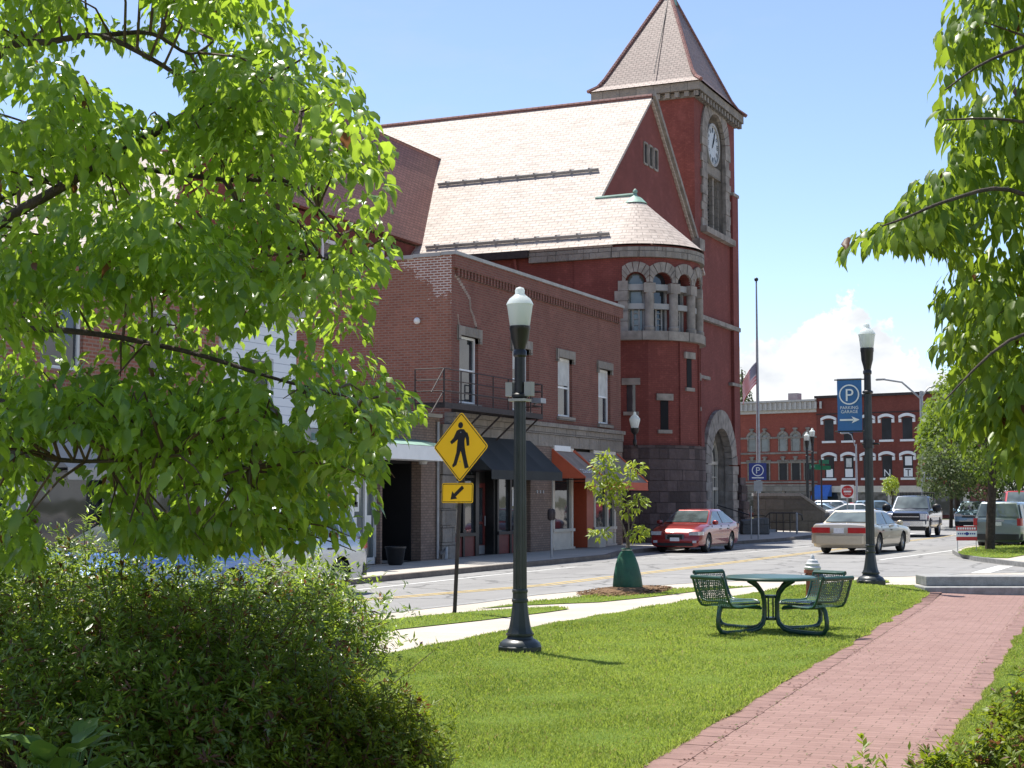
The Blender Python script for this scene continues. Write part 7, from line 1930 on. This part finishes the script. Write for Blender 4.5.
for (x, y, rx, ry, n) in ((606,466,13,14,150),(636,467,9,8,60),(631,476,5,4,20),(596,484,7,8,45),(618,486,10,9,70),(604,496,7,7,40),(638,501,9,9,75),(628,512,6,7,30),(600,533,9,5,55),(637,534,9,6,50),(616,500,7,10,40),(644,528,5,4,20),(612,480,7,8,50)):
    for k in range(n):
        a = g.uniform(0, 6.28); r = math.sqrt(g.uniform(0, 1)); p = P3(x+rx*r*math.cos(a), y+ry*r*math.sin(a), Ds+g.uniform(-.25, .25)); pos.append(tuple(p)); ax.append((math.cos(a)+g.normal(0,.4), g.normal(0,.7), -.45+g.normal(0,.4)))
pos = np.array(pos); n = len(pos)
leaf_mesh('crown', pos, np.array(ax), np.stack([g.normal(0,.4,n), g.normal(0,.4,n)-.3, np.ones(n)], 1), .13*g.uniform(.6,1.25,n), g.uniform(0,1,n), 'broad', M['leaf_sapling'], sap, .7)
bag = thing('watering_bag', 'dark green slow watering bag wrapped round the young tree trunk', 'watering bag', (mc.x, mc.y, .17))
b = MB(); kk = 26; prof = [(.27,0),(.285,.05),(.26,.25),(.215,.45),(.17,.58),(.13,.66),(.09,.71),(.12,.735),(.06,.75)]
base = len(b.v)
for j, (r, z) in enumerate(prof):
    for i in range(kk):
        a = 2*math.pi*i/kk; rr = r*(1+.05*math.sin(a*5+z*4)+.04*math.sin(a*3+1.3)) + (.05 if math.cos(a-2.6) > .9 else 0)*(1-z/.75); b.v.append((mc.x+rr*math.cos(a)*.95, mc.y+rr*math.sin(a), .17+z))
for j in range(len(prof)-1):
    for i in range(kk): b.f.append([j*kk+i, j*kk+(i+1)%kk, (j+1)*kk+(i+1)%kk, (j+1)*kk+i]); b.m.append(0)
b.build('bag', M['bag_green'], bag, smooth=80); b = MB(); b.lathe([(.085,.70),(.105,.715),(.085,.73)], (mc.x, mc.y, .17), 14); b.build('tie', M['sign_white'], bag)

# azalea bushes, lower left
def bush(name, label, base, blobs, n_ro, leafL, mat, seed, per=7, width=.9, group=None, twig_n=260, brown=.06):
    g = np.random.default_rng(seed); t = thing(name, label, 'bush', tuple(base), 0, group)
    Cs = []; Nn = []
    ws = np.array([b_[3]*b_[4] for b_ in blobs]); ws = ws/ws.sum()
    for b_, w in zip(blobs, ws):
        k = int(n_ro*w); u = normalize(g.normal(0,1,(k,3))); u[:,2] = np.abs(u[:,2])*1.0 - .25*(g.uniform(0,1,k) < .4)
        u = normalize(u); r = np.where(g.uniform(0,1,k) < .55, g.uniform(.80,1.10,k), g.uniform(.45,.9,k))
        r = r*(1+.15*np.sin(u[:,0]*7+seed+b_[0]*3)+.15*np.sin(u[:,1]*9+u[:,2]*5+b_[1]*2)+.06*np.sin(u[:,0]*23+u[:,2]*17))
        c = np.array(b_[:3])+u*r[:,None]*np.array([b_[3], b_[3], b_[4]]); keep = c[:,2] > base[2]+.02
        Cs.append(c[keep]); Nn.append(u[keep])
    C = np.concatenate(Cs); Nn = np.concatenate(Nn); k = len(C)
    ci = np.repeat(np.arange(k), per); n = len(ci); ang = g.uniform(0,6.28,n)
    tipdir = normalize(Nn*.8+np.array([0,0,.7])+g.normal(0,.35,(k,3)))[ci]
    s1 = normalize(np.cross(tipdir, np.array([.3,.7,.2]))); s2 = np.cross(tipdir, s1)
    rad = s1*np.cos(ang)[:,None]+s2*np.sin(ang)[:,None]
    ax = rad*.95+tipdir*g.uniform(.05,.8,n)[:,None]
    pos = C[ci]+rad*.006 - tipdir*g.uniform(0,.05,n)[:,None]
    tint = np.clip(.65*g.uniform(0,1,k)[ci]+.35*g.uniform(0,1,n), 0, 1)
    tint = np.where((g.uniform(0,1,n) < .05) | (g.uniform(0,1,k)[ci] < brown), 1.3, tint)
    leaf_mesh('foliage', pos, ax, tipdir, leafL*g.uniform(.6,1.2,n), tint, 'lance', mat, t, width)
    # loose shoots standing out of the mass
    ns = int(k*.04); q = g.choice(k, ns, replace=False); sp_, sa = [], []
    for c, nn_ in zip(C[q], Nn[q]):
        d = nn_*.6+np.array([0,0,.7])+g.normal(0,.3,3); d /= np.linalg.norm(d); Ls = g.uniform(.06,.20)
        for j in range(14):
            f = j/13; a_ = g.uniform(0,6.28); sp_.append(c+d*Ls*f); sa.append(np.array([math.cos(a_), math.sin(a_), .1])*.9+d*(.3+.6*f))
    sp_ = np.array(sp_); sa = np.array(sa)
    sh = leaf_mesh('shoots', sp_, sa, np.tile([0,0,1.], (len(sp_),1))+g.normal(0,.2,(len(sp_),3)), leafL*g.uniform(.6,1.1,len(sp_)), np.clip(g.uniform(.45,1.1,len(sp_)),0,1), 'lance', mat, t, width)
    b = MB(); core = np.array(base)
    for q in g.choice(k, min(twig_n, k), replace=False):
        c = C[q]; s = core+np.array([g.normal(0,.35), g.normal(0,.35), .02]); s[:2] = s[:2]*.55+c[:2]*.45; m = (s+c)/2+g.normal(0,.05,3); b.tube([s, m, c], [.008,.005,.002], 4, cap=False)
    b.build('stems', M['twig'], t, smooth=80, fix=False); return t
def bl(px, py, D, r, h): p = P3(px, py, D); return (p.x, p.y, p.z, r, h)
bush('azalea_bush', 'large dark green azalea bush in the lower left under the dogwood', PD(150, 9.0, .1), [bl(60,672,8.9,.85,.66), bl(195,672,9.1,.75,.60), bl(315,668,9.3,.42,.62), bl(130,695,8.3,.8,.64), bl(-60,665,9.0,.8,.7), bl(270,695,8.6,.55,.6), bl(30,630,9.8,.8,.62), bl(260,650,9.9,.8,.58), bl(20,735,7.9,.5,.42), bl(120,745,7.8,.5,.40), bl(210,745,7.9,.45,.40)], 13500, .056, M['leaf_azalea'], 31, twig_n=900)
bush('azalea_bush', 'low azalea bush with yellow green tips at the edge of the lawn', PD(360, 8.9, .1), [bl(385,770,8.7,.36,.46), bl(330,765,8.5,.42,.45), bl(240,770,8.2,.42,.45)], 3800, .050, M['leaf_bright'], 32, twig_n=240)
bush('evergreen_bush', 'glossy bright green bush in the lower right corner', PD(1000, 8.3, .1), [bl(1010,800,8.2,.36,.36), bl(940,808,8.0,.26,.27), bl(870,815,7.9,.2,.22), bl(1080,770,8.4,.5,.5)], 1900, .062, M['leaf_bright'], 33, per=8, width=1.15, twig_n=80)
# broad leaved plant in the corner
hp = P3(50, 800, 6.5); t = thing('broad_leaf_plant', 'pale green broad leaved plant at the bottom left corner', 'plant', (hp.x, hp.y, .1))
g = np.random.default_rng(44); n = 26; a = g.uniform(0,6.28,n)
pos = np.array([hp.x, hp.y, .16])+np.stack([.16*np.cos(a)*g.uniform(.3,1.6,n), .16*np.sin(a)*g.uniform(.3,1.6,n), g.uniform(.50,.68,n)], 1)
leaf_mesh('foliage', pos, np.stack([np.cos(a), np.sin(a), g.uniform(.2,1.1,n)], 1), np.tile([0,0,1.], (n,1)), .17*g.uniform(.7,1.2,n), g.uniform(0,1,n), 'broad', M['leaf_hosta'], t, 1.0)
b = MB()
for q in pos: b.tube([(hp.x, hp.y, .1), tuple(q)], [.008,.005], 5)
b.build('stems', M['leaf_hosta'], t)

# ------------------------------------------------------------------ grass blades
def grass(name, label, polys, dens, h, seed, near=None):
    g = np.random.default_rng(seed); X = []; 
    for P in polys:
        A = np.array(P); x0, y0 = A.min(0); x1, y1 = A.max(0); n = int((x1-x0)*(y1-y0)*dens)
        x = g.uniform(x0, x1, n); y = g.uniform(y0, y1, n); ok = in_poly(x, y, P); x, y = x[ok], y[ok]
        if near is not None:
            d = -x*sy_+y*cy_; lat = np.abs(x*cy_+y*sy_)
            ok = (d > 6.5) & (lat < d*.5+1.2) & (g.uniform(0,1,len(x)) < np.clip(near/np.maximum(d,1), .12, 1)); x, y = x[ok], y[ok]
        X.append(np.stack([x, y], 1))
    X = np.concatenate(X); n = len(X)
    z = np.array([zl(a, b_) for a, b_ in X])+.008
    pos = np.column_stack([X, z]); a = g.uniform(0,6.28,n)
    d = -X[:,0]*sy_+X[:,1]*cy_
    # mown clumps: taller and shorter patches
    cl_ = .75+.35*np.sin(X[:,0]*3.1+1.7*np.sin(X[:,1]*1.3))*np.sin(X[:,1]*2.3+1.1*np.sin(X[:,0]*2.1))
    tint = np.clip(.52+.22*np.sin(X[:,0]*1.1+2*np.sin(X[:,1]*.45))+.16*np.sin(X[:,0]*4.3+X[:,1]*1.9)*np.sin(X[:,1]*3.1-X[:,0])+g.normal(0,.42,n), 0, 1); tint = np.where(g.uniform(0,1,n) < .03, 1.3, tint)
    size = h*cl_*g.uniform(.5,1.3,n)
    ax = np.stack([np.cos(a)*g.uniform(.1,.9,n), np.sin(a)*g.uniform(.1,.9,n), np.ones(n)], 1)
    up = np.stack([-np.sin(a), np.cos(a), .2*np.ones(n)], 1)
    up = np.cross(ax, up)
    o = leaf_mesh(name, pos, ax, up, size, tint, 'lance', M['grass_blade'], None, np.clip(.42*d/12, .4, 1.3), curl=g.uniform(0,.5,n))
    tag(o, label, 'grass', kind='stuff'); return o
grass('lawn_grass', 'mown green lawn left of the brick path', [LAWN], 9000, .055, 51, near=11)
grass('lawn_grass', 'mown green lawn right of the brick path', [RLAWN], 9000, .055, 52, near=11)
def edge_strip(f, s):
    ys_ = np.linspace(6, 28.2, 60); r = np.random.default_rng(int(s*10)+40)
    inn = [(f(y)-s*.05, y) for y in ys_]; out = [(f(y)+s*max(.0, r.normal(.03, .025)), y) for y in ys_]
    return inn+out[::-1]
grass('edge_grass', 'ragged grass tufts spilling over the left edge of the brick path', [edge_strip(pl, 1)], 11000, .06, 61)
grass('edge_grass', 'ragged grass tufts spilling over the right edge of the brick path', [edge_strip(pr, -1)], 11000, .06, 62)
g = np.random.default_rng(77); n = 900
y_ = g.uniform(9, 28, n); u_ = g.uniform(0, 1, n); u_ = np.where(g.uniform(0,1,n) < .55, np.where(g.uniform(0,1,n) < .5, g.normal(.12,.015,n), g.normal(.88,.015,n)), u_)
x_ = pl(y_)+(pr(y_)-pl(y_))*np.clip(u_, .01, .99); a_ = g.uniform(0,6.28,n)
o = leaf_mesh('path_litter', np.stack([x_, y_, np.array([zl(a, c) for a, c in zip(x_, y_)])+.016], 1), np.stack([np.cos(a_), np.sin(a_), .15*np.ones(n)], 1), np.tile([0,0,1.], (n,1)), g.uniform(.012,.04,n), np.where(g.uniform(0,1,n) < .7, 1.3, .5), 'tuft', M['leaf_azalea'])
tag(o, 'brown leaf crumbs and small weeds in the joints of the brick path', 'litter', kind='stuff')
grass('verge_grass', 'thin grass on the verge between walk and kerb', [VERGE_A, VERGE_B, VERGE_C], 1600, .05, 53)
def zisl(x, y): return .13
_zl = zl
zl = zisl
grass('verge_grass', 'grass on the corner island round the street tree', [il2], 420, .07, 54)
zl = _zl
